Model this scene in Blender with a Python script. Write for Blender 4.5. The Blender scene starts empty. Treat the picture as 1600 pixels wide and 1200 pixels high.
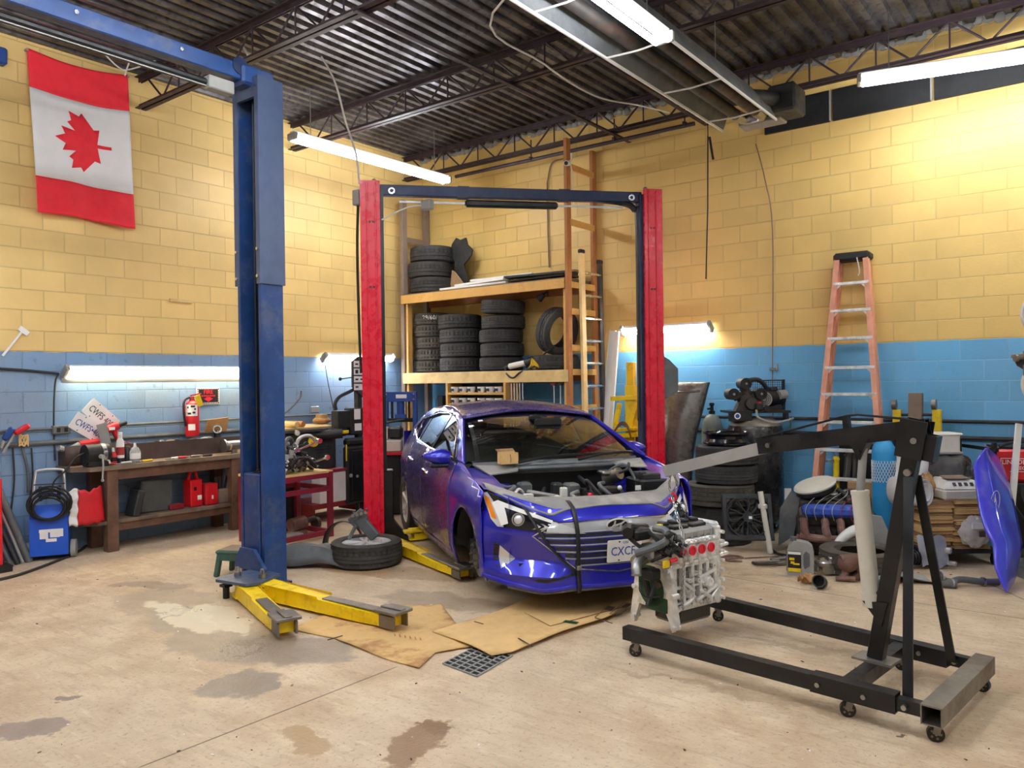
import bpy, bmesh, math, random
from math import sin, cos, pi, radians, sqrt, atan2
from mathutils import Vector, Matrix, Euler
random.seed(7)
SC = bpy.context.scene
COL = SC.collection
V = Vector

# ---------------------------------------------------------------- camera / survey
# world axes: room corner at the origin, left wall is x=0 (running to -y), right wall is y=0 (running to +x)
FOC = 1219.0
XW = V((.793, -.609)).normalized(); YW = V((-XW.y, XW.x)); CO = V((-1.33, 12.0))
def lw(v): return V((v[0]*XW.x+v[1]*XW.y, v[0]*YW.x+v[1]*YW.y, v[2]))
CAM = V((-CO.dot(XW), -CO.dot(YW), 1.65))
_p, _r = .0039, .0127
_f = V((0, cos(_p), -sin(_p))); _u0 = V((0, sin(_p), cos(_p))); _r0 = V((1, 0, 0))
FW = lw(_f); RT = lw(cos(_r)*_r0 - sin(_r)*_u0); UP = lw(sin(_r)*_r0 + cos(_r)*_u0)
def ray(x, y): return FW + RT*((x-800)/FOC) - UP*((y-600)/FOC)
def onZ(x, y, z=0.0):
    d = ray(x, y); return CAM + d*((z-CAM.z)/d.z)
def onX(x, y, X=0.0):
    d = ray(x, y); return CAM + d*((X-CAM.x)/d.x)
def onY(x, y, Y=0.0):
    d = ray(x, y); return CAM + d*((Y-CAM.y)/d.y)
def dep(x, y, d): return CAM + ray(x, y)*d

cd = bpy.data.cameras.new('camera'); cam = bpy.data.objects.new('camera', cd); COL.objects.link(cam)
cd.sensor_width = 36; cd.lens = 36*FOC/1600; cd.clip_start = .05; cd.clip_end = 100
mw = Matrix((( RT.x, UP.x, -FW.x, CAM.x), (RT.y, UP.y, -FW.y, CAM.y), (RT.z, UP.z, -FW.z, CAM.z), (0, 0, 0, 1)))
cam.matrix_world = mw
SC.camera = cam

# ---------------------------------------------------------------- mesh builder
def frame(d, up=V((0, 0, 1))):
    d = V(d).normalized(); up = V(up)
    if abs(d.dot(up.normalized())) > .98: up = V((1, 0, 0)) if abs(d.x) < .9 else V((0, 1, 0))
    s = d.cross(up).normalized(); u = s.cross(d).normalized()
    return s, u, d
def TR(loc=(0, 0, 0), rx=0, ry=0, rz=0, s=1):
    m = Matrix.Translation(V(loc)) @ Euler((radians(rx), radians(ry), radians(rz))).to_matrix().to_4x4()
    if s != 1: m = m @ Matrix.Diagonal((s, s, s, 1) if not hasattr(s, '__len__') else (*s, 1))
    return m
class MB:
    def __init__(s): s.v = []; s.f = []; s.mi = []; s.k = 0; s.M = None
    def add(s, vs, fs):
        b = len(s.v)
        if s.M is not None: vs = [s.M @ V(p) for p in vs]
        s.v += [tuple(p) for p in vs]
        for f in fs: s.f.append(tuple(i+b for i in f)); s.mi.append(s.k)
        return s
    def box(s, c, d, R=None, b=0.0):
        hx, hy, hz = d[0]/2, d[1]/2, d[2]/2; c = V(c)
        def tf(p):
            p = V(p)
            if R is not None: p = R @ p
            return c + p
        b = min(b, hx*.9, hy*.9, hz*.9)
        if b <= 0:
            vs = [tf((x*hx, y*hy, z*hz)) for x in (-1, 1) for y in (-1, 1) for z in (-1, 1)]
            return s.add(vs, [(0, 1, 3, 2), (4, 6, 7, 5), (0, 4, 5, 1), (2, 3, 7, 6), (0, 2, 6, 4), (1, 5, 7, 3)])
        vs = []; idx = {}
        for x in (-1, 1):
            for y in (-1, 1):
                for z in (-1, 1):
                    for a in range(3):
                        q = [x*(hx-b), y*(hy-b), z*(hz-b)]
                        q[a] = (x*hx, y*hy, z*hz)[a]
                        idx[(x, y, z, a)] = len(vs); vs.append(tf(q))
        fs = []
        S = (-1, 1)
        for a in range(3):
            o = [i for i in range(3) if i != a]
            for sg in S:
                r = []
                for (p, q) in ((-1, -1), (1, -1), (1, 1), (-1, 1)):
                    k = [0, 0, 0]; k[a] = sg; k[o[0]] = p; k[o[1]] = q; r.append(idx[(*k, a)])
                if (sg < 0) ^ (a == 1): r.reverse()
                fs.append(tuple(r))
            for p in S:
                for q in S:
                    r = []
                    for (t, w) in ((-1, 0), (1, 0), (1, 1), (-1, 1)):
                        k = [0, 0, 0]; k[a] = t; k[o[0]] = p; k[o[1]] = q; r.append(idx[(*k, o[w])])
                    fs.append(tuple(r))
        for x in S:
            for y in S:
                for z in S: fs.append((idx[(x, y, z, 0)], idx[(x, y, z, 1)], idx[(x, y, z, 2)]))
        return s.add(vs, fs)
    def bar(s, p0, p1, w, h, up=(0, 0, 1), b=0.0):
        p0, p1 = V(p0), V(p1); sd, u, d = frame(p1-p0, up)
        R = Matrix((sd, d, u)).transposed()
        return s.box((p0+p1)/2, (w, (p1-p0).length, h), R, b)
    def hollow(s, p0, p1, w, h, t=.006, up=(0, 0, 1)):
        p0, p1 = V(p0), V(p1); sd, u, d = frame(p1-p0, up)
        vs = []
        for p in (p0, p1):
            for k in (1, 0):
                a, c = w/2-(0 if k else t), h/2-(0 if k else t)
                for (i, j) in ((-1, -1), (1, -1), (1, 1), (-1, 1)): vs.append(p+sd*(i*a)+u*(j*c))
        fs = []
        for i in range(4):
            j = (i+1) % 4
            fs += [(i, j, 8+j, 8+i), (4+j, 4+i, 12+i, 12+j), (j, i, 4+i, 4+j), (8+i, 8+j, 12+j, 12+i)]
        return s.add(vs, fs)
    def cyl(s, p0, p1, r0, r1=None, seg=16, caps=True):
        if r1 is None: r1 = r0
        p0, p1 = V(p0), V(p1); sd, u, d = frame(p1-p0)
        vs = []
        for p, r in ((p0, r0), (p1, r1)):
            for i in range(seg):
                a = 2*pi*i/seg; vs.append(p+sd*(r*cos(a))+u*(r*sin(a)))
        fs = [(i, (i+1) % seg, seg+(i+1) % seg, seg+i) for i in range(seg)]
        if caps: fs += [tuple(reversed(range(seg))), tuple(range(seg, 2*seg))]
        return s.add(vs, fs)
    def ring(s, p0, p1, ro, ri, seg=20):
        p0, p1 = V(p0), V(p1); sd, u, d = frame(p1-p0)
        vs = []
        for p in (p0, p1):
            for r in (ro, ri):
                for i in range(seg):
                    a = 2*pi*i/seg; vs.append(p+sd*(r*cos(a))+u*(r*sin(a)))
        fs = []
        for i in range(seg):
            j = (i+1) % seg
            fs += [(i, j, 2*seg+j, 2*seg+i), (seg+j, seg+i, 3*seg+i, 3*seg+j), (j, i, seg+i, seg+j), (2*seg+i, 2*seg+j, 3*seg+j, 3*seg+i)]
        return s.add(vs, fs)
    def tube(s, pts, r, seg=8, closed=False, sm=0):
        pts = [V(p) for p in pts]
        if sm: pts = smooth(pts, sm, closed)
        n = len(pts); vs = []; fs = []
        nrm = None
        for i, p in enumerate(pts):
            a = pts[(i-1) % n] if (closed or i) else p; c = pts[(i+1) % n] if (closed or i < n-1) else p
            t = (c-a)
            if t.length < 1e-9: t = V((0, 0, 1))
            t.normalize()
            if nrm is None: sd, nrm, _ = frame(t)
            nrm = (nrm - t*nrm.dot(t))
            if nrm.length < 1e-6: nrm = frame(t)[1]
            nrm.normalize(); bi = t.cross(nrm)
            rr = r(i/(n-1)) if callable(r) else r
            for k in range(seg):
                q = 2*pi*k/seg; vs.append(p+nrm*(rr*cos(q))+bi*(rr*sin(q)))
        for i in range(n if closed else n-1):
            j = (i+1) % n
            for k in range(seg): fs.append((i*seg+k, i*seg+(k+1) % seg, j*seg+(k+1) % seg, j*seg+k))
        if not closed: fs += [tuple(reversed(range(seg))), tuple(range((n-1)*seg, n*seg))]
        return s.add(vs, fs)
    def lathe(s, prof, seg=24, M=None, mod=None, caps=False):
        vs = []; fs = []; n = len(prof)
        for i in range(seg):
            a = 2*pi*i/seg
            for j, (r, z) in enumerate(prof):
                if mod: r = mod(r, i, j)
                p = V((r*cos(a), r*sin(a), z)); vs.append(M @ p if M is not None else p)
        for i in range(seg):
            k = (i+1) % seg
            for j in range(n-1): fs.append((i*n+j, k*n+j, k*n+j+1, i*n+j+1))
        if caps:
            fs += [tuple(i*n for i in reversed(range(seg))), tuple(i*n+n-1 for i in range(seg))]
        return s.add(vs, fs)
    def prism(s, poly, h, M=None, h0=0.0):
        n = len(poly)
        vs = [V((x, y, h0)) for x, y in poly]+[V((x, y, h)) for x, y in poly]
        if M is not None: vs = [M @ p for p in vs]
        fs = [tuple(reversed(range(n))), tuple(range(n, 2*n))]+[(i, (i+1) % n, n+(i+1) % n, n+i) for i in range(n)]
        return s.add(vs, fs)
    def sphere(s, c, r, seg=14, rings=8, M=None):
        if not hasattr(r, '__len__'): r = (r, r, r)
        vs = []; fs = []
        for i in range(rings+1):
            t = pi*i/rings
            for k in range(seg):
                a = 2*pi*k/seg; p = V((r[0]*sin(t)*cos(a), r[1]*sin(t)*sin(a), r[2]*cos(t)))
                if M is not None: p = M.to_3x3() @ p
                vs.append(V(c)+p)
        for i in range(rings):
            for k in range(seg): fs.append((i*seg+k, (i+1)*seg+k, (i+1)*seg+(k+1) % seg, i*seg+(k+1) % seg))
        return s.add(vs, fs)
    def grid(s, f, nu, nv):
        vs = [f(i/nu, j/nv) for i in range(nu+1) for j in range(nv+1)]
        fs = [(i*(nv+1)+j, (i+1)*(nv+1)+j, (i+1)*(nv+1)+j+1, i*(nv+1)+j+1) for i in range(nu) for j in range(nv)]
        return s.add(vs, fs)
    def patch(s, poly, f, du=.06, dv=.06):
        bm = bmesh.new(); vv = [bm.verts.new((a, b, 0)) for a, b in poly]; bm.faces.new(vv)
        bmesh.ops.triangulate(bm, faces=bm.faces[:])
        for ax, st in ((0, du), (1, dv)):
            lo = min(p[ax] for p in poly); hi = max(p[ax] for p in poly)
            k = math.ceil(lo/st)
            while k*st < hi:
                co = [0, 0, 0]; co[ax] = k*st; no = [0, 0, 0]; no[ax] = 1
                bmesh.ops.bisect_plane(bm, geom=bm.verts[:]+bm.edges[:]+bm.faces[:], plane_co=co, plane_no=no, dist=1e-5)
                k += 1
        bmesh.ops.remove_doubles(bm, verts=bm.verts[:], dist=1e-5)
        bm.verts.ensure_lookup_table(); bm.verts.index_update()
        vs = [f(v.co.x, v.co.y) for v in bm.verts]; fs = [tuple(v.index for v in q.verts) for q in bm.faces]
        bm.free()
        return s.add(vs, fs)
def smooth(pts, n=4, closed=False):
    pts = [V(p) for p in pts]; out = []; L = len(pts)
    rng = range(L if closed else L-1)
    for i in rng:
        p1, p2 = pts[i], pts[(i+1) % L]
        p0 = pts[(i-1) % L] if (closed or i) else p1*2-p2
        p3 = pts[(i+2) % L] if (closed or i+2 < L) else p2*2-p1
        for k in range(n):
            t = k/n
            out.append(.5*((2*p1)+(p2-p0)*t+(2*p0-5*p1+4*p2-p3)*t*t+(3*p1-p0-3*p2+p3)*t**3))
    if not closed: out.append(pts[-1])
    return out
def lerp(x, xs, ys):
    if x <= xs[0]: return ys[0]
    for i in range(len(xs)-1):
        if x <= xs[i+1]:
            t = (x-xs[i])/(xs[i+1]-xs[i]); return ys[i]+(ys[i+1]-ys[i])*t
    return ys[-1]

# ---------------------------------------------------------------- things and parts
MATS = {}
XF = {}
def finish(name, mb, mats, sharp=35):
    me = bpy.data.meshes.new(name)
    me.from_pydata(mb.v, [], mb.f); me.update()
    if not isinstance(mats, (list, tuple)): mats = [mats]
    for m in mats: me.materials.append(MATS[m] if isinstance(m, str) else m)
    if len(mats) > 1: me.polygons.foreach_set('material_index', mb.mi)
    if sharp:
        me.polygons.foreach_set('use_smooth', [True]*len(me.polygons))
        me.set_sharp_from_angle(angle=radians(sharp))
    return me
def props(o, label, cat, group=None, kind=None):
    if label: o['label'] = label
    if cat: o['category'] = cat
    if group: o['group'] = group
    if kind: o['kind'] = kind
def thing(name, label, cat, loc=(0, 0, 0), rz=0, group=None, M=None):
    o = bpy.data.objects.new(name, None); COL.objects.link(o); o.empty_display_size = .1
    m = M if M is not None else TR(loc, rz=rz)
    o.matrix_world = m; XF[o] = m.copy()
    props(o, label, cat, group); return o
def part(parent, name, mb, mats, world=False, label=None, kind=None, sharp=35):
    if world:
        inv = XF[parent].inverted(); mb.v = [tuple(inv @ V(p)) for p in mb.v]
    o = bpy.data.objects.new(name, finish(name, mb, mats, sharp)); COL.objects.link(o)
    o.parent = parent; XF[o] = XF[parent]
    if label: o['label'] = label
    if kind: o['kind'] = kind
    return o
def solo(name, label, cat, mb, mats, group=None, kind=None, origin=None, sharp=35):
    """a thing of one mesh, built in world coordinates; its origin goes to its base"""
    if origin is None:
        xs = [p[0] for p in mb.v]; ys = [p[1] for p in mb.v]; zs = [p[2] for p in mb.v]
        origin = V(((min(xs)+max(xs))/2, (min(ys)+max(ys))/2, min(zs)))
    origin = V(origin)
    mb.v = [tuple(V(p)-origin) for p in mb.v]
    o = bpy.data.objects.new(name, finish(name, mb, mats, sharp)); COL.objects.link(o)
    o.location = origin; XF[o] = Matrix.Translation(origin); props(o, label, cat, group, kind); return o
def struct(name, mb, mats, label=None, cat=None, sharp=35):
    o = bpy.data.objects.new(name, finish(name, mb, mats, sharp)); COL.objects.link(o)
    o['kind'] = 'structure'; XF[o] = Matrix.Identity(4)
    if label: o['label'] = label
    if cat: o['category'] = cat
    return o
def copy_tree(o, M, label=None, group=None, parent=None):
    c = o.copy(); COL.objects.link(c)
    if parent is None:
        c.matrix_world = M; XF[c] = M.copy()
        if label: c['label'] = label
        if group: c['group'] = group
    else:
        c.parent = parent; XF[c] = XF[parent]
    for ch in [x for x in o.children]: copy_tree(ch, None, parent=c)
    return c
def text_mb(txt, size, M, depth=.001, mb=None, align='CENTER', sx=1.0):
    cu = bpy.data.curves.new('lettering', 'FONT'); cu.body = txt; cu.size = size; cu.align_x = align; cu.align_y = 'CENTER'
    cu.extrude = depth; cu.resolution_u = 2
    ob = bpy.data.objects.new('lettering', cu)
    me = bpy.data.meshes.new_from_object(ob)
    mb = mb or MB()
    mb.add([M @ V((v.co.x*sx, v.co.y, v.co.z)) for v in me.vertices], [tuple(p.vertices) for p in me.polygons])
    bpy.data.objects.remove(ob); bpy.data.curves.remove(cu); bpy.data.meshes.remove(me)
    return mb
def basis(o, x, y):
    """matrix whose local x,y run along the given world directions"""
    x = V(x).normalized(); y = V(y); z = x.cross(y).normalized(); y = z.cross(x)
    return Matrix(((x.x, y.x, z.x, o[0]), (x.y, y.y, z.y, o[1]), (x.z, y.z, z.z, o[2]), (0, 0, 0, 1)))

# ---------------------------------------------------------------- materials
def lin(h):
    if isinstance(h, str): h = [int(h[i:i+2], 16) for i in (0, 2, 4)]
    c = [x/255 for x in h]
    return tuple((x/12.92 if x <= .04045 else ((x+.055)/1.055)**2.4) for x in c)
class NT:
    def __init__(s, name):
        s.m = bpy.data.materials.new(name); s.m.use_nodes = True; s.t = s.m.node_tree; s.n = s.t.nodes; s.l = s.t.links
        s.b = s.n['Principled BSDF']; MATS[name] = s.m
        s.co = s.n.new('ShaderNodeTexCoord').outputs['Object']
    def node(s, t, **kw):
        n = s.n.new(t)
        for k, v in kw.items(): setattr(n, k, v)
        return n
    def set(s, sock, v):
        if hasattr(v, 'is_output') or isinstance(v, bpy.types.NodeSocket): s.l.new(v, sock)
        else: sock.default_value = v
    def noise(s, scale, detail=3, vec=None, rough=.55):
        n = s.node('ShaderNodeTexNoise'); n.inputs['Scale'].default_value = scale; n.inputs['Detail'].default_value = detail
        n.inputs['Roughness'].default_value = rough
        s.l.new(vec or s.co, n.inputs['Vector']); return n.outputs['Fac']
    def math(s, op, a, b=0.0, c=None):
        n = s.node('ShaderNodeMath', operation=op); s.set(n.inputs[0], a); s.set(n.inputs[1], b)
        if c is not None: s.set(n.inputs[2], c)
        return n.outputs[0]
    def ramp(s, fac, a, b, c0=0.0, c1=1.0):
        n = s.node('ShaderNodeMapRange'); s.set(n.inputs[0], fac); n.inputs[1].default_value = a; n.inputs[2].default_value = b
        n.inputs[3].default_value = c0; n.inputs[4].default_value = c1; n.interpolation_type = 'SMOOTHSTEP'; return n.outputs[0]
    def mix(s, fac, a, b, mode='MIX'):
        n = s.node('ShaderNodeMix', data_type='RGBA', blend_type=mode)
        s.set(n.inputs[0], fac)
        for i, v in ((6, a), (7, b)):
            if isinstance(v, tuple): v = (*v[:3], 1)
            s.set(n.inputs[i], v)
        return n.outputs[2]
    def bump(s, h, strength=.3, dist=.01):
        n = s.node('ShaderNodeBump'); n.inputs['Strength'].default_value = strength; n.inputs['Distance'].default_value = dist
        s.set(n.inputs['Height'], h); s.l.new(n.outputs[0], s.b.inputs['Normal']); return n
    def base(s, c, rough=.5, metal=0.0):
        if isinstance(c, tuple): c = (*c[:3], 1)
        s.set(s.b.inputs['Base Color'], c); s.set(s.b.inputs['Roughness'], rough); s.b.inputs['Metallic'].default_value = metal
def mat(name, c, rough=.5, metal=0.0, var=.18, scale=6, dirt=None, dirtamt=.5, bump=0, bscale=60, coat=0, spec=None, dscale=3):
    t = NT(name); c = lin(c)
    n = t.noise(scale, 4)
    col = t.mix(t.ramp(n, .3, .7), tuple(x*(1-var) for x in c), tuple(min(1, x*(1+var)) for x in c))
    if dirt:
        d = t.noise(dscale, 5, rough=.7)
        col = t.mix(t.ramp(d, .48, .66, 0, dirtamt), col, lin(dirt))
    rr = t.ramp(t.noise(scale*2.3, 3), .3, .7, max(.02, rough-.08), min(1, rough+.08))
    t.base(col, rr, metal)
    if bump: t.bump(t.noise(bscale, 3), bump, .004)
    if coat: t.b.inputs['Coat Weight'].default_value = coat; t.b.inputs['Coat Roughness'].default_value = .06
    if spec is not None: t.b.inputs['Specular IOR Level'].default_value = spec
    return t.m
def emit(name, c, st):
    t = NT(name); t.base(lin(c), .4); t.b.inputs['Emission Color'].default_value = (*lin(c), 1)
    n = t.noise(3); t.set(t.b.inputs['Emission Strength'], t.ramp(n, 0, 1, st*.97, st*1.03)); return t.m
mat('black_paint', '101115', .36, var=.25, dirt='3a3836', dirtamt=.18)
mat('black_gloss', '101114', .18, var=.2, coat=.3)
mat('black_plastic', '151618', .5, var=.2, dirt='3b3a38', dirtamt=.2)
mat('dark_plastic', '292b2d', .6, var=.15, dirt='55534e', dirtamt=.35)
mat('grey_plastic', '5c6062', .6, var=.15, dirt='8a857c', dirtamt=.4)
mat('pale_grey', '9a9a96', .6, var=.12, dirt='6f6a62', dirtamt=.3)
mat('rubber', '333231', .75, var=.2, dirt='4a4540', dirtamt=.5, bump=.3, bscale=120)
mat('rubber_dust', '4d483e', .8, var=.2, dirt='5e5648', dirtamt=.6, bump=.3, bscale=120)
mat('steel', 'a9a9a8', .35, 1.0, var=.12, dirt='75706a', dirtamt=.4)
mat('worn_steel', '8a857e', .5, .8, var=.2, dirt='5a4a3c', dirtamt=.6)
mat('bright_metal', 'dcdcdc', .22, 1.0, var=.06)
mat('galvanised', 'b9bcbc', .45, .7, var=.12)
mat('silver_paint', 'd9d9d8', .35, .35, var=.06, dirt='9a9894', dirtamt=.3)
mat('block_shaded', '918f89', .5, .4, var=.3, scale=18, dirt='5b5751', dirtamt=.6, bump=.3, bscale=50, dscale=11)  # aluminium core: shade of the gaps between ribs put into a darker grey
mat('aluminium', 'f2f1ee', .36, .4, var=.16, scale=14, dirt='7d7a74', dirtamt=.45, bump=.25, bscale=40, dscale=9)
mat('dark_cast', '47433f', .6, .5, var=.25, dirt='6b4a38', dirtamt=.5)
mat('rust', '7d5c50', .75, .3, var=.25, dirt='a08a84', dirtamt=.6, bump=.4)
mat('joist', '3a2c32', .55, .2, var=.2)
mat('lift_blue', '23447a', .38, .1, var=.14, dirt='6e6f74', dirtamt=.35, dscale=4)
mat('lift_blue_dark', '17294f', .45, .1, var=.2, dirt='3d3d42', dirtamt=.4)
mat('lift_slate', '4a5876', .4, .2, var=.1, dirt='49576c', dirtamt=.4)
mat('lift_red', 'd81230', .3, 0, var=.05, dirt='b8182f', dirtamt=.12)
mat('yellow_paint', 'ffd808', .42, 0, var=.05, dirt='8a6420', dirtamt=.32, dscale=11)
mat('safety_yellow', 'f0cf1c', .5, 0, var=.06, dirt='a87f1c', dirtamt=.4, dscale=8)
mat('wood_new', 'd9a95c', .65, var=.14, scale=3, dirt='a8743a', dirtamt=.5, bump=.2, bscale=30)
mat('wood_pale', 'e2c383', .65, var=.1, scale=4, dirt='b48a4c', dirtamt=.45)
mat('wood_mid', 'b3753f', .65, var=.18, scale=3, dirt='7c4b2a', dirtamt=.5, bump=.2, bscale=30)
mat('wood_grey', '8b7868', .75, var=.15, scale=3, dirt='655548', dirtamt=.5)
mat('bench_wood', '6f4f3c', .6, var=.22, scale=4, dirt='3c2d25', dirtamt=.6, bump=.25)
mat('bench_top', '7d6a58', .6, var=.2, scale=5, dirt='463a32', dirtamt=.6)
mat('bench_tray', '51413b', .6, .2, var=.2, dirt='2c2523', dirtamt=.5)
mat('cardboard', 'd8b378', .8, var=.08, scale=5, dirt='b28a55', dirtamt=.35)
mat('cardboard_stain', 'd2ad72', .8, var=.08, scale=5, dirt='9a6a3e', dirtamt=.85, dscale=2.6)
mat('cardboard_dull', 'a8865e', .8, var=.14, scale=5, dirt='7d6044', dirtamt=.5)
mat('white_plastic', 'e8e6df', .45, var=.05, dirt='bdb7a8', dirtamt=.3)
mat('cream_plastic', 'd2cec0', .5, var=.06, dirt='a9a28a', dirtamt=.4)
mat('white_paint', 'efefec', .4, var=.04)
mat('paper', 'f2f1ee', .7, var=.04)
mat('red_plastic', 'd0202c', .4, var=.08, dirt='8e1a22', dirtamt=.3)
mat('red_vivid', 'e01a22', .4, var=.06)
mat('red_cap', 'e8233c', .35, var=.05)
mat('maroon', '8c2438', .45, var=.12, dirt='4d1a24', dirtamt=.4)
mat('dark_red', '97262c', .5, var=.15, dirt='5d2a2a', dirtamt=.4)
mat('charger_blue', '1c56c8', .4, var=.08)
mat('press_blue', '23478f', .45, var=.12, dirt='1c2c50', dirtamt=.4)
mat('oxygen_blue', '2f9ad6', .4, var=.08, dirt='2477ac', dirtamt=.4)
mat('engine_blue', '2c4fae', .3, .3, var=.12, dirt='26356a', dirtamt=.4)
mat('ink_blue', '24489c', .5, var=.05)
mat('ink_black', '17181a', .5, var=.05)
mat('orange_frp', 'e3a184', .55, var=.1, dirt='c98266', dirtamt=.5, dscale=5)
mat('amber', 'f08a1c', .2, var=.05, coat=.4)
mat('green_stool', '2e5c50', .5, var=.1, dirt='6f6a5a', dirtamt=.35)
mat('green_dark', '1f4a2e', .5, .2, var=.25, dirt='141a16', dirtamt=.5)
mat('flag_red', 'f02838', .7, var=.04)
mat('flag_white', 'f3f3f3', .7, var=.02)
mat('fabric_dark', '565652', .9, var=.15, bump=.2, bscale=200)
mat('interior', '2b2c2c', .8, var=.2)
mat('headliner', 'b9b6a6', .8, var=.08)
mat('tarp', '5a5856', .35, var=.2, dirt='8d8a86', dirtamt=.5)
mat('white_sheet', 'dcdcdc', .45, var=.1, dirt='8d9095', dirtamt=.5)
mat('brown_paper', 'b08450', .7, var=.15, dirt='6e5230', dirtamt=.6)
mat('gas_grey', '85887c', .5, .2, var=.12, dirt='4b4d46', dirtamt=.4)
mat('compressor_black', '1f2023', .28, var=.15, dirt='6a645a', dirtamt=.3)
mat('tank_dust', '857c6e', .4, .2, var=.2, dirt='3a3632', dirtamt=.5)
mat('hood_grey', '6d6a62', .3, .25, var=.08, dirt='9a9182', dirtamt=.4)
mat('mortar_cord', '2b2a2a', .6, var=.1)
mat('white_cord', 'd8d4cc', .6, var=.05)
mat('brown_dark', '4a3b30', .7, var=.2)
mat('red_fabric', 'cf1f2a', .5, var=.1)
mat('tool_yellow', 'e0b820', .5, var=.1)
mat('mesh_dark', '26282a', .6, .3, var=.15)
mat('lens_clear', 'dfe3e8', .08, .3, var=.06, coat=.6)
mat('chrome', 'e6e6e8', .14, 1.0, var=.05)
mat('dark_chrome', 'a9abae', .38, .5, var=.08)
mat('lamp_black', '16181c', .15, var=.1, coat=.6)
mat('rotor', '7e7e7d', .4, .9, var=.1, dirt='6b5548', dirtamt=.4)
mat('bubble_wrap', 'c9c5c2', .3, var=.12, dirt='94908c', dirtamt=.5)
mat('support_grey', '8e8c88', .55, .1, var=.1, dirt='b5b0a6', dirtamt=.5)
mat('brake_fluid', 'd8cfae', .5, var=.1)
# car paint: dark blue metallic under clear coat
t = NT('car_blue'); n = t.noise(900, 2)
t.base(t.mix(n, lin('1a1aa0'), lin('2526c6')), .3, .3); t.b.inputs['Coat Weight'].default_value = 1; t.b.inputs['Coat Roughness'].default_value = .04
t = NT('car_dusty'); n = t.noise(3.2, 5); g = t.noise(60, 3)
t.base(t.mix(t.ramp(n, .38, .7, .12, .55), lin('2a2080'), lin('75687a')), t.ramp(g, .3, .7, .22, .38), .3); t.b.inputs['Coat Weight'].default_value = .6; t.b.inputs['Coat Roughness'].default_value = .12
# blue hood: the same paint with scuffs
t = NT('hood_blue'); n = t.noise(5, 5)
t.base(t.mix(t.ramp(n, .5, .7, 0, .4), lin('3f3de0'), lin('8a8ae0')), .3, .0); t.b.inputs['Coat Weight'].default_value = .8
# glass
def pane(name, tint, lo, hi):
    t = NT(name); lw_ = t.node('ShaderNodeLayerWeight'); lw_.inputs['Blend'].default_value = .5
    tr = t.node('ShaderNodeBsdfTransparent'); gl = t.node('ShaderNodeBsdfGlossy'); gl.inputs['Roughness'].default_value = .03
    t.set(tr.inputs['Color'], t.mix(t.noise(4), lin(tint), tuple(c*.94 for c in lin(tint))))
    mx = t.node('ShaderNodeMixShader'); t.set(mx.inputs[0], t.ramp(lw_.outputs['Facing'], .25, 1, lo, hi)); t.l.new(tr.outputs[0], mx.inputs[1]); t.l.new(gl.outputs[0], mx.inputs[2])
    t.l.new(mx.outputs[0], t.n['Material Output'].inputs[0])
pane('glass', '9fa8a2', .12, .75); pane('glass_clear', 'd6dbd4', .05, .6)
t = NT('clear_plastic'); t.base(t.mix(t.noise(4), lin('d9dde0'), lin('eef0f2')), .15); t.b.inputs['Transmission Weight'].default_value = .7
emit('tube_light', 'f6f9ff', 25.0)
emit('tube_wall', 'fbfbff', 22.0)
emit('tube_warm', 'fff0cf', 7.5)
# block walls
def wallmat(name, axis, yel, blu, grime, mort_up, mb_='5d83a8', my_='b89a62'):
    t = NT(name)
    sep = t.node('ShaderNodeSeparateXYZ'); t.l.new(t.co, sep.inputs[0])
    cmb = t.node('ShaderNodeCombineXYZ'); t.l.new(sep.outputs[axis], cmb.inputs[0]); t.l.new(sep.outputs[2], cmb.inputs[1])
    br = t.node('ShaderNodeTexBrick'); t.l.new(cmb.outputs[0], br.inputs['Vector'])
    for k, v in (('Scale', 1), ('Mortar Size', .0065), ('Mortar Smooth', .35), ('Brick Width', .4), ('Row Height', .2), ('Bias', 0)): br.inputs[k].default_value = v
    br.inputs['Color1'].default_value = (.9, .9, .9, 1); br.inputs['Color2'].default_value = (1, 1, 1, 1); br.inputs['Mortar'].default_value = (.9, .9, .9, 1)
    edge = t.math('ADD', sep.outputs[2], t.math('MULTIPLY', t.math('SUBTRACT', t.noise(5, 4), .5), .045))
    k = t.ramp(edge, 1.992, 2.002)
    n = t.noise(1.1, 5); n2 = t.noise(9, 5)
    y = t.mix(t.ramp(n, .35, .7), lin(yel), tuple(c*.88 for c in lin(yel)))
    b = t.mix(t.ramp(n, .4, .66, 0, grime), lin(blu), lin('8a95a4'))
    b = t.mix(t.ramp(n2, .6, .72, 0, grime*.7), b, lin('4a5866'))
    col = t.mix(k, b, y)
    col = t.mix(1.0, col, br.outputs['Color'], 'MULTIPLY')
    col = t.mix(t.math('MULTIPLY', br.outputs['Fac'], mort_up), col, t.mix(k, lin(mb_), lin(my_)))
    t.base(col, .5)
    h = t.math('ADD', t.math('MULTIPLY', br.outputs['Fac'], -1.0), t.math('MULTIPLY', t.noise(45, 4), .22))
    t.bump(h, .8, .01)
    return t
wallmat('wall_paint_left', 1, 'f0cd84', '7fa1c4', .6, .3)
wallmat('wall_paint_right', 0, 'f4d07e', '72c0f2', .16, .4, 'a4d6f6', 'd8ba78')
mat('wall_plain', 'cfc6b2', .7, var=.06)
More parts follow.
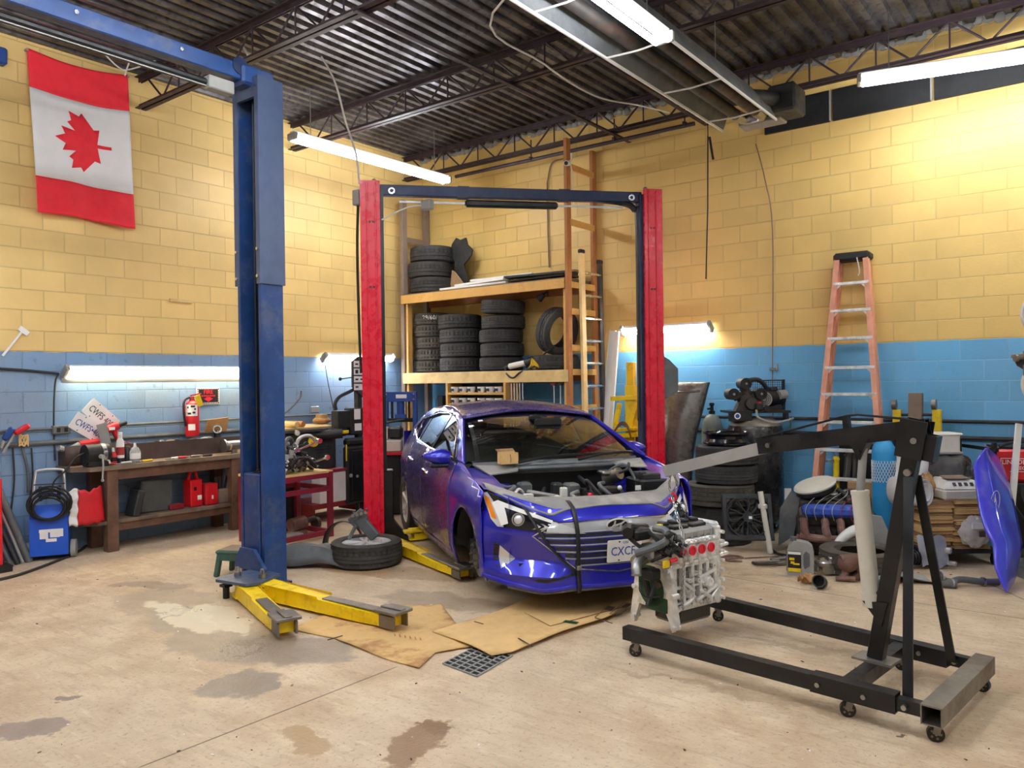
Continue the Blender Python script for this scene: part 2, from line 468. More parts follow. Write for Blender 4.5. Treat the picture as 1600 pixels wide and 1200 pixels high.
# concrete floor with stains that have their own outlines
t = NT('concrete')
fine = t.noise(38, 5, rough=.7); mid = t.noise(2.3, 6, rough=.65); big = t.noise(.55, 4)
col = t.mix(t.ramp(mid, .3, .7), lin('b89c7c'), lin('ddc8a8'))
col = t.mix(t.ramp(big, .35, .65, 0, .55), col, lin('c4b299'))
col = t.mix(t.ramp(fine, .52, .70, 0, .5), col, lin('7c6753'))
st_ = t.node('ShaderNodeMapping'); st_.inputs['Scale'].default_value = (1, 5, 1); st_.inputs['Rotation'].default_value = (0, 0, -.5); t.l.new(t.co, st_.inputs['Vector'])
col = t.mix(t.ramp(t.noise(2.6, 6, st_.outputs[0], .7), .5, .68, 0, .42), col, lin('a08a6e'))
col = t.mix(t.ramp(t.noise(4.1, 6, st_.outputs[0], .7), .55, .72, 0, .45), col, lin('eadac0'))
sp = t.noise(120, 2); col = t.mix(t.ramp(sp, .68, .76, 0, .5), col, lin('efe4d2'))
warp = t.node('ShaderNodeTexNoise'); warp.inputs['Scale'].default_value = 3.2; warp.inputs['Detail'].default_value = 7; warp.inputs['Roughness'].default_value = .65; t.l.new(t.co, warp.inputs['Vector'])
wv = t.node('ShaderNodeVectorMath', operation='MULTIPLY_ADD'); t.l.new(warp.outputs['Color'], wv.inputs[0]); wv.inputs[1].default_value = (.5, .5, 0); t.l.new(t.co, wv.inputs[2])
wsub = t.node('ShaderNodeVectorMath', operation='SUBTRACT'); t.l.new(wv.outputs[0], wsub.inputs[0]); wsub.inputs[1].default_value = (.25, .25, 0)
def stain(col, px, py, rx, ry, rot, c, amt, soft=.12, wx=True):
    p = onZ(px, py)
    m = t.node('ShaderNodeMapping', vector_type='TEXTURE'); t.l.new(wsub.outputs[0] if wx else t.co, m.inputs['Vector'])
    m.inputs['Location'].default_value = (p.x, p.y, 0); m.inputs['Rotation'].default_value = (0, 0, radians(rot)); m.inputs['Scale'].default_value = (rx, ry, 1)
    sx = t.node('ShaderNodeSeparateXYZ'); t.l.new(m.outputs[0], sx.inputs[0])
    r2 = t.math('ADD', t.math('MULTIPLY', sx.outputs[0], sx.outputs[0]), t.math('MULTIPLY', sx.outputs[1], sx.outputs[1]))
    k = t.ramp(r2, 1-soft, 1+soft, amt, 0)
    return t.mix(k, col, lin(c)), k
def seg_stain(col, a, b, w, c, amt, soft=.15):
    A, B = onZ(*a), onZ(*b); mid_ = (A+B)/2
    return stain(col, 0, 0, 1, 1, 0, c, amt) if False else _seg(col, A, B, w, c, amt, soft)
def _seg(col, A, B, w, c, amt, soft):
    p = (A+B)/2; L = (B-A).length/2; rot = math.degrees(atan2(B.y-A.y, B.x-A.x))
    m = t.node('ShaderNodeMapping', vector_type='TEXTURE'); t.l.new(wsub.outputs[0], m.inputs['Vector'])
    m.inputs['Location'].default_value = (p.x, p.y, 0); m.inputs['Rotation'].default_value = (0, 0, radians(rot)); m.inputs['Scale'].default_value = (L, w, 1)
    sx = t.node('ShaderNodeSeparateXYZ'); t.l.new(m.outputs[0], sx.inputs[0])
    x4 = t.math('POWER', t.math('ABSOLUTE', sx.outputs[0]), 4.0)
    r2 = t.math('ADD', x4, t.math('MULTIPLY', sx.outputs[1], sx.outputs[1]))
    k = t.ramp(r2, 1-soft, 1+soft, amt, 0)
    return t.mix(k, col, lin(c)), k
wet = []
for (a, b, w, c, am) in [((215, 925), (300, 960), .30, 'a08c74', .75), ((260, 950), (390, 1025), .26, '9c8b76', .8), ((340, 1010), (560, 1020), .22, '8d7f6f', .85),
                          ((340, 1060), (430, 1075), .2, '877a6c', .85), ((180, 912), (290, 918), .10, '8f7d69', .7), ((310, 945), (380, 990), .10, 'e2d5b8', .8), ((235, 940), (330, 990), .12, 'e6dabf', .8),
                          ((445, 1130), (500, 1175), .10, 'a98c64', .9), ((600, 1195), (700, 1135), .09, '8a6c4c', .95), ((665, 1130), (712, 1140), .09, '7c5f40', .9),
                          ((-10, 1140), (80, 1140), .10, '8d7d74', .85), ((95, 1093), (130, 1090), .035, '84736a', .85), ((520, 885), (740, 905), .20, '8f7455', .6), ((600, 930), (800, 950), .2, '8b7963', .6),
                          ((470, 850), (600, 900), .25, 'b58a58', .5), ((1374, 1143), (1392, 1143), .022, '5a4a40', .9), ((1080, 895), (1500, 912), .02, 'a08b70', .5)]:
    col, k = _seg(col, onZ(*a), onZ(*b), w, c, am*1.0, .34); wet.append(k)
# caster drag marks
for (a, b) in [((1000, 1050), (1330, 1110)), ((1130, 990), (1560, 1060)), ((960, 1040), (1500, 1160))]:
    col, k = _seg(col, onZ(*a), onZ(*b), .03, 'a58d70', .55, .5)
# saw-cut joints
def joint(col, a, b, w=.006):
    A, B = onZ(*a), onZ(*b); p = (A+B)/2; L = (B-A).length/2; rot = math.degrees(atan2(B.y-A.y, B.x-A.x))
    m = t.node('ShaderNodeMapping', vector_type='TEXTURE'); t.l.new(t.co, m.inputs['Vector'])
    m.inputs['Location'].default_value = (p.x, p.y, 0); m.inputs['Rotation'].default_value = (0, 0, radians(rot)); m.inputs['Scale'].default_value = (L, w, 1)
    sx = t.node('ShaderNodeSeparateXYZ'); t.l.new(m.outputs[0], sx.inputs[0])
    r2 = t.math('ADD', t.math('POWER', t.math('ABSOLUTE', sx.outputs[0]), 40.0), t.math('MULTIPLY', sx.outputs[1], sx.outputs[1]))
    return t.mix(t.ramp(r2, .4, 1.3, .85, 0), col, lin('5e5144'))
for a, b in [((215, 1200), (622, 1041)), ((1130, 900), (1340, 935)), ((1420, 940), (1620, 970)), ((1530, 905), (1640, 955))]: col = joint(col, a, b)
rg = t.ramp(t.noise(7, 4), .3, .7, .55, .8)
for k in wet[:4]+wet[7:9]: rg = t.math('MULTIPLY', rg, t.math('SUBTRACT', 1.0, t.math('MULTIPLY', k, .45)))
t.base(col, rg)
t.bump(t.math('ADD', t.noise(55, 4), t.math('MULTIPLY', mid, .6)), .4, .008)
# corrugated deck
t = NT('deck'); n = t.noise(2.0, 5); n2 = t.noise(14, 4)
c = t.mix(t.ramp(n, .35, .7), lin('4c4848'), lin('77757a')); c = t.mix(t.ramp(n2, .5, .7, 0, .7), c, lin('332d30'))
t.base(c, t.ramp(n2, .3, .7, .3, .5), .65)

# ---------------------------------------------------------------- room shell
XM, YM, HC = 13.0, -14.0, 5.03
mb = MB(); mb.box((XM/2, YM/2, -.1), (XM+.4, -YM+.4, .2)); struct('floor', mb, 'concrete', 'stained beige concrete workshop floor with saw-cut joints', 'floor')
mb = MB(); mb.box((-.1, YM/2, 2.6), (.2, -YM, 5.2)); struct('wall_left', mb, 'wall_paint_left', 'block wall with the flag, yellow above and dull blue below', 'wall')
mb = MB(); mb.box((XM/2, .1, 2.6), (XM, .2, 5.2)); struct('wall_right', mb, 'wall_paint_right', 'block wall behind the ladder, yellow above and bright blue below', 'wall')
mb = MB(); mb.box((XM+.1, YM/2, 2.6), (.2, -YM, 5.2)); struct('wall_east', mb, 'wall_plain')
mb = MB(); mb.box((XM/2, YM-.1, 2.6), (XM, .2, 5.2)); struct('wall_south', mb, 'wall_plain')
mb = MB(); pitch = .152; prof = []; x = 0
while x < XM:
    prof += [(x, HC), (x+.06, HC), (x+.076, HC+.045), (x+.136, HC+.045)]; x += pitch
vs = [(a, 0, z) for a, z in prof]+[(a, YM, z) for a, z in prof]; n = len(prof)
mb.add(vs, [(i, i+1, n+i+1, n+i) for i in range(n-1)])
mb.box((XM/2, YM/2, HC+.14), (XM, -YM, .12))
struct('ceiling', mb, 'deck', 'dark corrugated steel roof deck', 'ceiling')
# ragged foam/plaster line where deck meets walls
mb = MB()
for i in range(150):
    x = i*.085; mb.sphere((x+random.uniform(-.02, .02), -.02, HC+.01+random.uniform(-.03, .02)), (.06, random.uniform(.02, .05), random.uniform(.025, .06)), 7, 5)
struct('trim_1', mb, 'pale_grey', 'ragged sealing foam where the roof deck meets the right wall', 'sealing foam')
# ---------------------------------------------------------------- roof steel
def joist(y, label, x1=12.9):
    T = thing('roof_joist', label, 'roof joist', (0, y, 4.66), group='open web roof joists')
    mb = MB()
    for s in (-1, 1):
        mb.box((x1/2, s*.035, .335), (x1, .05, .008)); mb.box((x1/2, s*.014, .31), (x1, .008, .05))
    part(T, 'top_chord', mb, 'joist')
    mb = MB()
    for s in (-1, 1):
        mb.box((x1/2, s*.035, 0), (x1, .05, .008)); mb.box((x1/2, s*.014, .022), (x1, .008, .05))
    part(T, 'bottom_chord', mb, 'joist')
    mb = MB(); x = .15; k = 0
    while x < x1-.7:
        mb.cyl((x, 0, .31), (x+.32, 0, .02), .011, seg=6); mb.cyl((x+.32, 0, .02), (x+.64, 0, .31), .011, seg=6); mb.cyl((x+.64, 0, .31), (x+.64, 0, .02), .009, seg=6)
        x += .64
    part(T, 'web_bar', mb, 'joist'); return T
joist(-.39, 'open web steel roof joist nearest the right wall')
joist(-2.42, 'open web steel roof joist second from the right wall, above the car')
joist(-4.40, 'open web steel roof joist crossing above the tall blue lift post')
mb = MB(); mb.bar((3.6, -.02, 4.62), (3.6, -4.5, 4.62), .045, .006); mb.bar((3.58, -.02, 4.64), (3.58, -4.5, 4.64), .006, .045)
solo('bridging_angle', 'thin steel bridging angle crossing under the joists above the wooden rack', 'steel angle', mb, 'joist')
mb = MB(); mb.bar((4.62, -.02, 4.62), (4.62, -2.5, 4.62), .045, .006); mb.bar((4.60, -.02, 4.64), (4.60, -2.5, 4.64), .006, .045)
solo('bridging_angle', 'steel bridging angle beside the tube heater ending at the right wall', 'steel angle', mb, 'joist')
mb = MB(); mb.tube([onY(712, 276, -.36), onY(1085, 193, -.36)], .025, 8)
for px, py in ((830, 252), (960, 222), (1070, 198)):
    p = onY(px, py, -.36); mb.cyl(p, p+V((0, 0, .28)), .008, seg=6); mb.box(p+V((0, 0, .03)), (.03, .07, .05))
solo('sprinkler_pipe', 'thin dark pipe slung below the joist along the right wall', 'pipe', mb, 'joist')
# radiant tube heater: reflector trough, tubes, burner end
H = thing('tube_heater', 'long grey radiant tube heater hung below the roof beside the top light', 'heater', (5.3, -1.2, 4.1))
hx0, hx1, hy0, hy1, hz = 5.33, 5.86, -1.27, -7.2, 4.1
mb = MB()
prof = [(hx0, hz), (hx0+.06, hz+.16), (hx0+.13, hz+.25), (hx1-.13, hz+.25), (hx1-.06, hz+.16), (hx1, hz)]
vs = []
for y in (hy0, hy1):
    for (a, z) in prof: vs.append((a, y, z))
    for (a, z) in prof: vs.append((a, y, z+.006))
n = 6
mb.add(vs, [(i, i+1, 2*n+i+1, 2*n+i) for i in range(n-1)]+[(n+i+1, n+i, 3*n+i, 3*n+i+1) for i in range(n-1)]+[(0, 2*n, 3*n, n), (n-1, 2*n-1, 4*n-1, 3*n-1)])
part(H, 'reflector', mb, 'grey_plastic', world=True)
mb = MB(); mb.box((hx0, (hy0+hy1)/2, hz), (.014, hy0-hy1, .02)); mb.box((hx1, (hy0+hy1)/2, hz), (.014, hy0-hy1, .02))
part(H, 'edge_rail', mb, 'white_paint', world=True)
for i, xx in enumerate((hx0+.17, hx1-.17)):
    mb = MB(); mb.cyl((xx, hy0-.1, hz+.1), (xx, hy1, hz+.1), .052, seg=14); part(H, 'radiant_tube', mb, 'dark_cast', world=True)
for k in range(6):
    mb = MB(); y = hy0-.35-k*.95; mb.tube([(hx0, y, hz+.005), (hx0+.26, y, hz-.01), (hx1, y, hz+.005)], .008, 6); part(H, 'guard_wire', mb, 'white_paint', world=True)
mb = MB()
for y in (-2.42, -4.4):
    for xx in (hx0+.12, hx1-.12): mb.cyl((xx, y, hz+.24), (xx, y, 4.66), .004, seg=5)
part(H, 'hanging_chain', mb, 'steel', world=True)
mb = MB(); mb.tube([(hx0+.17, hy0-.1, hz+.1), (hx0+.2, hy0+.08, hz+.1), (hx0+.36, hy0+.08, hz+.1), (hx1-.17, hy0-.1, hz+.1)], .055, 12, sm=4); mb.k = 0
part(H, 'return_bend', mb, 'steel', world=True)
mb = MB(); mb.box((hx0+.32, hy0+.22, hz+.07), (.42, .2, .05), b=.01); part(H, 'end_tray', mb, 'pale_grey', world=True)
mb = MB(); mb.box((hx1+.05, hy0+.15, hz+.2), (.26, .34, .26), b=.02); mb.cyl((hx1-.02, hy0-.02, hz+.2), (hx1-.15, hy0-.35, hz+.15), .075, seg=14)
part(H, 'burner_box', mb, 'dark_plastic', world=True)
# black panels along the right wall below the joist
for i, (x0, x1) in enumerate(((5.30, 6.02), (6.03, 6.98), (6.99, 8.3))):
    T = thing('black_board', ['square black panel high on the right wall next to the tube heater', 'black panel high on the right wall behind the bright ceiling lamp tip', 'longest black panel high on the right wall at the frame edge'][i], 'panel', ((x0+x1)/2, -.02, 4.37), group='black panels under the roof')
    mb = MB(); mb.box(((x0+x1)/2, -.02, 4.535), (x1-x0-.02, .03, .33)); part(T, 'board', mb, 'black_plastic', world=True)
    mb = MB(); mb.box((x1-.005, -.037, 4.535), (.016, .01, .33)); part(T, 'joint_strip', mb, 'pale_grey', world=True)
# ---------------------------------------------------------------- fluorescent lights
def lamp(label, a, b, warm=False, wall=None, hang=None, double=False, group=None, r=.019, refl=True, down=V((0, 0, -1))):
    a, b = V(a), V(b); d = (b-a).normalized()
    T = thing('fluorescent_wall_lamp' if wall else 'fluorescent_lamp', label, 'light', (a+b)/2, group=group or 'fluorescent lamps')
    side = d.cross(down).normalized(); tm = 'tube_warm' if warm else ('tube_wall' if wall else 'tube_light')
    mb = MB(); mb.bar(a, b, .09 if not wall else .07, .05, up=down, b=.008); part(T, 'housing', mb, 'white_paint', world=True)
    if refl:
        mb = MB(); w, h = .13, .06
        vs = []
        for p in (a, b):
            for (s, k) in ((-w, .075), (-.05, .02), (.05, .02), (w, .075)): vs.append(p+side*s+down*k)
        mb.add(vs, [(i, i+1, 5+i, 4+i) for i in range(3)]); o = part(T, 'reflector', mb, 'white_paint', world=True)
        m = o.modifiers.new('solid', 'SOLIDIFY'); m.thickness = .004
    for s in (-.045, .045) if double else (0,):
        mb = MB(); mb.cyl(a+d*.03+side*s+down*.06, b-d*.03+side*s+down*.06, r*(1.6 if wall else 1.15), seg=10); part(T, 'lamp_tube', mb, tm, world=True)  # wall tubes made thicker to stand in for their bloom
    for p, q in ((a, 1), (b, -1)):
        mb = MB(); mb.bar(p-d*.012*q, p+d*.028*q, .15, .075, up=down, b=.008)
        mb.v = [tuple(V(v)+down*.035) for v in mb.v]; part(T, 'end_cap', mb, 'pale_grey', world=True)
    if hang:
        for p in (a+d*.25, b-d*.25):
            mb = MB(); mb.tube([p, V((p.x, p.y, hang))], .005, 5); part(T, 'hanging_chain', mb, 'steel', world=True)
    return T
lamp('ceiling lamp above the red lift, hung in front of the left wall', (1.31, -3.40, 4.38), (1.34, -.92, 4.38), hang=4.95, double=True, refl=False)
lamp('brightest ceiling lamp at the top edge, beside the tube heater', (5.94, -3.78, 4.03), (5.94, -6.22, 4.03), hang=4.95, double=True, refl=False)
lamp('ceiling lamp at the right edge, in front of the black panels', (6.56, -1.12, 4.38), (8.9, -.52, 4.38), hang=4.95, double=True, refl=False)
L = V((0, 0, -1)); ow = V((.62, 0, -.78)).normalized()
lamp('long warm wall lamp above the brown workbench and fire extinguisher', (.06, -5.25, 1.83), (.06, -2.85, 1.83), warm=True, wall=1, double=True, down=ow)
lamp('short wall lamp behind the left red lift post', (.10, -2.05, 2.02), (.10, -.80, 2.03), wall=1, refl=False, down=ow)
lamp('short wall lamp behind the right red lift post', (3.52, -.10, 2.28), (4.69, -.10, 2.28), wall=1, refl=False, down=V((0, -.62, -.78)).normalized())
# extra ceiling lamps added out of view to raise the overall brightness
for i, (x, y) in enumerate(((2.2, -7.6), (5.0, -8.6), (8.6, -6.6), (8.2, -10.8), (11.4, -4.2), (4.2, -6.0))):
    lamp(['added ceiling lamp over the open floor left of the camera', 'added ceiling lamp behind the camera on the left', 'added ceiling lamp straight over the camera', 'added ceiling lamp at the back of the shop', 'added ceiling lamp far to the right of the camera', 'added ceiling lamp over the front bay floor'][i], (x, y-1.2, 4.5), (x, y+1.2, 4.5), hang=4.95, double=True, refl=False, group='added ceiling lamps out of view')
SC.view_settings.view_transform = 'Standard'; SC.view_settings.look = 'None'; SC.view_settings.gamma = 1; SC.view_settings.use_curve_mapping = False
SC.view_settings.exposure = 1.3
wd = bpy.data.worlds.new('world'); SC.world = wd; wd.use_nodes = True; wd.node_tree.nodes['Background'].inputs[0].default_value = (.6, .65, .7, 1); wd.node_tree.nodes['Background'].inputs[1].default_value = .1
SC.cycles.use_denoising = True; SC.cycles.max_bounces = 8; SC.cycles.transmission_bounces = 8; SC.cycles.sample_clamp_indirect = 6
# ---------------------------------------------------------------- blue lift (its second column stands beyond the left frame edge)
def column(T, c, D, w, d, h, m_out, m_in, t=.022, lip=.035):
    """C-shaped column: opening faces D; returns the local basis"""
    D = V((D[0], D[1], 0)).normalized(); S = V((-D.y, D.x, 0)); c = V(c)
    B = basis(c, S, D)           # local x across the opening, y towards the opening
    B = Matrix(((S.x, D.x, 0, c.x), (S.y, D.y, 0, c.y), (0, 0, 1, c.z), (0, 0, 0, 1)))
    mb = MB(); mb.M = B
    poly = [(-w/2, -d/2), (w/2, -d/2), (w/2, d/2), (w/2-lip, d/2), (w/2-lip, d/2-t*.6), (w/2-t, d/2-t*.6), (w/2-t, -d/2+t), (-w/2+t, -d/2+t), (-w/2+t, d/2-t*.6), (-w/2+lip, d/2-t*.6), (-w/2+lip, d/2), (-w/2, d/2)]
    mb.prism(poly, h); part(T, 'column', mb, m_out, world=True)
    mb = MB(); mb.M = B; mb.box((0, -d/2+t+.006, h/2), (w-2*t-.004, .006, h-.02)); part(T, 'channel_shade', mb, m_in, world=True)  # dark sheet at the channel back, the recess's shade put into its colour
    return B
BL = thing('two_post_lift', 'tall blue two post lift with yellow arms, in front of the left wall lamp', 'car lift', (2.8, -4.85, 0))
for q, (cy, Dy) in enumerate(((-4.85, -1), (-8.3, 1))):
    B = column(BL, (2.79, cy, .0), (0, Dy), .32, .21, 4.12, 'lift_blue', 'lift_blue_dark')
    mb = MB(); mb.M = B
    # outer sleeve of the height extension, bolted on
    for s in (-1, 1):
        mb.box((s*.168, 0, 3.29), (.014, .24, 1.66)); mb.box((s*.145, .112, 3.29), (.05, .012, 1.66))
    mb.box((0, .1, 4.05), (.34, .03, .16)); mb.box((0, 0, 4.125), (.35, .24, .012))
    part(BL, 'extension_sleeve', mb, 'lift_slate', world=True)
    for s in (-1, 1):
        for z in (2.52, 2.74, 4.05):
            mb = MB(); mb.M = B; mb.cyl((s*.145, .118, z), (s*.145, .132, z), .013, seg=8); part(BL, 'bolt', mb, 'bright_metal', world=True)
    mb = MB(); mb.M = B; mb.box((0, .03, .52), (.2, .16, .8), b=.01); mb.box((-.11, .05, .52), (.02, .1, .8)); part(BL, 'carriage', mb, 'lift_blue', world=True)
    mb = MB(); mb.M = B; mb.box((0, .03, .925), (.09, .06, .02)); mb.cyl((0, .04, .93), (0, .04, .95), .02, seg=8); part(BL, 'carriage_cap', mb, 'black_plastic', world=True)
    for s, r in ((.045, .006), (.075, .004), (-.02, .012)):
        mb = MB(); mb.M = B; mb.cyl((s, .03, .93), (s, .03, 4.05), r, seg=6); part(BL, 'lifting_cable', mb, 'steel' if r < .01 else 'black_plastic', world=True)
    mb = MB(); mb.M = B; mb.box((0, -.02, .008), (.34, .26, .016)); part(BL, 'base_plate', mb, 'lift_blue_dark', world=True)
mb = MB(); mb.box((2.79, -6.6, 4.16), (.12, 3.7, .13), b=.008); mb.box((2.79, -4.9, 4.14), (.2, .3, .16), b=.02); mb.box((2.79, -8.3, 4.14), (.2, .3, .16), b=.02)
part(BL, 'overhead_beam', mb, 'lift_blue', world=True)
for y in (-5.55, -6.3, -7.0):
    mb = MB(); mb.cyl((2.85, y, 4.17), (2.865, y, 4.17), .016, seg=8); part(BL, 'bolt', mb, 'bright_metal', world=True)
mb = MB(); mb.cyl((2.72, -5.05, 4.2), (2.86, -5.05, 4.2), .07, seg=16); part(BL, 'pulley', mb, 'lift_blue_dark', world=True)
mb = MB(); mb.box((2.8, -6.2, 4.0), (.07, 2.2, .06), b=.02); part(BL, 'limit_bar', mb, 'black_plastic', world=True)
mb = MB(); mb.box((2.82, -5.22, 4.0), (.09, .22, .1), b=.008); part(BL, 'switch_box', mb, 'pale_grey', world=True)
mb = MB(); mb.bar((2.82, -5.1, 3.97), (2.82, -8.2, 3.97), .006, .008); part(BL, 'limit_wire', mb, 'pale_grey', world=True)
# arm bracket: gusset, plate and pins
mb = MB(); mb.M = Matrix(((1, 0, 0, 2.79), (0, 0, -1, -4.99), (0, 1, 0, .12), (0, 0, 0, 1)))
mb.prism([(-.15, .03), (.24, .03), (.24, .06), (.1, .2), (-.08, .2), (-.15, .1)], .03); part(BL, 'bracket_gusset', mb, 'lift_blue', world=True)
mb = MB(); mb.M = TR((2.98, -5.16, .135)); mb.prism([(-.13, -.12), (-.08, -.20), (.24, -.15), (.28, -.05), (.18, .20), (-.14, .20)], .022); part(BL, 'arm_bracket', mb, 'lift_slate', world=True)
for x, y in ((2.95, -5.20), (3.17, -5.13)):
    mb = MB(); mb.cyl((x, y, .155), (x, y, .19), .028, seg=12); mb.tube([(x-.02, y, .19), (x-.015, y, .22), (x+.015, y, .22), (x+.02, y, .19)], .007, 6, sm=3); part(BL, 'pivot_pin', mb, 'steel', world=True)
def arm(T, a, b, z0, z1, w0, w1, padM, wedge=True):
    a, b = V((a[0], a[1], 0)), V((b[0], b[1], 0)); d = (b-a).normalized(); s = V((-d.y, d.x, 0)); L = (b-a).length
    B = Matrix(((d.x, s.x, 0, a.x), (d.y, s.y, 0, a.y), (0, 0, 1, 0), (0, 0, 0, 1)))
    mb = MB(); mb.M = B
    # open box head around the pivot, then the tapering box arm with cut-away top
    mb.box((.06, 0, z1-.008), (.2, w0*1.15, .016)); mb.box((.06, 0, z0+.008), (.2, w0*1.15, .016))
    vs = []
    for x, w, za, zb in ((.1, w0, z0, z1), (L*.45, (w0+w1)/2, z0, z1-.02), (L*.8, w1, z0, z1-.03), (L, w1, z0+.01, z1-.035)):
        vs += [(x, -w/2, za), (x, w/2, za), (x, w/2, zb), (x, -w/2, zb)]
    fs = [(3, 2, 1, 0), (12, 13, 14, 15)]
    for i in range(3):
        for k in range(4): fs.append((4*i+k, 4*i+(k+1) % 4, 4*i+4+(k+1) % 4, 4*i+4+k))
    mb.add(vs, fs)
    for sg in (-1, 1):
        mb.add([(.0, sg*w0*.55, z1), (L*.5, sg*w0*.5, z1-.02), (L*.5, sg*w0*.5, z1+.0), (.0, sg*w0*.55, z1+.006)], [(0, 1, 2, 3), (3, 2, 1, 0)])
    ar = part(T, 'lift_arm', mb, 'yellow_paint', world=True)
    mb = MB(); mb.M = B
    mb.box((L*.72, 0, z1-.018), (L*.42, w1*.72, .012), b=.004); o = part(T, 'arm_extension', mb, 'worn_steel', world=True)
    mb = MB(); mb.M = B; mb.box((L-.02, 0, z1-.0), (.2, .17, .022), b=.004); mb.box((L-.02, 0, z1+.016), (.19, .05, .012), b=.003)
    for sg in (-1, 1): mb.box((L-.02, sg*.06, (z0+z1)/2-.01), (.14, .012, z1-z0-.03))
    part(T, 'lift_pad', mb, padM, world=True)
arm(BL, (2.97, -5.19), onZ(446, 972, .1), .022, .135, .13, .12, 'worn_steel')
arm(BL, (3.18, -5.13), onZ(618, 962, .1), .022, .135, .14, .11, 'worn_steel')
mb = MB(); mb.cyl((2.93, -5.29, .0), (2.93, -5.29, .1), .025, seg=10); mb.box((2.93, -5.29, .10), (.07, .07, .02)); part(BL, 'arm_lock', mb, 'black_paint', world=True)

# ---------------------------------------------------------------- red lift
RL = thing('two_post_lift', 'red two post lift with dark crossbar and yellow arms around the car', 'car lift', (2.33, -3.21, 0))
cl, cr = V((2.33, -3.21, 0)), V((4.37, -1.0, 0)); D = (cr-cl).normalized()
for q, (c, dd) in enumerate(((cl, D), (cr, -D))):
    B = column(RL, c, dd, .26, .2, 3.70, 'lift_red', 'black_paint', t=.03, lip=.05)
    mb = MB(); mb.M = B
    sg = -1 if q == 0 else 1
    for yy in (-.03, .055): mb.bar((sg*.134, yy, .05), (sg*.134, yy, 3.68), .02, .012, up=(1, 0, 0), b=.004)
    part(RL, 'column_rib', mb, 'lift_red', world=True)
    for z in (3.28, 2.62):
        for yy in (-.005, .03):
            mb = MB(); mb.M = B; mb.cyl((sg*.129, yy, z), (sg*.134, yy, z), .011, seg=8); part(RL, 'bolt_hole', mb, 'ink_black', world=True)
    mb = MB(); mb.M = B; mb.box((0, .11, 1.9), (.15, .05, 3.5)); part(RL, 'cable_cover', mb, 'lift_blue_dark' if q else 'black_paint', world=True)
    mb = MB(); mb.M = B; mb.box((0, .1, .42), (.19, .2, .66), b=.01); part(RL, 'carriage', mb, 'black_paint', world=True)
    mb = MB(); mb.M = B; mb.box((0, 0, .008), (.44, .4, .016)); part(RL, 'base_plate', mb, 'black_paint', world=True)
    mb = MB(); mb.M = B; mb.add([(-.1, .1, .02), (.1, .1, .02), (.1, .36, .02), (-.1, .36, .02), (-.1, .1, .36), (.1, .1, .36)], [(3, 2, 1, 0), (0, 1, 5, 4), (2, 3, 4, 5), (0, 4, 3), (1, 2, 5)]); part(RL, 'arm_bracket', mb, 'black_paint', world=True)
    mb = MB(); mb.M = B; mb.tube([(0, .03, 3.7), (0, .03, 3.74), (0, .06, 3.74), (0, .06, 3.7)], .008, 6, sm=3); part(RL, 'lifting_eye', mb, 'steel', world=True)
mb = MB(); mb.bar(cl+D*.1+V((0, 0, 3.63)), cr-D*.1+V((0, 0, 3.63)), .09, .11, b=.006)
for t_ in (.32, .68): p = cl.lerp(cr, t_)+V((0, 0, 3.63)); mb.bar(p-D*.06, p+D*.06, .1, .12)
part(RL, 'crossbar', mb, 'lift_blue_dark', world=True)
mb = MB(); mb.bar(cl+D*.3+V((0, 0, 3.52)), cr-D*.3+V((0, 0, 3.52)), .014, .02); part(RL, 'limit_bar', mb, 'galvanised', world=True)
mb = MB(); mb.bar(cl+D*.98+V((0, 0, 3.52)), cl+D*1.98+V((0, 0, 3.52)), .07, .075, b=.02); part(RL, 'limit_bar_pad', mb, 'black_plastic', world=True)
for p in (cl+D*.22, cr-D*.22):
    mb = MB(); n_ = V((D.y, -D.x, 0)); q = p+V((0, 0, 3.62)); mb.ring(q+n_*.045, q+n_*.06, .035, .018, 14); part(RL, 'beam_pin', mb, 'bright_metal', world=True)
mb = MB(); mb.tube([cr-D*.62+V((0, 0, 3.6)), cr-D*.3+V((0, 0, 3.57)), cr-D*.17+V((0, 0, 3.5)), cr-D*.13+V((0, 0, 3.3)), cr-D*.13+V((0, 0, 1.2))], .035, 8, sm=4); part(RL, 'hose_sleeve', mb, 'black_plastic', world=True)
mb = MB(); n_ = V((-D.y, D.x, 0)); p = cl-D*.12; mb.box(p+V((0, 0, 3.55)), (.09, .09, .16), b=.01); part(RL, 'junction_box', mb, 'pale_grey', world=True)
mb = MB(); mb.tube([p+V((0, 0, 3.5)), p+V((.0, -.02, 3.0)), p+V((-.01, 0, 2.2)), p+V((.02, -.01, 1.75))], .014, 6, sm=4); part(RL, 'power_hose', mb, 'black_plastic', world=True)
mb = MB(); p = cl+D*.62-V((0, 0, 0))+V((.05, -.1, 3.47)); mb.box(p, (.13, .08, .1), b=.01); part(RL, 'limit_switch', mb, 'pale_grey', world=True)
mb = MB(); mb.tube([p, p+V((-.16, -.12, -.02)), cl+D*.12+V((.1, -.1, 3.3))], .008, 6, sm=4); part(RL, 'switch_cord', mb, 'white_cord', world=True)
# grey power-unit plate on the outside of the right column
q = cr+D*.21
mb = MB(); mb.M = Matrix(((D.x, 0, -D.y, cr.x), (D.y, 0, D.x, cr.y), (0, 1, 0, 0), (0, 0, 0, 1)))
mb.prism([(.1, 1.42), (.1, 1.90), (.17, 1.86), (.27, 1.76), (.27, 1.52), (.19, 1.46)], .1, h0=-.1); part(RL, 'power_unit_cover', mb, 'grey_plastic', world=True)
arm(RL, (2.70, -3.34), onZ(724, 884, .12), .02, .112, .13, .10, 'worn_steel')
arm(RL, (2.56, -2.98), onZ(658, 826, .12), .02, .112, .12, .10, 'yellow_paint')
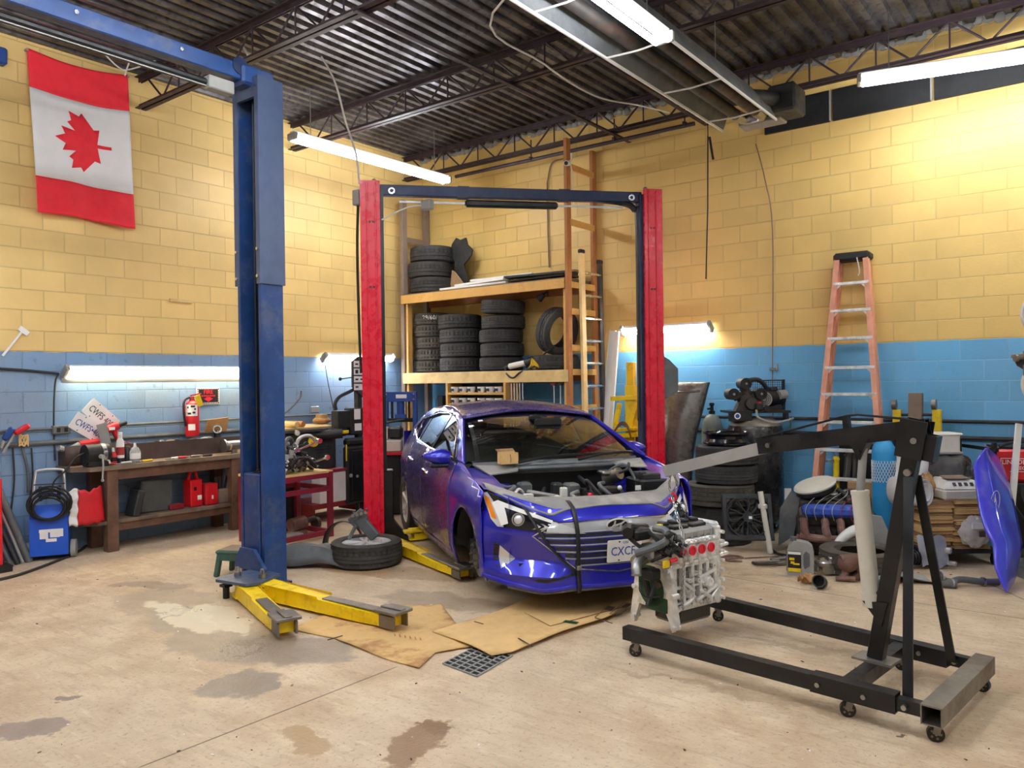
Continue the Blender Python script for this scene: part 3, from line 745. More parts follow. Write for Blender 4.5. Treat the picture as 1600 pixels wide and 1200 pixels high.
# ---------------------------------------------------------------- tyres
def tyre_mb(R, W, ri, seg=64, ribs=4, lug=.006):
    mb = MB()
    P = [(ri, -.34*W), (ri+.01, -.44*W), (ri+.45*(R-ri), -.5*W), (R-.028, -.475*W), (R-.008, -.42*W)]
    lug *= 1.7; lugs = set(); z0, z1 = -.38*W, .38*W; st = (z1-z0)/ribs
    for k in range(ribs):
        a, b = z0+k*st, z0+(k+1)*st
        for zz in (a+.06*st, b-.06*st):
            if k in (0, ribs-1) or zz > 0: lugs.add(len(P))
            P.append((R-(.003 if k in (0, ribs-1) else 0), zz))
        if k < ribs-1: P += [(R-.013, b-.04*st), (R-.013, b+.04*st)]
    P += [(R-.008, .42*W), (R-.028, .475*W), (ri+.45*(R-ri), .5*W), (ri+.01, .44*W), (ri, .34*W), (ri+.03, .36*W), (R-.03, .3*W), (R-.025, 0), (R-.03, -.3*W), (ri+.03, -.36*W), (ri, -.34*W)]
    def mod(r, i, j):
        if j in lugs and i % 2: return r-lug
        return r
    mb.lathe(P, seg, mod=mod); return mb
TY = {}
def tyre_mesh(key, R, W, ri, m, **kw):
    if key not in TY: TY[key] = finish('tyre', tyre_mb(R, W, ri, **kw), m, sharp=40)
    return TY[key]
def tyre(key, M, label, group):
    o = bpy.data.objects.new('tyre', TY[key]); COL.objects.link(o); o.matrix_world = M; XF[o] = M
    props(o, label, 'tyre', group); return o
ORD = ['bottom', 'second from bottom', 'third from bottom', 'fourth from bottom', 'fifth from bottom']
def stack(key, x, y, z, n, h, where, group, tilt=None, jit=.02):
    for k in range(n):
        lab = '%s tyre %s' % ('topmost' if k == n-1 else ORD[k]+' black', where)
        M = TR((x+random.uniform(-jit, jit), y+random.uniform(-jit, jit), z+h*(k+.5)), rz=random.uniform(0, 360))
        if k == n-1 and tilt: M = tilt @ M
        tyre(key, M, lab, group)
tyre_mesh('s1', .272, .172, .19, 'rubber_dust', lug=.01); tyre_mesh('s2', .31, .2, .2, 'rubber'); tyre_mesh('s3', .30, .185, .195, 'rubber', ribs=5)
tyre_mesh('top', .33, .225, .22, 'rubber'); tyre_mesh('big', .345, .215, .22, 'rubber_dust', lug=.01); tyre_mesh('big2', .31, .188, .21, 'rubber', ribs=5)
RZ = 1.79
stack('s1', .44, -.29, RZ, 5, .173, 'in the left stack on the lower rack shelf', 'tyres on the lower rack shelf', jit=.01)
stack('s2', 1.05, -.35, RZ, 4, .201, 'in the middle stack on the lower rack shelf', 'tyres on the lower rack shelf')
stack('s3', 1.78, -.35, RZ, 5, .187, 'in the right stack on the lower rack shelf', 'tyres on the lower rack shelf', tilt=Matrix.Translation((.08, -.02, .018)) @ TR((1.78, -.35, 2.63), ry=3.5) @ TR((-1.78, .35, -2.63)))
stack('top', .49, -.35, 2.93, 3, .226, 'in the stack on the upper rack shelf', 'tyres on the upper rack shelf')
tyre('s3', TR((2.66, -.34, RZ+.0925)), 'tyre lying alone at the right end of the lower rack shelf', 'tyres on the lower rack shelf')
lx = V((.793, .609, 0)); lf0 = V((-.609, .793, 0)); ln0 = (lx*.62-lf0*.70-V((0, 0, .22))).normalized(); lt = ln0.cross(V((0, 0, 1))).normalized()
tyre('s2', basis((2.70, -.36, RZ+.195+.30), lt, ln0.cross(lt)), 'tyre leaning upright over another at the right end of the rack', 'tyres on the lower rack shelf')
# chalk writing on the topmost tyre of the left stack
mb = MB(); src = text_mb('29/60/16', .085, Matrix.Identity(4), .0005)
f_ = V((CAM.x-.44, CAM.y+.29, 0)).normalized(); a0 = atan2(f_.y, f_.x)
mb.add([(.44+(.277+v[2])*cos(a0+v[0]/.272), -.29+(.277+v[2])*sin(a0+v[0]/.272), RZ+.173*4.55+v[1]) for v in src.v], src.f)
solo('chalk_marking', 'white chalk numbers written on the topmost tyre of the left rack stack', 'writing', mb, 'paper')
# ---------------------------------------------------------------- wooden rack in the corner
RK = thing('wooden_rack', 'tall wooden stud rack across the corner holding stacked tyres', 'rack', (1.65, -.35, 0))
for nm, x, y, h, m in (('post', .20, -.63, 4.3, 'wood_grey'), ('post', .11, -.06, 4.3, 'wood_grey'), ('post', 3.08, -.66, 4.62, 'wood_mid'), ('post', 3.08, -.06, 4.60, 'wood_mid')):
    mb = MB(); mb.box((x, y, h/2), (.045 if x > 1 else .07, .09, h), b=.003); part(RK, nm, mb, m, world=True)
for x, z0, z1, m in ((.285, 0, 2.78, 'wood_new'), (3.02, 0, 2.78, 'wood_new')):
    mb = MB(); mb.box((x, -.62, (z0+z1)/2), (.04, .09, z1-z0), b=.003); part(RK, 'inner_post', mb, m, world=True)
mb = MB(); mb.box((1.66, -.69, RZ-.085), (2.86, .04, .15), b=.003); part(RK, 'lower_beam', mb, 'wood_pale', world=True)
mb = MB(); mb.box((1.63, -.69, 2.845), (2.84, .04, .12), b=.003); part(RK, 'upper_beam', mb, 'wood_new', world=True)
for z, nm in ((RZ-.02, 'shelf_board'), (2.91, 'shelf_board')):
    mb = MB(); mb.box((1.60, -.34, z-.0), (2.85, .64, .03)); part(RK, nm, mb, 'wood_grey', world=True)
for z in (RZ-.09, 2.84):
    mb = MB(); mb.box((1.60, -.04, z), (2.9, .04, .12)); part(RK, 'rear_beam', mb, 'wood_mid', world=True)
for x, zs in ((.14, (3.75,)), (3.10, (4.28, 3.6, 2.83, 2.5, 2.05, 1.75, 1.3, .8))):
    for z in zs:
        mb = MB(); mb.box((x-.005, -.36, z), (.03, .56, .075)); part(RK, 'cross_piece', mb, 'wood_new' if x > 1 else 'wood_grey', world=True)
# boards on the upper shelf
for i, (x, y, w, d, z, rz, m, lab) in enumerate([
    (1.50, -.50, 1.15, .30, 2.945, 2, 'white_paint', 'lowest white panel on the upper rack shelf beside the tyres'), (1.62, -.50, .9, .28, 2.985, -3, 'white_paint', 'short white panel stacked on a white panel on the upper rack shelf'),
    (1.95, -.46, 1.0, .28, 3.025, 3, 'white_paint', 'topmost white sheet on the white panels of the upper rack shelf'), (2.57, -.48, .9, .32, 2.96, -2, 'black_gloss', 'glossy black panel at the right end of the upper rack shelf'),
    (2.5, -.44, .95, .3, 3.01, 5, 'dark_plastic', 'dark grey board above the black panel on the upper rack shelf'), (2.4, -.20, 1.1, .2, 3.06, -2, 'cardboard_dull', 'brown board at the back of the upper rack shelf')]):
    mb = MB(); mb.M = TR((x, y, z), rz=rz, ry=random.uniform(-1, 1)); mb.box((0, 0, 0), (w, d, .03), b=.004); solo('flat_sheet', lab, 'panel', mb, m, group='panels on the upper rack shelf')
# dark plastic piece leaning behind the upper tyres
mb = MB(); o = onY(722, 430, -.22)
mb.M = basis(onY(722, 447, -.22), (1, 0, 0), (0, 0, 1))
mb.prism([(-.14, 0), (.14, 0), (.06, .30), (.2, .42), (.22, .5), (.13, .58), (.10, .68), (.0, .66), (-.08, .7), (-.16, .62), (-.2, .5), (-.1, .34)], .03)
solo('fan_shroud', 'grey scalloped plastic shroud standing behind the upper shelf tyres', 'car part', mb, 'dark_plastic')
mb = MB(); mb.M = basis(onY(712, 455, -.3), (1, 0, 0), (0, 0, 1)); mb.prism([(-.1, 0), (.25, 0), (.2, .05), (0, .28), (-.05, .3)], .02)
solo('cardboard_flap', 'brown cardboard flap beside the tyres on the upper rack shelf', 'cardboard', mb, 'cardboard_dull')
# power tool and cords on the lower shelf
mb = MB(); p = onY(808, 572, -.62)
T = thing('angle_grinder', 'white and black power tool lying at the front edge of the rack shelf', 'power tool', (p.x, p.y, RZ))
mb = MB(); mb.tube([(p.x-.12, p.y, RZ+.05), (p.x, p.y, RZ+.07), (p.x+.12, p.y+.02, RZ+.09)], .04, 10); part(T, 'tool_body', mb, 'white_plastic', world=True)
mb = MB(); mb.cyl((p.x-.2, p.y, RZ+.03), (p.x-.12, p.y, RZ+.055), .02, .03); mb.cyl((p.x+.12, p.y+.02, RZ+.08), (p.x+.2, p.y+.05, RZ+.12), .05, .04); part(T, 'tool_head', mb, 'dark_cast', world=True)
mb = MB(); mb.tube([(p.x-.18, p.y-.02, RZ+.03), (p.x-.1, p.y-.09, RZ-.05), (p.x+.0, p.y-.09, RZ-.1), (p.x+.12, p.y-.09, RZ-.03), (p.x+.3, p.y-.02, RZ+.05), (p.x+.4, p.y+.05, RZ+.2), (p.x+.52, p.y+.1, RZ+.28)], .012, 6, sm=5); part(T, 'power_cord', mb, 'mortar_cord', world=True)
mb = MB()
for k in range(5):
    mb.tube([(p.x+.18+.02*k, p.y, RZ+.02), (p.x+.26, p.y-.03, RZ+.06+.02*k), (p.x+.35, p.y+.0, RZ+.03), (p.x+.2, p.y+.06, RZ+.02)], .008, 5, sm=4)
solo('cable_tangle', 'tangle of yellow and black cord beside the power tool on the rack', 'cord', mb, 'tool_yellow')
mb = MB(); mb.sphere((p.x+.08, p.y+.22, RZ+.09), (.12, .07, .09), 10, 6); mb.box((p.x+.2, p.y+.2, RZ+.1), (.1, .08, .12), b=.02)
solo('black_bracket', 'black plastic lump behind the power tool on the rack shelf', 'car part', mb, 'black_plastic')
# clip lamp under the upper shelf
p = onY(848, 463, -.5); T = thing('clip_lamp', 'small black clip lamp hanging under the upper rack shelf', 'lamp', p)
mb = MB(); mb.cyl(p+V((-.06, 0, -.03)), p+V((.02, 0, .02)), .05, .03); part(T, 'lamp_head', mb, 'black_plastic', world=True)
mb = MB(); mb.tube([p+V((.02, 0, .02)), p+V((.06, .02, .06)), p+V((.08, .0, .0))], .015, 6); part(T, 'clip', mb, 'dark_plastic', world=True)
# bin rack under the shelf, with cut-open white jugs
BR = thing('bin_rack', 'small yellow wooden rack of white cups under the tyre shelf', 'rack', (1.62, -.62, .9))
bx0, bx1, by0, by1 = 1.11, 2.12, -.74, -.42
for x in (bx0, bx1):
    mb = MB(); mb.box((x, -.58, 1.27), (.035, .32, .72)); part(BR, 'side_panel', mb, 'wood_new', world=True)
mb = MB(); mb.box((1.615, -.43, 1.27), (1.0, .012, .7)); part(BR, 'back_panel', mb, 'ink_black', world=True)
lv = [1.487, 1.335, 1.18]
for z in lv:
    mb = MB(); mb.box((1.615, -.58, z), (.98, .31, .03)); part(BR, 'shelf_board', mb, 'wood_new', world=True)
for x in (bx0, bx1):
    mb = MB(); mb.box((x, -.58, .455), (.05, .1, .91)); part(BR, 'leg', mb, 'wood_new', world=True)
jug = None; ORDN = ['first', 'second', 'third', 'fourth', 'fifth', 'sixth']
for r_, z in enumerate(lv[:2]):
    for k in range(6):
        x = bx0+.1+k*.148+(.03 if k > 2 else 0)
        if jug is None:
            jug = thing('cup', 'x', 'cup', (x, -.68, z+.016)); jug0 = jug
            mb = MB(); mb.lathe([(.0, 0), (.045, 0), (.055, .04), (.058, .075), (.054, .075), (.05, .04), (.04, .006), (0, .006)], 12); part(jug, 'cup_body', mb, 'white_plastic')
            mb = MB(); mb.box((0, -.058, .035), (.055, .006, .035)); part(jug, 'cup_label', mb, 'ink_black')
            o = jug
        else: o = copy_tree(jug0, TR((x, -.68, z+.016)))
        o['label'] = '%s white cup from the left on the %s board of the bin rack' % (ORDN[k], ['top', 'second'][r_]); o['group'] = 'white cups in the bin rack'
# strings hanging from the shelf and pulleys
mb = MB(); 
for k in range(5):
    x = 2.22+.045*k; mb.tube([(x, -.72, 1.62), (x+.01, -.73, 1.4), (x-.01, -.73, 1.05)], .006, 5)
solo('hanging_string', 'bunch of thin pale cords hanging under the rack next to the bins', 'cord', mb, 'white_cord')
for i, (px, c, lab) in enumerate(((866, 'dark_red', 'red reel hanging under the tyre rack beside the post'), (876, 'dark_plastic', 'grey reel hanging under the tyre rack next to the red reel'))):
    p = onY(px, 597, -.6); T = thing('cord_reel', lab, 'reel', p, group='reels under the rack')
    mb = MB(); mb.cyl(p+V((0, -.03, 0)), p+V((0, .03, 0)), .045, seg=14); part(T, 'reel', mb, c, world=True)
    mb = MB(); mb.tube([p+V((0, 0, .045)), p+V((0, 0, .1))], .006, 5); mb.tube([p+V((.01, -.02, -.045)), p+V((.015, -.03, -.3)), p+V((0, -.03, -.5))], .006, 5); part(T, 'cord', mb, 'white_cord', world=True)
# dark clutter in the gap left of the bins
for i, (x, y, w, d, h, m, lab) in enumerate([(.62, -.3, .2, .2, 1.45, 'dark_plastic', 'dark steel channel standing under the rack left of the bins'), (.78, -.25, .1, .12, 1.5, 'wood_grey', 'grey board standing under the rack left of the bins')]):
    mb = MB(); mb.box((x, y, h/2), (w*.5, d*.5, h), b=.005); solo('standing_board', lab, 'board', mb, m)
# security camera on the right rack post
p = onY(888, 255, -.72); T = thing('security_camera', 'small white security camera on the tall rack post', 'camera', p)
mb = MB(); d_ = V((.35, -.9, -.25)).normalized(); mb.cyl(p+V((0, 0, 0)), p+d_*.13, .034, seg=14); part(T, 'camera_body', mb, 'white_plastic', world=True)
mb = MB(); mb.cyl(p+d_*.13, p+d_*.136, .024, seg=12); part(T, 'lens', mb, 'ink_black', world=True)
mb = MB(); mb.tube([p, p+V((.03, .03, .05)), p+V((.01, .05, .13))], .01, 6); mb.tube([p+V((.02, .02, 0)), p+V((.05, 0, -.1)), p+V((.04, .02, -.25)), p+V((.05, .03, -.5))], .006, 5, sm=3); part(T, 'bracket', mb, 'white_plastic', world=True)
# ---------------------------------------------------------------- aluminium extension ladder beside the rack
AL = thing('extension_ladder', 'aluminium extension ladder standing against the right end of the tyre rack', 'ladder', (3.26, -.6, 0))
for y0, h, m in ((-.72, 3.2, 'worn_steel'), (-.30, 3.12, 'dark_cast')):
    mb = MB(); mb.hollow((3.39, y0-.06, 0), (3.31, y0, h), .035, .085, .006, up=(0, 1, 0)); part(AL, 'rail', mb, 'wood_pale' if m == 'worn_steel' else m, world=True)
    mb = MB(); mb.box((3.31, y0, h), (.05, .1, .05), b=.01); part(AL, 'end_cap', mb, 'black_plastic', world=True)
for k in range(11):
    z = .2+k*.275; t_ = z/3.2; x = 3.39-.08*t_; o_ = -.06*(1-t_)
    mb = MB(); mb.cyl((x, -.72+o_, z), (x, -.30+o_, z), .018, seg=8); part(AL, 'rung', mb, 'bright_metal', world=True)
# lengths of trim and pipe standing beside it
for i, (px, py, m, lab, w) in enumerate([(945, 512, 'wood_pale', 'pale wooden strip standing beside the aluminium ladder', .03), (950, 517, 'white_paint', 'left white metal strip standing beside the aluminium ladder', .03), (954, 517, 'white_paint', 'middle white metal strip standing beside the aluminium ladder', .025), (959, 518, 'white_plastic', 'rightmost white metal strip standing beside the aluminium ladder', .03)]):
    p = onY(px+6, py, -.12-.05*i); mb = MB(); mb.bar((p.x-.08+.02*i, p.y-.35, 0), p, w, .05); solo('metal_strip' if i else 'wooden_strip', lab, 'strip', mb, m, group='strips beside the ladder' if i else None)
# ---------------------------------------------------------------- the sedan
CARM = Matrix.Translation((4.88, -3.42, 0)) @ Matrix.Rotation(-.605, 4, 'Z')
CAR = thing('sedan', 'dark blue sedan without its hood and front wheels, standing between the red lift posts', 'car', M=CARM)
def plan(x): return lerp(x, [-3.65, -3.45, -3.2, -2.9, -2.4, -1.4, -.4, .1, .42, .62, .75], [.66, .765, .825, .865, .893, .90, .90, .893, .865, .79, .68])
def zoff(z): return lerp(z, [.1, .16, .3, .5, .68, .74, .85, .97, 1.0, 1.36, 1.45], [-.10, -.06, -.015, .0, -.004, .006, -.028, -.075, -.095, -.30, -.36])
def Wd(x, z): return plan(x)+zoff(z)
def arc(cx, cz, r, a0, a1, n): return [(cx+r*cos(radians(a0+(a1-a0)*i/n)), cz+r*sin(radians(a0+(a1-a0)*i/n))) for i in range(n+1)]
def side(poly, s, off=0.0, du=.08, dv=.05):
    mb = MB(); mb.patch(poly, lambda x, z: V((x, s*(Wd(x, z)+off), z)), du, dv)
    if s > 0: mb.f = [tuple(reversed(f)) for f in mb.f]
    return mb
def shell(o, t):
    m = o.modifiers.new('shell', 'SOLIDIFY'); m.thickness = t; m.offset = 0
FA, RA = arc(0, .31, .365, 180, 0, 18), arc(-2.70, .315, .375, 180, 8, 18)
fender = [(-.385, .2)]+FA+[(.365, .2), (.42, .2), (.42, .62), (.40, .845), (.2, .895), (-.1, .955), (-.27, .985), (-.44, .985), (-.455, .2)]
sill = [(-.385, .155), (-.385, .24), (-2.31, .24), (-2.31, .155)]
fdoor = [(-.465, .245), (-.465, .972), (-1.56, .992), (-1.60, .7), (-1.58, .245)]
rdoor = [(-1.59, .245), (-1.61, .7), (-1.57, .992), (-2.46, 1.032), (-2.50, .85)]+[p for p in reversed(RA) if p[0] > -2.50 and p[1] > .33][0:0]+[(-2.44, .60), (-2.37, .5), (-2.325, .36), (-2.315, .245)]
quarter = [(-2.51, .85), (-2.47, 1.034), (-2.92, 1.118), (-2.66, 1.245), (-2.72, 1.30), (-3.02, 1.19), (-3.32, 1.085), (-3.55, 1.06), (-3.63, .95), (-3.62, .55), (-3.45, .28), (-3.10, .26)]+RA[:14]
quarter = [p for p in quarter if not (p[0] > -2.44 and p[1] < .6)]
rail = [(-.455, .985), (-1.05, 1.268), (-1.3, 1.318), (-1.6, 1.342), (-2.0, 1.33), (-2.4, 1.275), (-2.66, 1.245), (-2.72, 1.30), (-2.4, 1.362), (-2.0, 1.397), (-1.6, 1.397), (-1.25, 1.362), (-.98, 1.31), (-.55, 1.115), (-.25, .985)]
for s in (-1, 1):
    nm = 'right' if s < 0 else 'left'
    o = part(CAR, 'front_fender', side(fender, s), 'car_blue'); shell(o, .012)
    o = part(CAR, 'sill_panel', side(sill, s), 'car_dusty'); shell(o, .02)
    d1 = part(CAR, 'front_door', side(fdoor, s), 'car_dusty'); shell(d1, .02)
    d2 = part(CAR, 'rear_door', side(rdoor, s), 'car_dusty'); shell(d2, .02)
    o = part(CAR, 'rear_quarter_panel', side(quarter, s), 'car_dusty'); shell(o, .015)
    o = part(CAR, 'roof_rail', side(rail, s), 'car_blue'); shell(o, .03)
    # door handles
    for d, x, z in ((d1, -1.43, .80), (d2, -2.28, .845)):
        mb = MB(); y = s*(Wd(x, z)+.018)
        mb.tube([(x-.105, y-s*.02, z+.012), (x-.08, y, z+.012), (x+.08, y+.0, z), (x+.1, y-s*.02, z)], .014, 8, sm=3); part(d, 'door_handle', mb, 'chrome')
        mb = MB(); mb.sphere((x, s*(Wd(x, z)+.002), z-.008), (.085, .008, .032), 12, 6); part(d, 'handle_recess', mb, 'car_blue')
    # character creases along the doors
    mb = MB(); mb.tube([(xx, s*(Wd(xx, zz)+.002), zz) for xx, zz in ((-.5, .64), (-1.0, .70), (-1.6, .77), (-2.3, .86), (-3.0, .93))], .006, 6); part(CAR, 'shoulder_crease', mb, 'car_dusty')
    mb = MB(); mb.tube([(xx, s*(Wd(xx, zz)+.002), zz) for xx, zz in ((-.48, .27), (-1.1, .30), (-1.8, .345), (-2.25, .42))], .008, 6); part(CAR, 'lower_crease', mb, 'car_dusty')
    # side glass, dark pillars, bright trim
    fg = [(-.60, 1.0), (-1.07, 1.255), (-1.3, 1.308), (-1.52, 1.325), (-1.58, 1.005)]
    rg_ = [(-1.65, 1.008), (-1.60, 1.33), (-2.0, 1.318), (-2.30, 1.275), (-2.36, 1.04)]
    qg = [(-2.40, 1.045), (-2.34, 1.27), (-2.64, 1.236), (-2.88, 1.122)]
    for g in (fg, rg_, qg): part(CAR, 'side_window', side(g, s, -.012, .2, .2), 'glass')
    bp = [(-1.58, .995), (-1.52, 1.33), (-1.60, 1.335), (-1.65, 1.0)]
    part(CAR, 'window_pillar', side(bp, s, -.006, .2, .1), 'black_gloss')
    part(CAR, 'window_pillar', side([(-2.36, 1.035), (-2.30, 1.28), (-2.34, 1.275), (-2.40, 1.04)], s, -.006, .2, .1), 'black_gloss')
    part(CAR, 'mirror_base_panel', side([(-.47, .985), (-.60, .995), (-.60, 1.045)], s, -.004, .2, .1), 'black_plastic')
    mb = MB(); tp = [(-.62, .998), (-1.6, 1.003), (-2.38, 1.037), (-2.92, 1.12), (-2.66, 1.243), (-2.4, 1.278), (-2.0, 1.332), (-1.6, 1.345), (-1.3, 1.32), (-1.05, 1.268), (-.62, 1.0)]
    mb.tube([(x, s*(Wd(x, z)+.006), z) for x, z in [(V(p)) for p in tp]], .011, 6); part(CAR, 'window_trim', mb, 'chrome')
    # door mirror
    mb = MB(); mb.grid(lambda u, v: V((-.69+(.05+.05*u)*cos(2*pi*v)*sin(pi*min(1, .12+.86*u))**.5-.05*u, s*(.83+.23*u), 1.0+.012*u+(.085-.035*u)*sin(2*pi*v)*sin(pi*min(1, .12+.86*u))**.5)), 12, 16)
    mr = part(CAR, 'door_mirror', mb, 'car_blue')
    mb = MB(); mb.box((-.70, s*.92, .93), (.09, .17, .03), b=.012); mb.bar((-.68, s*.80, .985), (-.72, s*.93, .94), .06, .035, b=.01); part(mr, 'mirror_bracket', mb, 'black_plastic')
    mb = MB(); mb.box((-.785, s*.945, 1.0), (.012, .15, .10), b=.005); part(mr, 'mirror_glass', mb, 'chrome')
    # tail lamp
    part(CAR, 'tail_lamp', side([(-3.10, .985), (-3.28, 1.03), (-3.52, 1.03), (-3.58, .93), (-3.45, .86)], s, .008), 'dark_red')
    # wheel-arch liners, inner side wall behind glass line
    mb = MB(); mb.grid(lambda u, v: V((-.0+.355*cos(pi*u), s*(.86-.22*v), .31+.355*sin(pi*u))), 12, 1); part(CAR, 'wheel_arch_liner', mb, 'black_plastic')
    mb = MB(); mb.grid(lambda u, v: V((-2.70+.365*cos(pi*u), s*(.86-.26*v), .315+.365*sin(pi*u))), 12, 1); part(CAR, 'wheel_arch_liner', mb, 'black_plastic')
    # interior door skins and pillars
    mb = MB(); mb.box((-1.5, s*.76, .66), (2.0, .05, .6), b=.02); part(CAR, 'door_trim', mb, 'interior')
    # front hub with brake rotor, the wheel is off
    y = s*.76; z = .27
    mb = MB(); mb.cyl((0, y-.01, z), (0, y+.014, z), .14, seg=28); mb.cyl((0, y, z), (0, s*.80, z), .08, .075, seg=20)
    hb = part(CAR, 'brake_rotor', mb, 'rotor')
    for k in range(5):
        a = 2*pi*k/5; mb = MB(); mb.cyl((.055*cos(a), s*.80, z+.055*sin(a)), (.055*cos(a), s*.835, z+.055*sin(a)), .008, seg=6); part(hb, 'wheel_stud', mb, 'worn_steel')
    mb = MB(); mb.box((-.12, y, z+.02), (.07, .09, .16), b=.02); part(hb, 'brake_caliper', mb, 'dark_cast')
    mb = MB(); mb.cyl((-.02, s*.68, .3), (-.04, s*.58, .80), .045, seg=12); mb.lathe([(.075+.012*(i % 2), .05*i) for i in range(7)], 12, M=TR((-.03, s*.62, .48))); part(CAR, 'suspension_strut', mb, 'dark_cast')
    mb = MB(); mb.bar((0, s*.72, .2), (-.1, s*.35, .2), .12, .05, b=.01); part(CAR, 'control_arm', mb, 'dark_cast')
# roof, rear window, boot
def ze(x): return lerp(x, [-2.75, -2.4, -2.0, -1.6, -1.25, -.98], [1.295, 1.36, 1.395, 1.395, 1.362, 1.31])
def roof(u, v):
    x = -1.0-1.55*u; s_ = 2*v-1; e = ze(x-(.0)); w = Wd(x, e)
    x2 = x+(.07*(1-s_*s_) if u < .1 else .07*(1-s_*s_)*(1-u)); return V((x2 if u > 0 else -.98-.04*(1-s_*s_)+0*.1, s_*w, e+.052*(1-s_*s_)))
mb = MB(); mb.grid(roof, 18, 16); o = part(CAR, 'roof', mb, 'car_dusty'); shell(o, .02)
mb = MB(); mb.grid(lambda u, v: V((-1.02-1.4*u, (2*v-1)*.56, ze(-1.02-1.4*u)-.01)), 8, 4); part(CAR, 'headliner', mb, 'headliner')
def rearwin(u, v):
    s_ = 2*v-1; x = -2.50-.62*u; z = 1.36+.03*(1-s_*s_)-.225*u-.02*u*u; return V((x-.10*(1-s_*s_)*u, s_*(.565+.06*u), z))
mb = MB(); mb.grid(rearwin, 6, 8); part(CAR, 'rear_window', mb, 'glass_clear')
mb = MB(); mb.grid(lambda u, v: V((-3.10-.53*u-.05*(1-(2*v-1)**2), (2*v-1)*(.70-.02*u), 1.10-.03*u+.02*(1-(2*v-1)**2))), 4, 8); part(CAR, 'boot_lid', mb, 'car_blue')
mb = MB(); mb.grid(lambda u, v: V((-3.62-.1*(1-(2*v-1)**2)+.08*abs(u-.5), (2*v-1)*.72, 1.06-.8*u)), 5, 10); part(CAR, 'rear_bumper', mb, 'car_blue')
# windscreen
def wsb(s_): return V((-.12-.17*s_*s_, s_*.70, 1.0-.02*s_*s_))
def wst(s_): return V((-1.03-.02*s_*s_+.0, s_*.585, 1.355-.045*s_*s_))
def wsc(u, v):
    s_ = 2*v-1; p = wsb(s_).lerp(wst(s_), u); return p+V((.03, 0, .045))*(4*u*(1-u))*.6
mb = MB(); mb.grid(wsc, 10, 16); ws = part(CAR, 'windscreen', mb, 'glass_clear')
mb = MB(); mb.grid(lambda u, v: wsc(.955+.045*u, v)+V((-.004, 0, -.004)), 1, 16); mb.grid(lambda u, v: wsc(.0+.05*u, v)+V((-.006, 0, -.004)), 1, 16)
mb.grid(lambda u, v: wsc(v, .025*u)+V((-.004, 0, -.003)), 1, 10); mb.grid(lambda u, v: wsc(v, 1-.025*u)+V((-.004, 0, -.003)), 1, 10); part(ws, 'black_border', mb, 'ink_black')
mb = MB(); mb.grid(lambda u, v: wsc(.84+.05*u, .075+.035*v)+V((.004, 0, .004)), 1, 1); part(ws, 'windscreen_sticker', mb, 'paper')
mb = MB(); mb.grid(lambda u, v: wsc(.25+.06*u, .90+.03*v)+V((-.006, 0, -.004)), 1, 1); part(ws, 'red_sticker', mb, 'red_fabric')
# cabin: tub, dash, seats, wheel, mirror
mb = MB(); mb.box((-1.7, 0, .33), (3.2, 1.5, .06)); mb.box((-.28, 0, .62), (.06, 1.46, .6)); mb.box((-2.62, 0, .62), (.06, 1.4, .56)); part(CAR, 'cabin_floor', mb, 'interior')
mb = MB(); mb.grid(lambda u, v: V((-.30-.42*u-.1*(1-(2*v-1)**2)*(1-u)+.15*(1-(2*v-1)**2)*(1-u), (2*v-1)*.70, .95+.035*sin(pi*u)-.02*u)), 6, 10); mb.box((-.66, 0, .78), (.12, 1.4, .28), b=.05); part(CAR, 'dashboard', mb, 'interior')
def seat(y, x=-1.25, w=.5):
    mb = MB(); mb.box((x+.12, y, .50), (.52, w, .16), b=.05); st = part(CAR, 'seat', mb, 'fabric_dark')
    mb = MB(); mb.bar((x-.12, y, .52), (x-.34, y, 1.10), w*.96, .16, up=(1, 0, 0), b=.06); part(st, 'backrest', mb, 'fabric_dark')
    mb = MB(); mb.box((x-.37, y, 1.22), (.11, .27, .19), b=.05); part(st, 'headrest', mb, 'fabric_dark')
    mb = MB(); 
    for k in (-1, 1): mb.cyl((x-.345, y+k*.06, 1.06), (x-.365, y+k*.06, 1.16), .008, seg=6)
    part(st, 'headrest_post', mb, 'chrome')
seat(-.36); seat(.36)
mb = MB(); mb.box((-2.3, 0, .5), (.5, 1.25, .18), b=.05); rs = part(CAR, 'rear_seat', mb, 'fabric_dark')
mb = MB(); mb.bar((-2.5, 0, .5), (-2.72, 0, 1.08), 1.25, .14, up=(1, 0, 0), b=.05); part(rs, 'backrest', mb, 'fabric_dark')
mb = MB()
R_ = TR((-.80, .36, .90), ry=-66); mb.M = R_
mb.tube([(.185*cos(2*pi*k/20), .185*sin(2*pi*k/20), 0) for k in range(20)], .015, 8, closed=True); mb.box((0, 0, -.02), (.12, .15, .05), b=.02)
for a in (0, 180, 270): mb.bar((0, 0, -.01), (.18*sin(radians(a)), .18*cos(radians(a)), 0), .035, .02)
part(CAR, 'steering_wheel', mb, 'black_plastic')
mb = MB(); mb.box((-.70, .08, 1.275), (.04, .26, .075), b=.02); mb.cyl((-.70, .08, 1.29), (-.82, .02, 1.33), .018); mb.box((-.82, 0, 1.315), (.1, .1, .05), b=.015); part(CAR, 'rear_view_mirror', mb, 'black_plastic')
mb = MB(); mb.M = TR((-.38, .50, .985), rz=-15, ry=12); mb.prism([(-.1, -.16), (.1, -.14), (.08, .15), (-.09, .16)], .006); part(CAR, 'dash_papers', mb, 'grey_plastic')
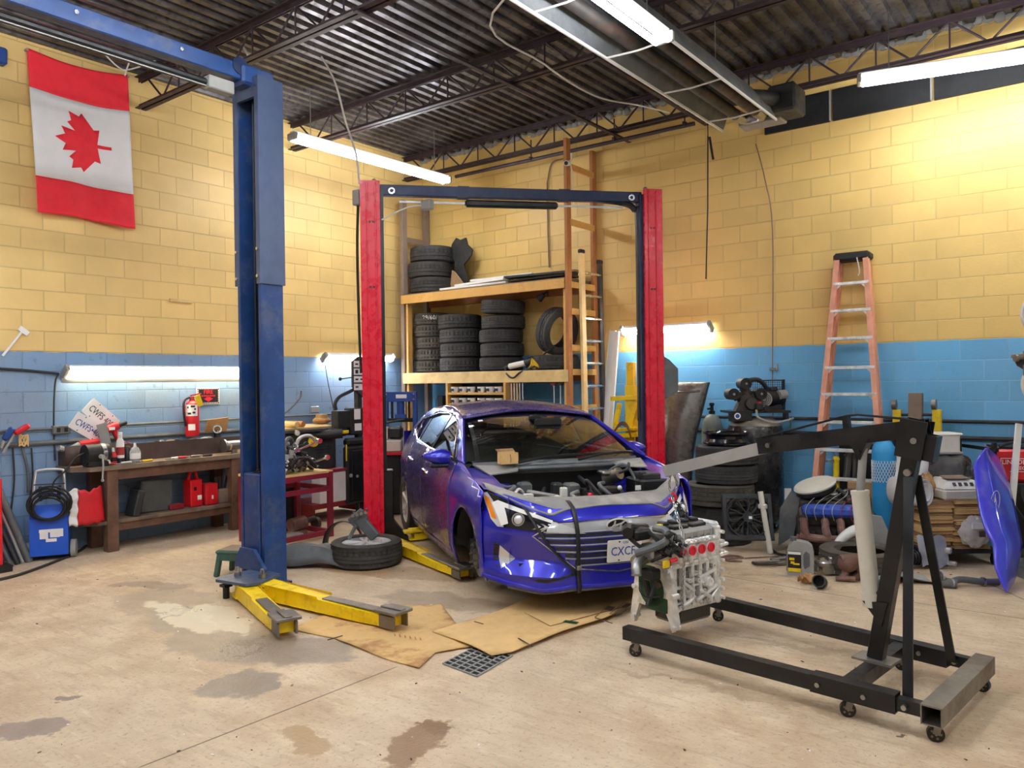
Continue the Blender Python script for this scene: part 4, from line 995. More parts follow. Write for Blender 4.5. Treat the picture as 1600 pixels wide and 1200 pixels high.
# rear wheels
def wheel(x, y, z, s, R=.315, tw=.205):
    mb = tyre_mb(R, tw, .205, 56, 4, .006); mb.v = [tuple(TR((x, y, z), rx=90) @ V(p)) for p in mb.v]
    w = part(CAR, 'wheel', mb, 'rubber')
    mb = MB(); M = TR((x, y, z), rx=-90*s)
    mb.lathe([(.207, -.09), (.21, .085), (.198, .085), (.192, .06), (.188, -.085)], 36, M=M)
    for k in range(5):
        for d in (-.16, .16):
            a = 2*pi*k/5; mb.bar(M @ V((.03*cos(a), .03*sin(a), .06)), M @ V((.195*cos(a+d), .195*sin(a+d), .075)), .03, .02, up=M.to_3x3() @ V((0, 0, 1)), b=.004)
    mb.cyl(M @ V((0, 0, .03)), M @ V((0, 0, .078)), .045, .035, 16); part(w, 'alloy_rim', mb, 'silver_paint')
    mb = MB(); mb.cyl(M @ V((0, 0, 0)), M @ V((0, 0, .02)), .14, seg=24); part(w, 'brake_drum', mb, 'dark_cast')
wheel(-2.70, -.785, .315, -1); wheel(-2.70, .785, .315, 1)
# underbody
mb = MB(); mb.box((-1.45, 0, .24), (3.9, 1.4, .08), b=.02); mb.box((.2, 0, .28), (.5, 1.1, .1), b=.02); part(CAR, 'underbody', mb, 'black_plastic')
# ---- front end
def Sx(y, z):
    a = min(1.0, abs(y)/.87)
    return .885-.50*a**3.0 + lerp(z, [.15, .2, .26, .36, .5, .62, .70, .76, .86], [-.03, .012, .0, -.012, -.004, -.02, -.055, -.10, -.16]) - .085*max(0, 1-((abs(y)-.60)/.27)**2)*lerp(z, [.255, .285, .385, .54, .565], [0, -.25, 1, .22, 0])
def front(poly, off=0.0, du=.05, dv=.03, sym=False):
    mb = MB()
    for s in ((1, -1) if sym else (1,)):
        k = MB(); k.patch([(s*a, b) for a, b in poly], lambda y, z: V((Sx(y, z)+off, y, z)), du, dv)
        # orient outward
        for i, f in enumerate(k.f):
            a, b, c = (V(k.v[j]) for j in f[:3])
            if (b-a).cross(c-a).x < 0: k.f[i] = tuple(reversed(f))
        mb.add(k.v, k.f)
    return mb
half = [(0, .205), (.45, .205), (.53, .175), (.74, .205), (.868, .235), (.868, .62), (.80, .83), (.70, .83), (.42, .745), (0, .755)]
cov = half+[(-a, b) for a, b in reversed(half[1:-1])]
o = part(CAR, 'front_bumper', front(cov, 0, .04, .019), 'car_blue'); shell(o, .01); bump_ = o
def fline(pts, r, off=.004, m='black_plastic', nm='trim', parent=None, sym=True):
    mb = MB()
    for s in ((1, -1) if sym else (1,)):
        q = []
        P = [(s*a, b) for a, b in pts]
        for i in range(len(P)-1):
            for k in range(6):
                t_ = k/6; q.append((P[i][0]+(P[i+1][0]-P[i][0])*t_, P[i][1]+(P[i+1][1]-P[i][1])*t_))
        q.append(P[-1]); mb.tube([V((Sx(a, b)+off, a, b)) for a, b in q], r, 6)
    return part(parent or CAR, nm, mb, m)
# grille
gh = [(0, .305), (.30, .345), (.40, .42), (.575, .565), (.485, .625), (0, .60)]
gp = gh+[(-a, b) for a, b in reversed(gh[1:-1])]
GR = part(CAR, 'grille', front(gp, .005), 'ink_black')
def gw(z): return lerp(z, [.305, .345, .42, .565, .625], [.0, .30, .40, .575, .485])
for z in (.365, .412, .459, .506, .553, .595):
    w = gw(z)-.015; mb = MB()
    mb.grid(lambda u, v: V((Sx((2*u-1)*w, z)+.012+.010*sin(pi*v), (2*u-1)*w, z-.006+.012*v)), 24, 3)
    part(GR, 'grille_bar', mb, 'dark_chrome')
    mb = MB(); mb.grid(lambda u, v: V((Sx((2*u-1)*w, z+.024)+.008, (2*u-1)*w, z+.012+.017*v)), 24, 1); part(GR, 'grille_slat', mb, 'dark_plastic')
fline([(.485, .628), (.58, .565), (.40, .415), (.31, .345), (0, .308)], .007, .010, 'chrome', 'grille_surround', GR)
cb = [(0, .60), (.22, .60), (.50, .585), (.47, .645), (.2, .665), (0, .672)]
mb = front(cb+[(-a, b) for a, b in reversed(cb[1:-1])], .014); part(GR, 'chrome_bar', mb, 'dark_chrome')
fline([(0, .673), (.2, .666), (.42, .655)], .006, .016, 'chrome', 'chrome_edge', GR)
# emblem: an oval ring with a slanted H
mb = MB(); c = V((Sx(0, .632)+.026, .0, .632)); EM = basis(c, (0, 1, 0), (.18, 0, 1))
mb.tube([EM @ V((.082*cos(2*pi*k/28), .043*sin(2*pi*k/28), 0)) for k in range(28)], .007, 6, closed=True)
mb.tube([EM @ V(p) for p in ((-.058, -.027, 0), (-.028, -.004, .002), (-.02, .03, 0))], .007, 6, sm=4)
mb.tube([EM @ V(p) for p in ((.058, .027, 0), (.028, .004, .002), (.02, -.03, 0))], .007, 6, sm=4)
mb.tube([EM @ V(p) for p in ((-.034, -.008, 0), (0, .0, .002), (.034, .008, 0))], .007, 6)
part(GR, 'oval_emblem', mb, 'silver_paint')
mb = MB(); mb.add([EM @ V((.079*cos(2*pi*k/28), .041*sin(2*pi*k/28), -.006)) for k in range(28)], [tuple(range(28))]); part(GR, 'emblem_plate', mb, 'ink_black')
# hood-line lip, headlamps, fog pockets, lower lip
lip = [(0, .672), (.2, .667), (.40, .665), (.45, .68), (.33, .735), (.15, .752), (0, .755)]
part(CAR, 'front_lip_panel', front(lip+[(-a, b) for a, b in reversed(lip[1:-1])], .010), 'car_blue')
for s in (-1, 1):
    hl = [(.235, .585), (.50, .592), (.775, .612), (.805, .66), (.83, .835), (.80, .845), (.66, .775), (.45, .682)]
    def F(poly, off, m, nm, par=None, du=.05, dv=.03): return part(par or CAR, nm, front([(s*a, b) for a, b in poly], off, du, dv), m)
    HLO = F(hl, .012, 'lamp_black', 'headlamp')
    F([(.74, .612), (.775, .612), (.805, .66), (.828, .83), (.80, .838), (.775, .78)], .016, 'lens_clear', 'side_lens', HLO)
    F([(.775, .66), (.802, .67), (.824, .825), (.795, .80)], .020, 'amber', 'amber_marker', HLO)
    F([(.715, .64), (.755, .62), (.785, .77), (.75, .79), (.45, .676), (.45, .655), (.72, .745)], .020, 'white_paint', 'light_guide', HLO)
    F([(.235, .585), (.50, .592), (.49, .625), (.45, .668), (.40, .655)], .020, 'lens_clear', 'inner_lens', HLO)
    c = V((Sx(s*.655, .672)+.02, s*.655, .672)); nrm = V((.82, s*.5, .25)).normalized()
    mb = MB(); mb.ring(c-nrm*.01, c+nrm*.008, .047, .038, 20); part(HLO, 'projector_ring', mb, 'bright_metal')
    mb = MB(); mb.sphere(c-nrm*.012, .036, 14, 8); part(HLO, 'projector_lens', mb, 'lens_clear')
    for k in range(3):
        y0 = .555-.042*k; F([(y0, .652), (y0-.028, .632), (y0+.012, .612), (y0+.028, .612), (y0-.008, .633), (y0+.016, .652)], .019, 'bright_metal', 'led_chevron', HLO)
    FP = F([(.765, .30), (.79, .31), (.79, .50), (.76, .495)], .008, 'ink_black', 'air_slot')
    for k in range(4): F([(.765, .325+.045*k), (.79, .325+.045*k), (.79, .332+.045*k), (.765, .332+.045*k)], .014, 'dark_plastic', 'slot_bar', FP)
    F([(.757, .315), (.757, .475), (.66, .385)], .010, 'lens_clear', 'fog_insert')
    F([(.50, .27), (.74, .275), (.80, .30), (.80, .285), (.74, .255), (.50, .245), (.32, .30), (.30, .32)], .007, 'black_plastic', 'lower_trim')
    # sculpted facet above the fog pocket
fline([(0, .225), (.33, .222), (.52, .19), (.74, .225), (.85, .25)], .018, -.004, 'car_blue', 'lower_lip')
fline([(0, .205), (.33, .20), (.53, .168), (.72, .195)], .014, -.012, 'grey_plastic', 'chin_spoiler')
fline([(.84, .60), (.62, .545), (.58, .535)], .006, .0, 'car_blue', 'bumper_crease')
# number plate
PM = basis((Sx(0, .46)+.034, .055, .455), (0, 1, 0), (.12, 0, 1))
mb = MB(); mb.M = PM; mb.prism([(-.15, -.072), (-.143, -.079), (.143, -.079), (.15, -.072), (.15, .072), (.143, .079), (-.143, .079), (-.15, .072)], .004); NP = part(CAR, 'number_plate', mb, 'paper')
part(NP, 'plate_number', text_mb('CXCF', .088, PM @ Matrix.Translation((-.030, -.005, .005)), .001, sx=.82), 'ink_blue')
part(NP, 'plate_header', text_mb('ON', .026, PM @ Matrix.Translation((-.012, .058, .005)), .0005), 'ink_blue')
for k in (-1, 1):
    mb = MB(); mb.cyl(PM @ V((-.06, k*.066, .003)), PM @ V((-.06, k*.066, .008)), .006, seg=8); part(NP, 'plate_screw', mb, 'ink_black')
# ---- engine bay, open
mb = MB(); mb.box((.22, 0, .34), (.85, 1.3, .04)); mb.box((-.20, 0, .66), (.04, 1.36, .56)); part(CAR, 'firewall', mb, 'ink_black')
for s in (-1, 1):
    mb = MB()
    mb.grid(lambda u, v: V((-.2+.78*u, s*(.70-.05*sin(pi*u)), .36+.46*v)), 8, 4)
    mb.grid(lambda u, v: V((-.25+.62*u, s*(.66+.165*v+(.02*v if u < .8 else .0)), lerp(-.25+.62*u, [-.25, .1, .45, .6], [.945, .905, .835, .80])+.008*v)), 8, 3)
    part(CAR, 'inner_fender', mb, 'car_blue')
    mb = MB(); mb.lathe([(.0, .03), (.05, .035), (.09, .0), (.14, -.02), (.17, -.25)], 20, M=TR((-.02, s*.56, .80))); part(CAR, 'strut_tower', mb, 'car_blue')
    mb = MB(); mb.add([(.04, s*.68, .925), (-.20, s*.74, .975), (-.10, s*.40, .968), (.0, s*.44, .94)]+[(.04, s*.68, .915), (-.20, s*.74, .965), (-.10, s*.40, .958), (.0, s*.44, .93)], [(0, 1, 2, 3), (7, 6, 5, 4), (0, 4, 5, 1), (1, 5, 6, 2), (2, 6, 7, 3), (3, 7, 4, 0)])
    part(CAR, 'cowl_corner_cover', mb, 'support_grey')
def cw(s_): return -.02-.20*s_*s_
mb = MB(); mb.grid(lambda u, v: V((lerp(u, [0, 1], [-.13-.17*(2*v-1)**2, cw(2*v-1)]), (2*v-1)*.735, .998-.02*u-.02*(2*v-1)**2+.010*sin(3*pi*u))), 8, 20); mb.grid(lambda u, v: V((cw(2*v-1)-.02*u, (2*v-1)*.735, .978-.02*(2*v-1)**2-.07*u)), 2, 20)
part(CAR, 'cowl_panel', mb, 'grey_plastic')
mb = MB(); mb.tube([(cw(s_)+.02, s_*.72, .952-.03*abs(s_)**3) for s_ in [k/10-1 for k in range(21)]], .018, 8); part(CAR, 'cowl_seal', mb, 'grey_plastic')
for (pts) in ([(-.04, -.42, 1.0), (-.1, -.12, 1.03), (-.13, .25, 1.035), (-.17, .45, 1.03)], [(-.05, .10, 1.0), (-.12, .35, 1.03), (-.2, .60, 1.03), (-.25, .69, 1.02)]):
    mb = MB(); mb.tube(pts, .012, 6, sm=4); wp = part(CAR, 'wiper', mb, 'black_plastic')
def lipz(y): return lerp(abs(y), [0, .15, .33, .45, .66, .80], [.758, .756, .742, .70, .785, .855])
def lipx(y): return Sx(y, lipz(y))+.010
def cover(u, v):
    y = (2*v-1)*.80; a = abs(y); xr = lerp(a, [0, .5, .66, .8], [.56, .52, .40, .24]); zr = lerp(a, [0, .5, .66, .8], [.785, .80, .845, .89])
    return V((xr+(lipx(y)-xr)*u, y, zr+(lipz(y)-zr)*u+.012*sin(pi*u)+.003*sin(30*v)))
mb = MB(); mb.grid(cover, 6, 44); o = part(CAR, 'radiator_support_cover', mb, 'support_grey'); shell(o, .012)
mb = MB(); mb.box((.50, 0, .55), (.06, 1.16, .42)); part(CAR, 'radiator', mb, 'black_plastic')
# bits inside the bay
def bit(nm, m, fn): mb = MB(); fn(mb); return part(CAR, nm, mb, m)
bit('air_conditioning_hose', 'white_plastic', lambda b: b.tube([(.44, -.33, .62), (.42, -.31, .74), (.38, -.27, .77), (.35, -.22, .76)], .014, 8, sm=4))
bit('hose_block', 'white_plastic', lambda b: b.box((.37, -.20, .775), (.05, .05, .13), b=.006))
bit('hose_fitting', 'red_cap', lambda b: (b.cyl((.36, .0, .72), (.42, .0, .74), .022, seg=10), b.cyl((.38, .01, .77), (.42, .01, .77), .018, seg=10)))
bit('compressor', 'dark_cast', lambda b: (b.cyl((.2, .12, .70), (.2, .36, .70), .08, seg=18), b.cyl((.2, .06, .70), (.2, .12, .70), .065, seg=18), b.box((.22, .25, .78), (.1, .16, .05), b=.01)))
bit('brake_reservoir', 'steel', lambda b: (b.cyl((.05, .30, .84), (.18, .36, .90), .055, .05, seg=14), b.box((.08, .28, .90), (.14, .10, .03), b=.01)))
bit('reservoir_cap', 'white_plastic', lambda b: b.sphere((.30, .30, .80), .02, 8, 6))
bit('battery_tray', 'black_plastic', lambda b: (b.box((.22, .58, .78), (.30, .24, .16), b=.015),))
bit('fuse_box', 'dark_plastic', lambda b: (b.box((.24, .56, .88), (.22, .16, .05), b=.01), b.box((.3, .5, .90), (.06, .05, .04), b=.008)))
bit('connector', 'paper', lambda b: (b.box((.345, .44, .80), (.012, .05, .035)),))
for k, pts in enumerate([[(.42, -.62, .80), (.3, -.5, .76), (.12, -.52, .80), (-.02, -.40, .78)], [(.40, -.56, .78), (.36, -.44, .72), (.2, -.40, .74), (.05, -.32, .70)], [(.44, -.48, .76), (.30, -.36, .66), (.1, -.3, .70), (-.05, -.2, .78)],
                          [(.0, .28, .86), (.1, .42, .96), (.2, .47, .88), (.34, .46, .74), (.45, .42, .70)], [(-.05, .1, .86), (.1, .12, .80), (.24, .10, .74), (.3, .2, .70)], [(.02, .5, .90), (.14, .46, .97), (.22, .4, .93), (.12, .32, .88)], [(.38, -.66, .82), (.34, -.58, .86), (.22, -.6, .84), (.1, -.66, .86)], [(.44, .34, .72), (.46, .2, .66), (.42, .05, .64), (.46, -.1, .66)]]):
    mb = MB(); mb.tube(pts, .012 if k % 2 else .016, 7, sm=4); part(CAR, 'hose', mb, 'dark_plastic' if k % 3 else 'grey_plastic')
rb = random.Random(8)
for k in range(16):
    y = rb.uniform(-.58, .55); z = rb.uniform(.66, .84); x = rb.uniform(-.12, .25)
    bit('hose', ['dark_plastic', 'grey_plastic', 'black_plastic', 'support_grey'][k % 4], lambda b: b.tube([(x, y, z), (x+rb.uniform(.03, .12), y+rb.uniform(-.12, .12), z+rb.uniform(-.02, .09)), (x+rb.uniform(.1, .2), y+rb.uniform(-.18, .18), z+rb.uniform(-.1, .02))], rb.uniform(.008, .017), 7, sm=4))
for k in range(9):
    y = -.56+.135*k; bit('bay_module', ['dark_plastic', 'grey_plastic', 'dark_cast'][k % 3], lambda b: b.box((rb.uniform(-.12, .12), y, rb.uniform(.66, .80)), (rb.uniform(.08, .14), rb.uniform(.07, .12), rb.uniform(.08, .16)), b=.015))
bit('wiring_connector', 'pale_grey', lambda b: [b.box((.4-.05*k, -.58+.05*(k % 3), .79+.01*k), (.05, .03, .03), b=.005) for k in range(1)])
bit('washer_pipe', 'aluminium', lambda b: b.tube([(.38, -.60, .80), (.34, -.55, .84), (.3, -.5, .80), (.28, -.52, .74)], .012, 8, sm=4))
bit('headlamp_connector', 'white_plastic', lambda b: b.box((.42, -.50, .80), (.05, .07, .03), b=.005))
# ---- straps hanging over the bumper, box on the cowl
def straploc(P): return [CARM @ V(p) for p in P]
def strap(pts, w, label, side_=V((0, 1, 0))):
    mb = MB(); P = straploc(pts); sd = (CARM.to_3x3() @ V(side_)).normalized()*w/2
    vs = []
    for p in P: vs += [p-sd, p+sd]
    mb.add(vs, [(2*i, 2*i+2, 2*i+3, 2*i+1) for i in range(len(P)-1)])
    o = solo('strap', label, 'strap', mb, 'black_plastic', group='straps tied around the bumper'); m = o.modifiers.new('t', 'SOLIDIFY'); m.thickness = .004; return o
yy = -.30
strap([(.56, yy+.02, .795), (.70, yy+.01, .785), (Sx(yy, .745)+.02, yy, .76)]+[(Sx(yy, z)+.034, yy, z) for z in (.70, .66, .60, .52, .44, .36, .28, .22, .18)]+[(.60, yy, .17)], .030, 'black strap hanging straight down over the grille of the blue car')
mb = MB(); p = CARM @ V((Sx(yy, .36)+.045, yy, .355)); mb.box(p, (.02, .035, .03), Matrix.Rotation(-.605, 3, 'Z'), b=.004); solo('buckle', 'small steel buckle on the straight black strap over the grille', 'buckle', mb, 'steel')
P2 = [(.34, -.64, .83), (.50, -.62, .80)]+[(Sx(a, b)+.028, a, b) for a, b in ((-.60, .74), (-.585, .70), (-.56, .64), (-.53, .58), (-.48, .50), (-.41, .42), (-.34, .35), (-.315, .30))]
strap(P2, .026, 'black strap slanting from the headlamp across the blue bumper')
BX = CARM @ TR((-.07, -.50, .99), rz=8, s=.76); T = thing('cardboard_box', 'small open brown box standing on the cowl under the windscreen', 'box', M=BX)
mb = MB()
mb.box((0, 0, .006), (.09, .20, .012)); mb.box((.04, 0, .055), (.006, .20, .10)); mb.box((-.04, 0, .065), (.006, .20, .12)); mb.box((0, -.1, .06), (.08, .006, .11)); mb.box((0, .1, .06), (.08, .006, .11)); part(T, 'box_body', mb, 'cardboard')
mb = MB(); mb.add([(-.043, -.1, .125), (-.043, .1, .125), (-.10, .105, .15), (-.10, -.105, .15)], [(0, 1, 2, 3), (3, 2, 1, 0)]); part(T, 'box_flap', mb, 'cardboard_dull')
mb = MB(); mb.tube([(.0445, .01, .012), (.0445, .014, .05), (.0445, .006, .10)], .003, 5); part(T, 'torn_edge', mb, 'brown_dark')
# ---------------------------------------------------------------- engine crane
RN, RF, FN, FF = onZ(1462, 1158), onZ(1535, 1080), onZ(993, 1025), onZ(1122, 970)
RM, FM = (RN+RF)/2, (FN+FF)/2
cdir = (FM-RM).normalized(); cn = V((-cdir.y, cdir.x, 0))
def onC(x, y, off=0.0):
    d = ray(x, y); P0 = RM+cn*off; return CAM+d*((P0-CAM).dot(cn)/d.dot(cn))
CR = thing('engine_crane', 'black folding engine crane on casters carrying the silver engine', 'engine crane', RM)
rdir = (RF-RN).normalized()
Z0, Z1 = .085, .175; ZC = (Z0+Z1)/2
up_ = V((0, 0, ZC))
mb = MB(); mb.hollow(RN-rdir*.06+up_, RF+rdir*.06+up_, .09, .09, .006); part(CR, 'rear_beam', mb, 'worn_steel', world=True, label='scuffed bare steel rear beam')
def caster(p, d):
    p = V((p.x, p.y, 0)); d = V((d.x, d.y, 0)).normalized(); s = V((-d.y, d.x, 0)); w = p+V((0, 0, .036))
    mb = MB(); mb.cyl(w-s*.013, w+s*.013, .036, seg=20); mb.ring(w-s*.0135, w+s*.0135, .037, .028, 20)
    c = part(CR, 'caster', mb, 'black_paint', world=True)
    mb = MB()
    for k in range(5):
        a = 2*pi*k/5; q = w+d*(.02*cos(a))+V((0, 0, .02*sin(a))); mb.cyl(q-s*.0142, q+s*.0142, .006, seg=8)
    part(c, 'wheel_holes', mb, 'bench_top', world=True)
    mb = MB()
    for k in (-1, 1): mb.bar(w+s*.018*k, w+s*.018*k+d*.01+V((0, 0, .045)), .03, .003, up=s)
    mb.box(w+d*.008+V((0, 0, .046)), (.05, .05, .006)); mb.cyl(w-s*.02, w+s*.02, .006, seg=8)
    part(c, 'caster_fork', mb, 'worn_steel', world=True)
sd_ = V((.2, 1, 0))
for p, d in ((RN, V((1, .3, 0))), (RF, V((1, -.2, 0))), (FN, V((1, .5, 0))), (FF, V((1, .4, 0)))): caster(p, d)
mN, mF = onZ(1338, 1108), None
ld = (FN-RN).normalized(); lf = (FF-RF).normalized()
tN = (mN-RN).dot(ld); caster(RN+ld*tN, V((1, .4, 0))); caster(RF+lf*(tN*1.05), V((1, .2, 0)))
for a, b, d in ((RN, FN, ld), (RF, FF, lf)):
    mb = MB(); mb.hollow(a+d*.05+up_, a+d*.26+up_, .05, .06, .005); mb.hollow(a+d*.16+up_, a+d*.56+up_, .078, .088, .005)
    part(CR, 'leg_socket', mb, 'black_paint', world=True)
    mb = MB(); mb.hollow(a+d*.5+up_, b+d*.07+up_, .066, .076, .005); mb.bar(b+d*.065+up_, b+d*.072+up_, .06, .07); part(CR, 'leg', mb, 'black_paint', world=True)
    for q in (.12, .30, .52):
        mb = MB(); s = V((-d.y, d.x, 0)); p = a+d*q+up_; mb.cyl(p-s*.05, p+s*.05, .012, seg=10); part(CR, 'bolt', mb, 'steel', world=True)
    for q in (.24, .40):
        mb = MB(); s = V((-d.y, d.x, 0)); p = a+d*q+up_; mb.cyl(p-s*.0405, p+s*.0405, .01, seg=10); part(CR, 'pin_hole', mb, 'ink_black', world=True)
xa, xb = RN+ld*.40+up_, RF+lf*.40+up_
mb = MB(); mb.hollow(xa, xb, .07, .07, .005); part(CR, 'cross_tube', mb, 'black_paint', world=True)
# mast in the crane's centre plane
mB = (xa+xb)/2+V((0, 0, .045)); mT = onC(1433, 662); 
mb = MB(); mb.box((mB.x, mB.y, mB.z-.004), (.2, .14, .012), Matrix.Rotation(atan2(cdir.y, cdir.x), 3, 'Z')); part(CR, 'mast_plate', mb, 'worn_steel', world=True)
mb = MB(); mb.bar(mB, mB.lerp(mT, .97), .066, .078, up=cdir, b=.004); part(CR, 'mast', mb, 'black_paint', world=True)
mb = MB(); md = (mT-mB).normalized()
for k in (-1, 1): mb.bar(mB.lerp(mT, .86)+cn*.05*k, mT+md*.02+cn*.05*k, .008, .13, up=cdir)
part(CR, 'mast_bracket', mb, 'black_paint', world=True)
q = mB.lerp(mT, .9)-cdir*.085; mb = MB(); mb.hollow(q-md*.06, q+md*.07, .08, .06, .006, up=cdir); part(CR, 'handle_socket', mb, 'black_paint', world=True)
# boom
bb, bt, be = onC(1447, 668), onC(1040, 736), onC(1188, 697)
bd = (be-bb).normalized()
mb = MB(); mb.hollow(bb-bd*.01, be, .07, .09, .006); part(CR, 'boom', mb, 'black_paint', world=True)
mb = MB(); mb.hollow(be-bd*.12, bt, .052, .07, .006); part(CR, 'boom_extension', mb, 'galvanised', world=True, label='bare silver boom extension')
for pp, m, r in ((onC(1434, 688), 'steel', .016), (onC(1424, 737), 'steel', .018), (onC(1207, 695), 'steel', .014)):
    mb = MB(); mb.cyl(pp-cn*.062, pp+cn*.062, r, seg=10); part(CR, 'bolt', mb, m, world=True)
for px, py in ((1252, 688), (1302, 681), (1356, 674)):
    pp = onC(px, py); mb = MB(); mb.cyl(pp-cn*.0362, pp+cn*.0362, .012, seg=10); part(CR, 'pin_hole', mb, 'ink_black', world=True)
pp, pq = onC(1324, 672), onC(1322, 650)
mb = MB(); mb.bar(pp, pq, .04, .03, up=cdir); part(CR, 'truss_post', mb, 'black_paint', world=True)
mb = MB(); mb.tube([onC(1180, 697)+V((0, 0, .04)), onC(1215, 680)+V((0, 0, .01)), pq, onC(1340, 648), onC(1420, 655)], .006, 6); part(CR, 'truss_rod', mb, 'black_paint', world=True)
# ram
r0, r1, r2 = onC(1362, 935), onC(1344, 772), onC(1349, 700)
rdv = (r1-r0).normalized()
mb = MB(); mb.cyl(r0, r1, .044, seg=20); mb.cyl(r1, r1+rdv*.02, .047, seg=20); mb.cyl(r0-rdv*.04, r0+rdv*.03, .049, seg=20); ram = part(CR, 'hydraulic_ram', mb, 'cream_plastic', world=True)
mb = MB(); mb.cyl(r1, r2+rdv*.0, .021, seg=14); part(ram, 'ram_rod', mb, 'dark_chrome', world=True)
mb = MB()
T3 = (onC(1330, 690), onC(1362, 684), onC(1347, 718))
mb.add([p+cn*.04*k for k in (-1, 1) for p in T3], [(0, 1, 2), (3, 5, 4), (0, 3, 4, 1), (1, 4, 5, 2), (2, 5, 3, 0)])
pp = onC(1346, 706); mb.cyl(pp-cn*.05, pp+cn*.05, .014, seg=10); o = part(CR, 'ram_bracket', mb, 'black_paint', world=True)
mb = MB()
T3 = (onC(1353, 936), onC(1392, 940), onC(1382, 976))
mb.add([p+cn*.045*k for k in (-1, 1) for p in T3], [(0, 2, 1), (3, 4, 5), (0, 1, 4, 3), (1, 2, 5, 4), (2, 0, 3, 5)])
pp = onC(1362, 944); mb.cyl(pp-cn*.045, pp+cn*.045, .014, seg=10); mb.bar(pp, onC(1392, 950), .05, .04); part(CR, 'ram_bracket', mb, 'black_paint', world=True)
mb = MB(); mb.box(r0+cdir*-.05+V((0, 0, .02)), (.05, .05, .06), b=.008); part(ram, 'pump_block', mb, 'dark_cast', world=True)
# braces from the mast to the rear of the legs
bm = onC(1426, 744)
for a, d, k in ((RN, ld, -1), (RF, lf, 1)):
    s = V((-d.y, d.x, 0)); kk = 1 if s.dot(bm-a) > 0 else -1
    q = a+d*.13+up_+s*kk*.045
    mb = MB(); mb.bar(bm+cn*.055*(1 if (cn.dot(a-bm)) > 0 else -1), q, .012, .045, up=cdir); part(CR, 'brace', mb, 'black_paint', world=True)
# ---------------------------------------------------------------- hanging engine
tip = bt-bd*.05
EA = V((.303, .951, 0)).normalized(); EE = V((.951, -.303, 0)).normalized()
e0 = dep(1061, 890, 4.98); e0.z = 0
EM_ = Matrix(((EA.x, EE.x, 0, e0.x), (EA.y, EE.y, 0, e0.y), (0, 0, 1, 0), (0, 0, 0, 1)))
EN = thing('engine', 'silver four cylinder engine with red port plugs hanging from the crane', 'engine', M=Matrix.Translation((0, 0, .115)) @ EM_)
EZ = .085
def ep(name, m, fn, par=None):
    mb = MB(); fn(mb); mb.v = [(a, b, c-EZ) for a, b, c in mb.v]; return part(par or EN, name, mb, m)
rnd = random.Random(3)
ep('engine_block', 'block_shaded', lambda b: (b.box((.0, -.01, .335), (.40, .22, .29), b=.015), [b.box((rnd.uniform(-.17, .17), .10, rnd.uniform(.22, .44)), (rnd.uniform(.02, .06), .03, rnd.uniform(.02, .05)), b=.006) for _ in range(24)]))
def ribs(b):
    for a in (-.18, -.10, -.02, .05, .115, .185): b.bar((a, .122, .205), (a, .118, .48), .020+.012*rnd.random(), .045, up=(0, 1, 0), b=.006)
    for z in (.235, .33, .46): b.box((0.0, .118, z), (.39, .03, .014), b=.004)
    b.box((0, 0, .475), (.42, .27, .022), b=.006); b.box((.0, .0, .205), (.42, .27, .035), b=.008)
    for i in range(34):
        a, z = rnd.uniform(-.19, .19), rnd.uniform(.20, .46); q = rnd.uniform(.006, .015); b.ring((a, .12, z), (a, .145+rnd.uniform(0, .012), z), q, q*.5, 10)
    b.cyl((.10, .11, .34), (.10, .165, .34), .045, .032, 16); b.ring((.10, .165, .34), (.10, .172, .34), .03, .016, 14); b.cyl((-.06, .12, .28), (-.06, .16, .28), .026, .02, 12)
    for (p, q, w) in (((.0, .14, .235), (.18, .155, .31), .03), ((-.19, .14, .19), (-.02, .155, .27), .026), ((.03, .14, .37), (.19, .14, .41), .02), ((.03, .145, .30), (.12, .155, .24), .022), ((-.1, .14, .36), (-.02, .15, .30), .018), ((.12, .14, .22), (.19, .15, .29), .028)): b.bar(p, q, w, .022, b=.006)
ep('block_ribs', 'aluminium', ribs)
def head(b):
    b.box((.01, -.005, .55), (.43, .26, .14), b=.012)
    for a in (-.125, -.04, .045, .13): b.cyl((a, .12, .555), (a, .148, .555), .036, .034, 16); b.box((a, .13, .50), (.03, .04, .06), b=.008)
    b.box((.01, .128, .60), (.42, .03, .02), b=.006)
    for i in range(10): b.cyl((-.19+.042*i, .125, .61), (-.19+.042*i, .15, .61), .008, seg=8)
HD = ep('cylinder_head', 'aluminium', head)
for a in (-.125, -.04, .045, .13):
    o = ep('port_plug', 'red_cap', lambda b: (b.ring((a, .146, .555), (a, .158, .555), .030, .021, 16), b.cyl((a, .10, .555), (a, .151, .555), .0215, seg=14)), HD)
ep('valve_cover', 'pale_grey', lambda b: (b.box((.01, -.01, .645), (.43, .24, .055), b=.015), b.box((.01, .07, .665), (.40, .05, .03), b=.008), [b.cyl((-.18+.06*i, .11, .62), (-.18+.06*i, .11, .66), .009, seg=8) for i in range(7)]))
CV = ep('coil_cover', 'black_plastic', lambda b: (b.box((.03, -.02, .685), (.36, .10, .03), b=.008), b.box((-.06, .06, .69), (.13, .05, .025), b=.006), b.box((.10, .06, .69), (.13, .05, .025), b=.006), [b.box((-.12+.09*i, -.02, .705), (.05, .07, .03), b=.008) for i in range(4)]))
ep('oil_cap', 'safety_yellow', lambda b: b.cyl((-.17, .0, .67), (-.17, .0, .71), .022, seg=12), CV)
ep('oil_pan', 'black_gloss', lambda b: (b.box((.04, -.01, .14), (.31, .22, .11), b=.02), b.box((.0, -.0, .19), (.40, .25, .012))))
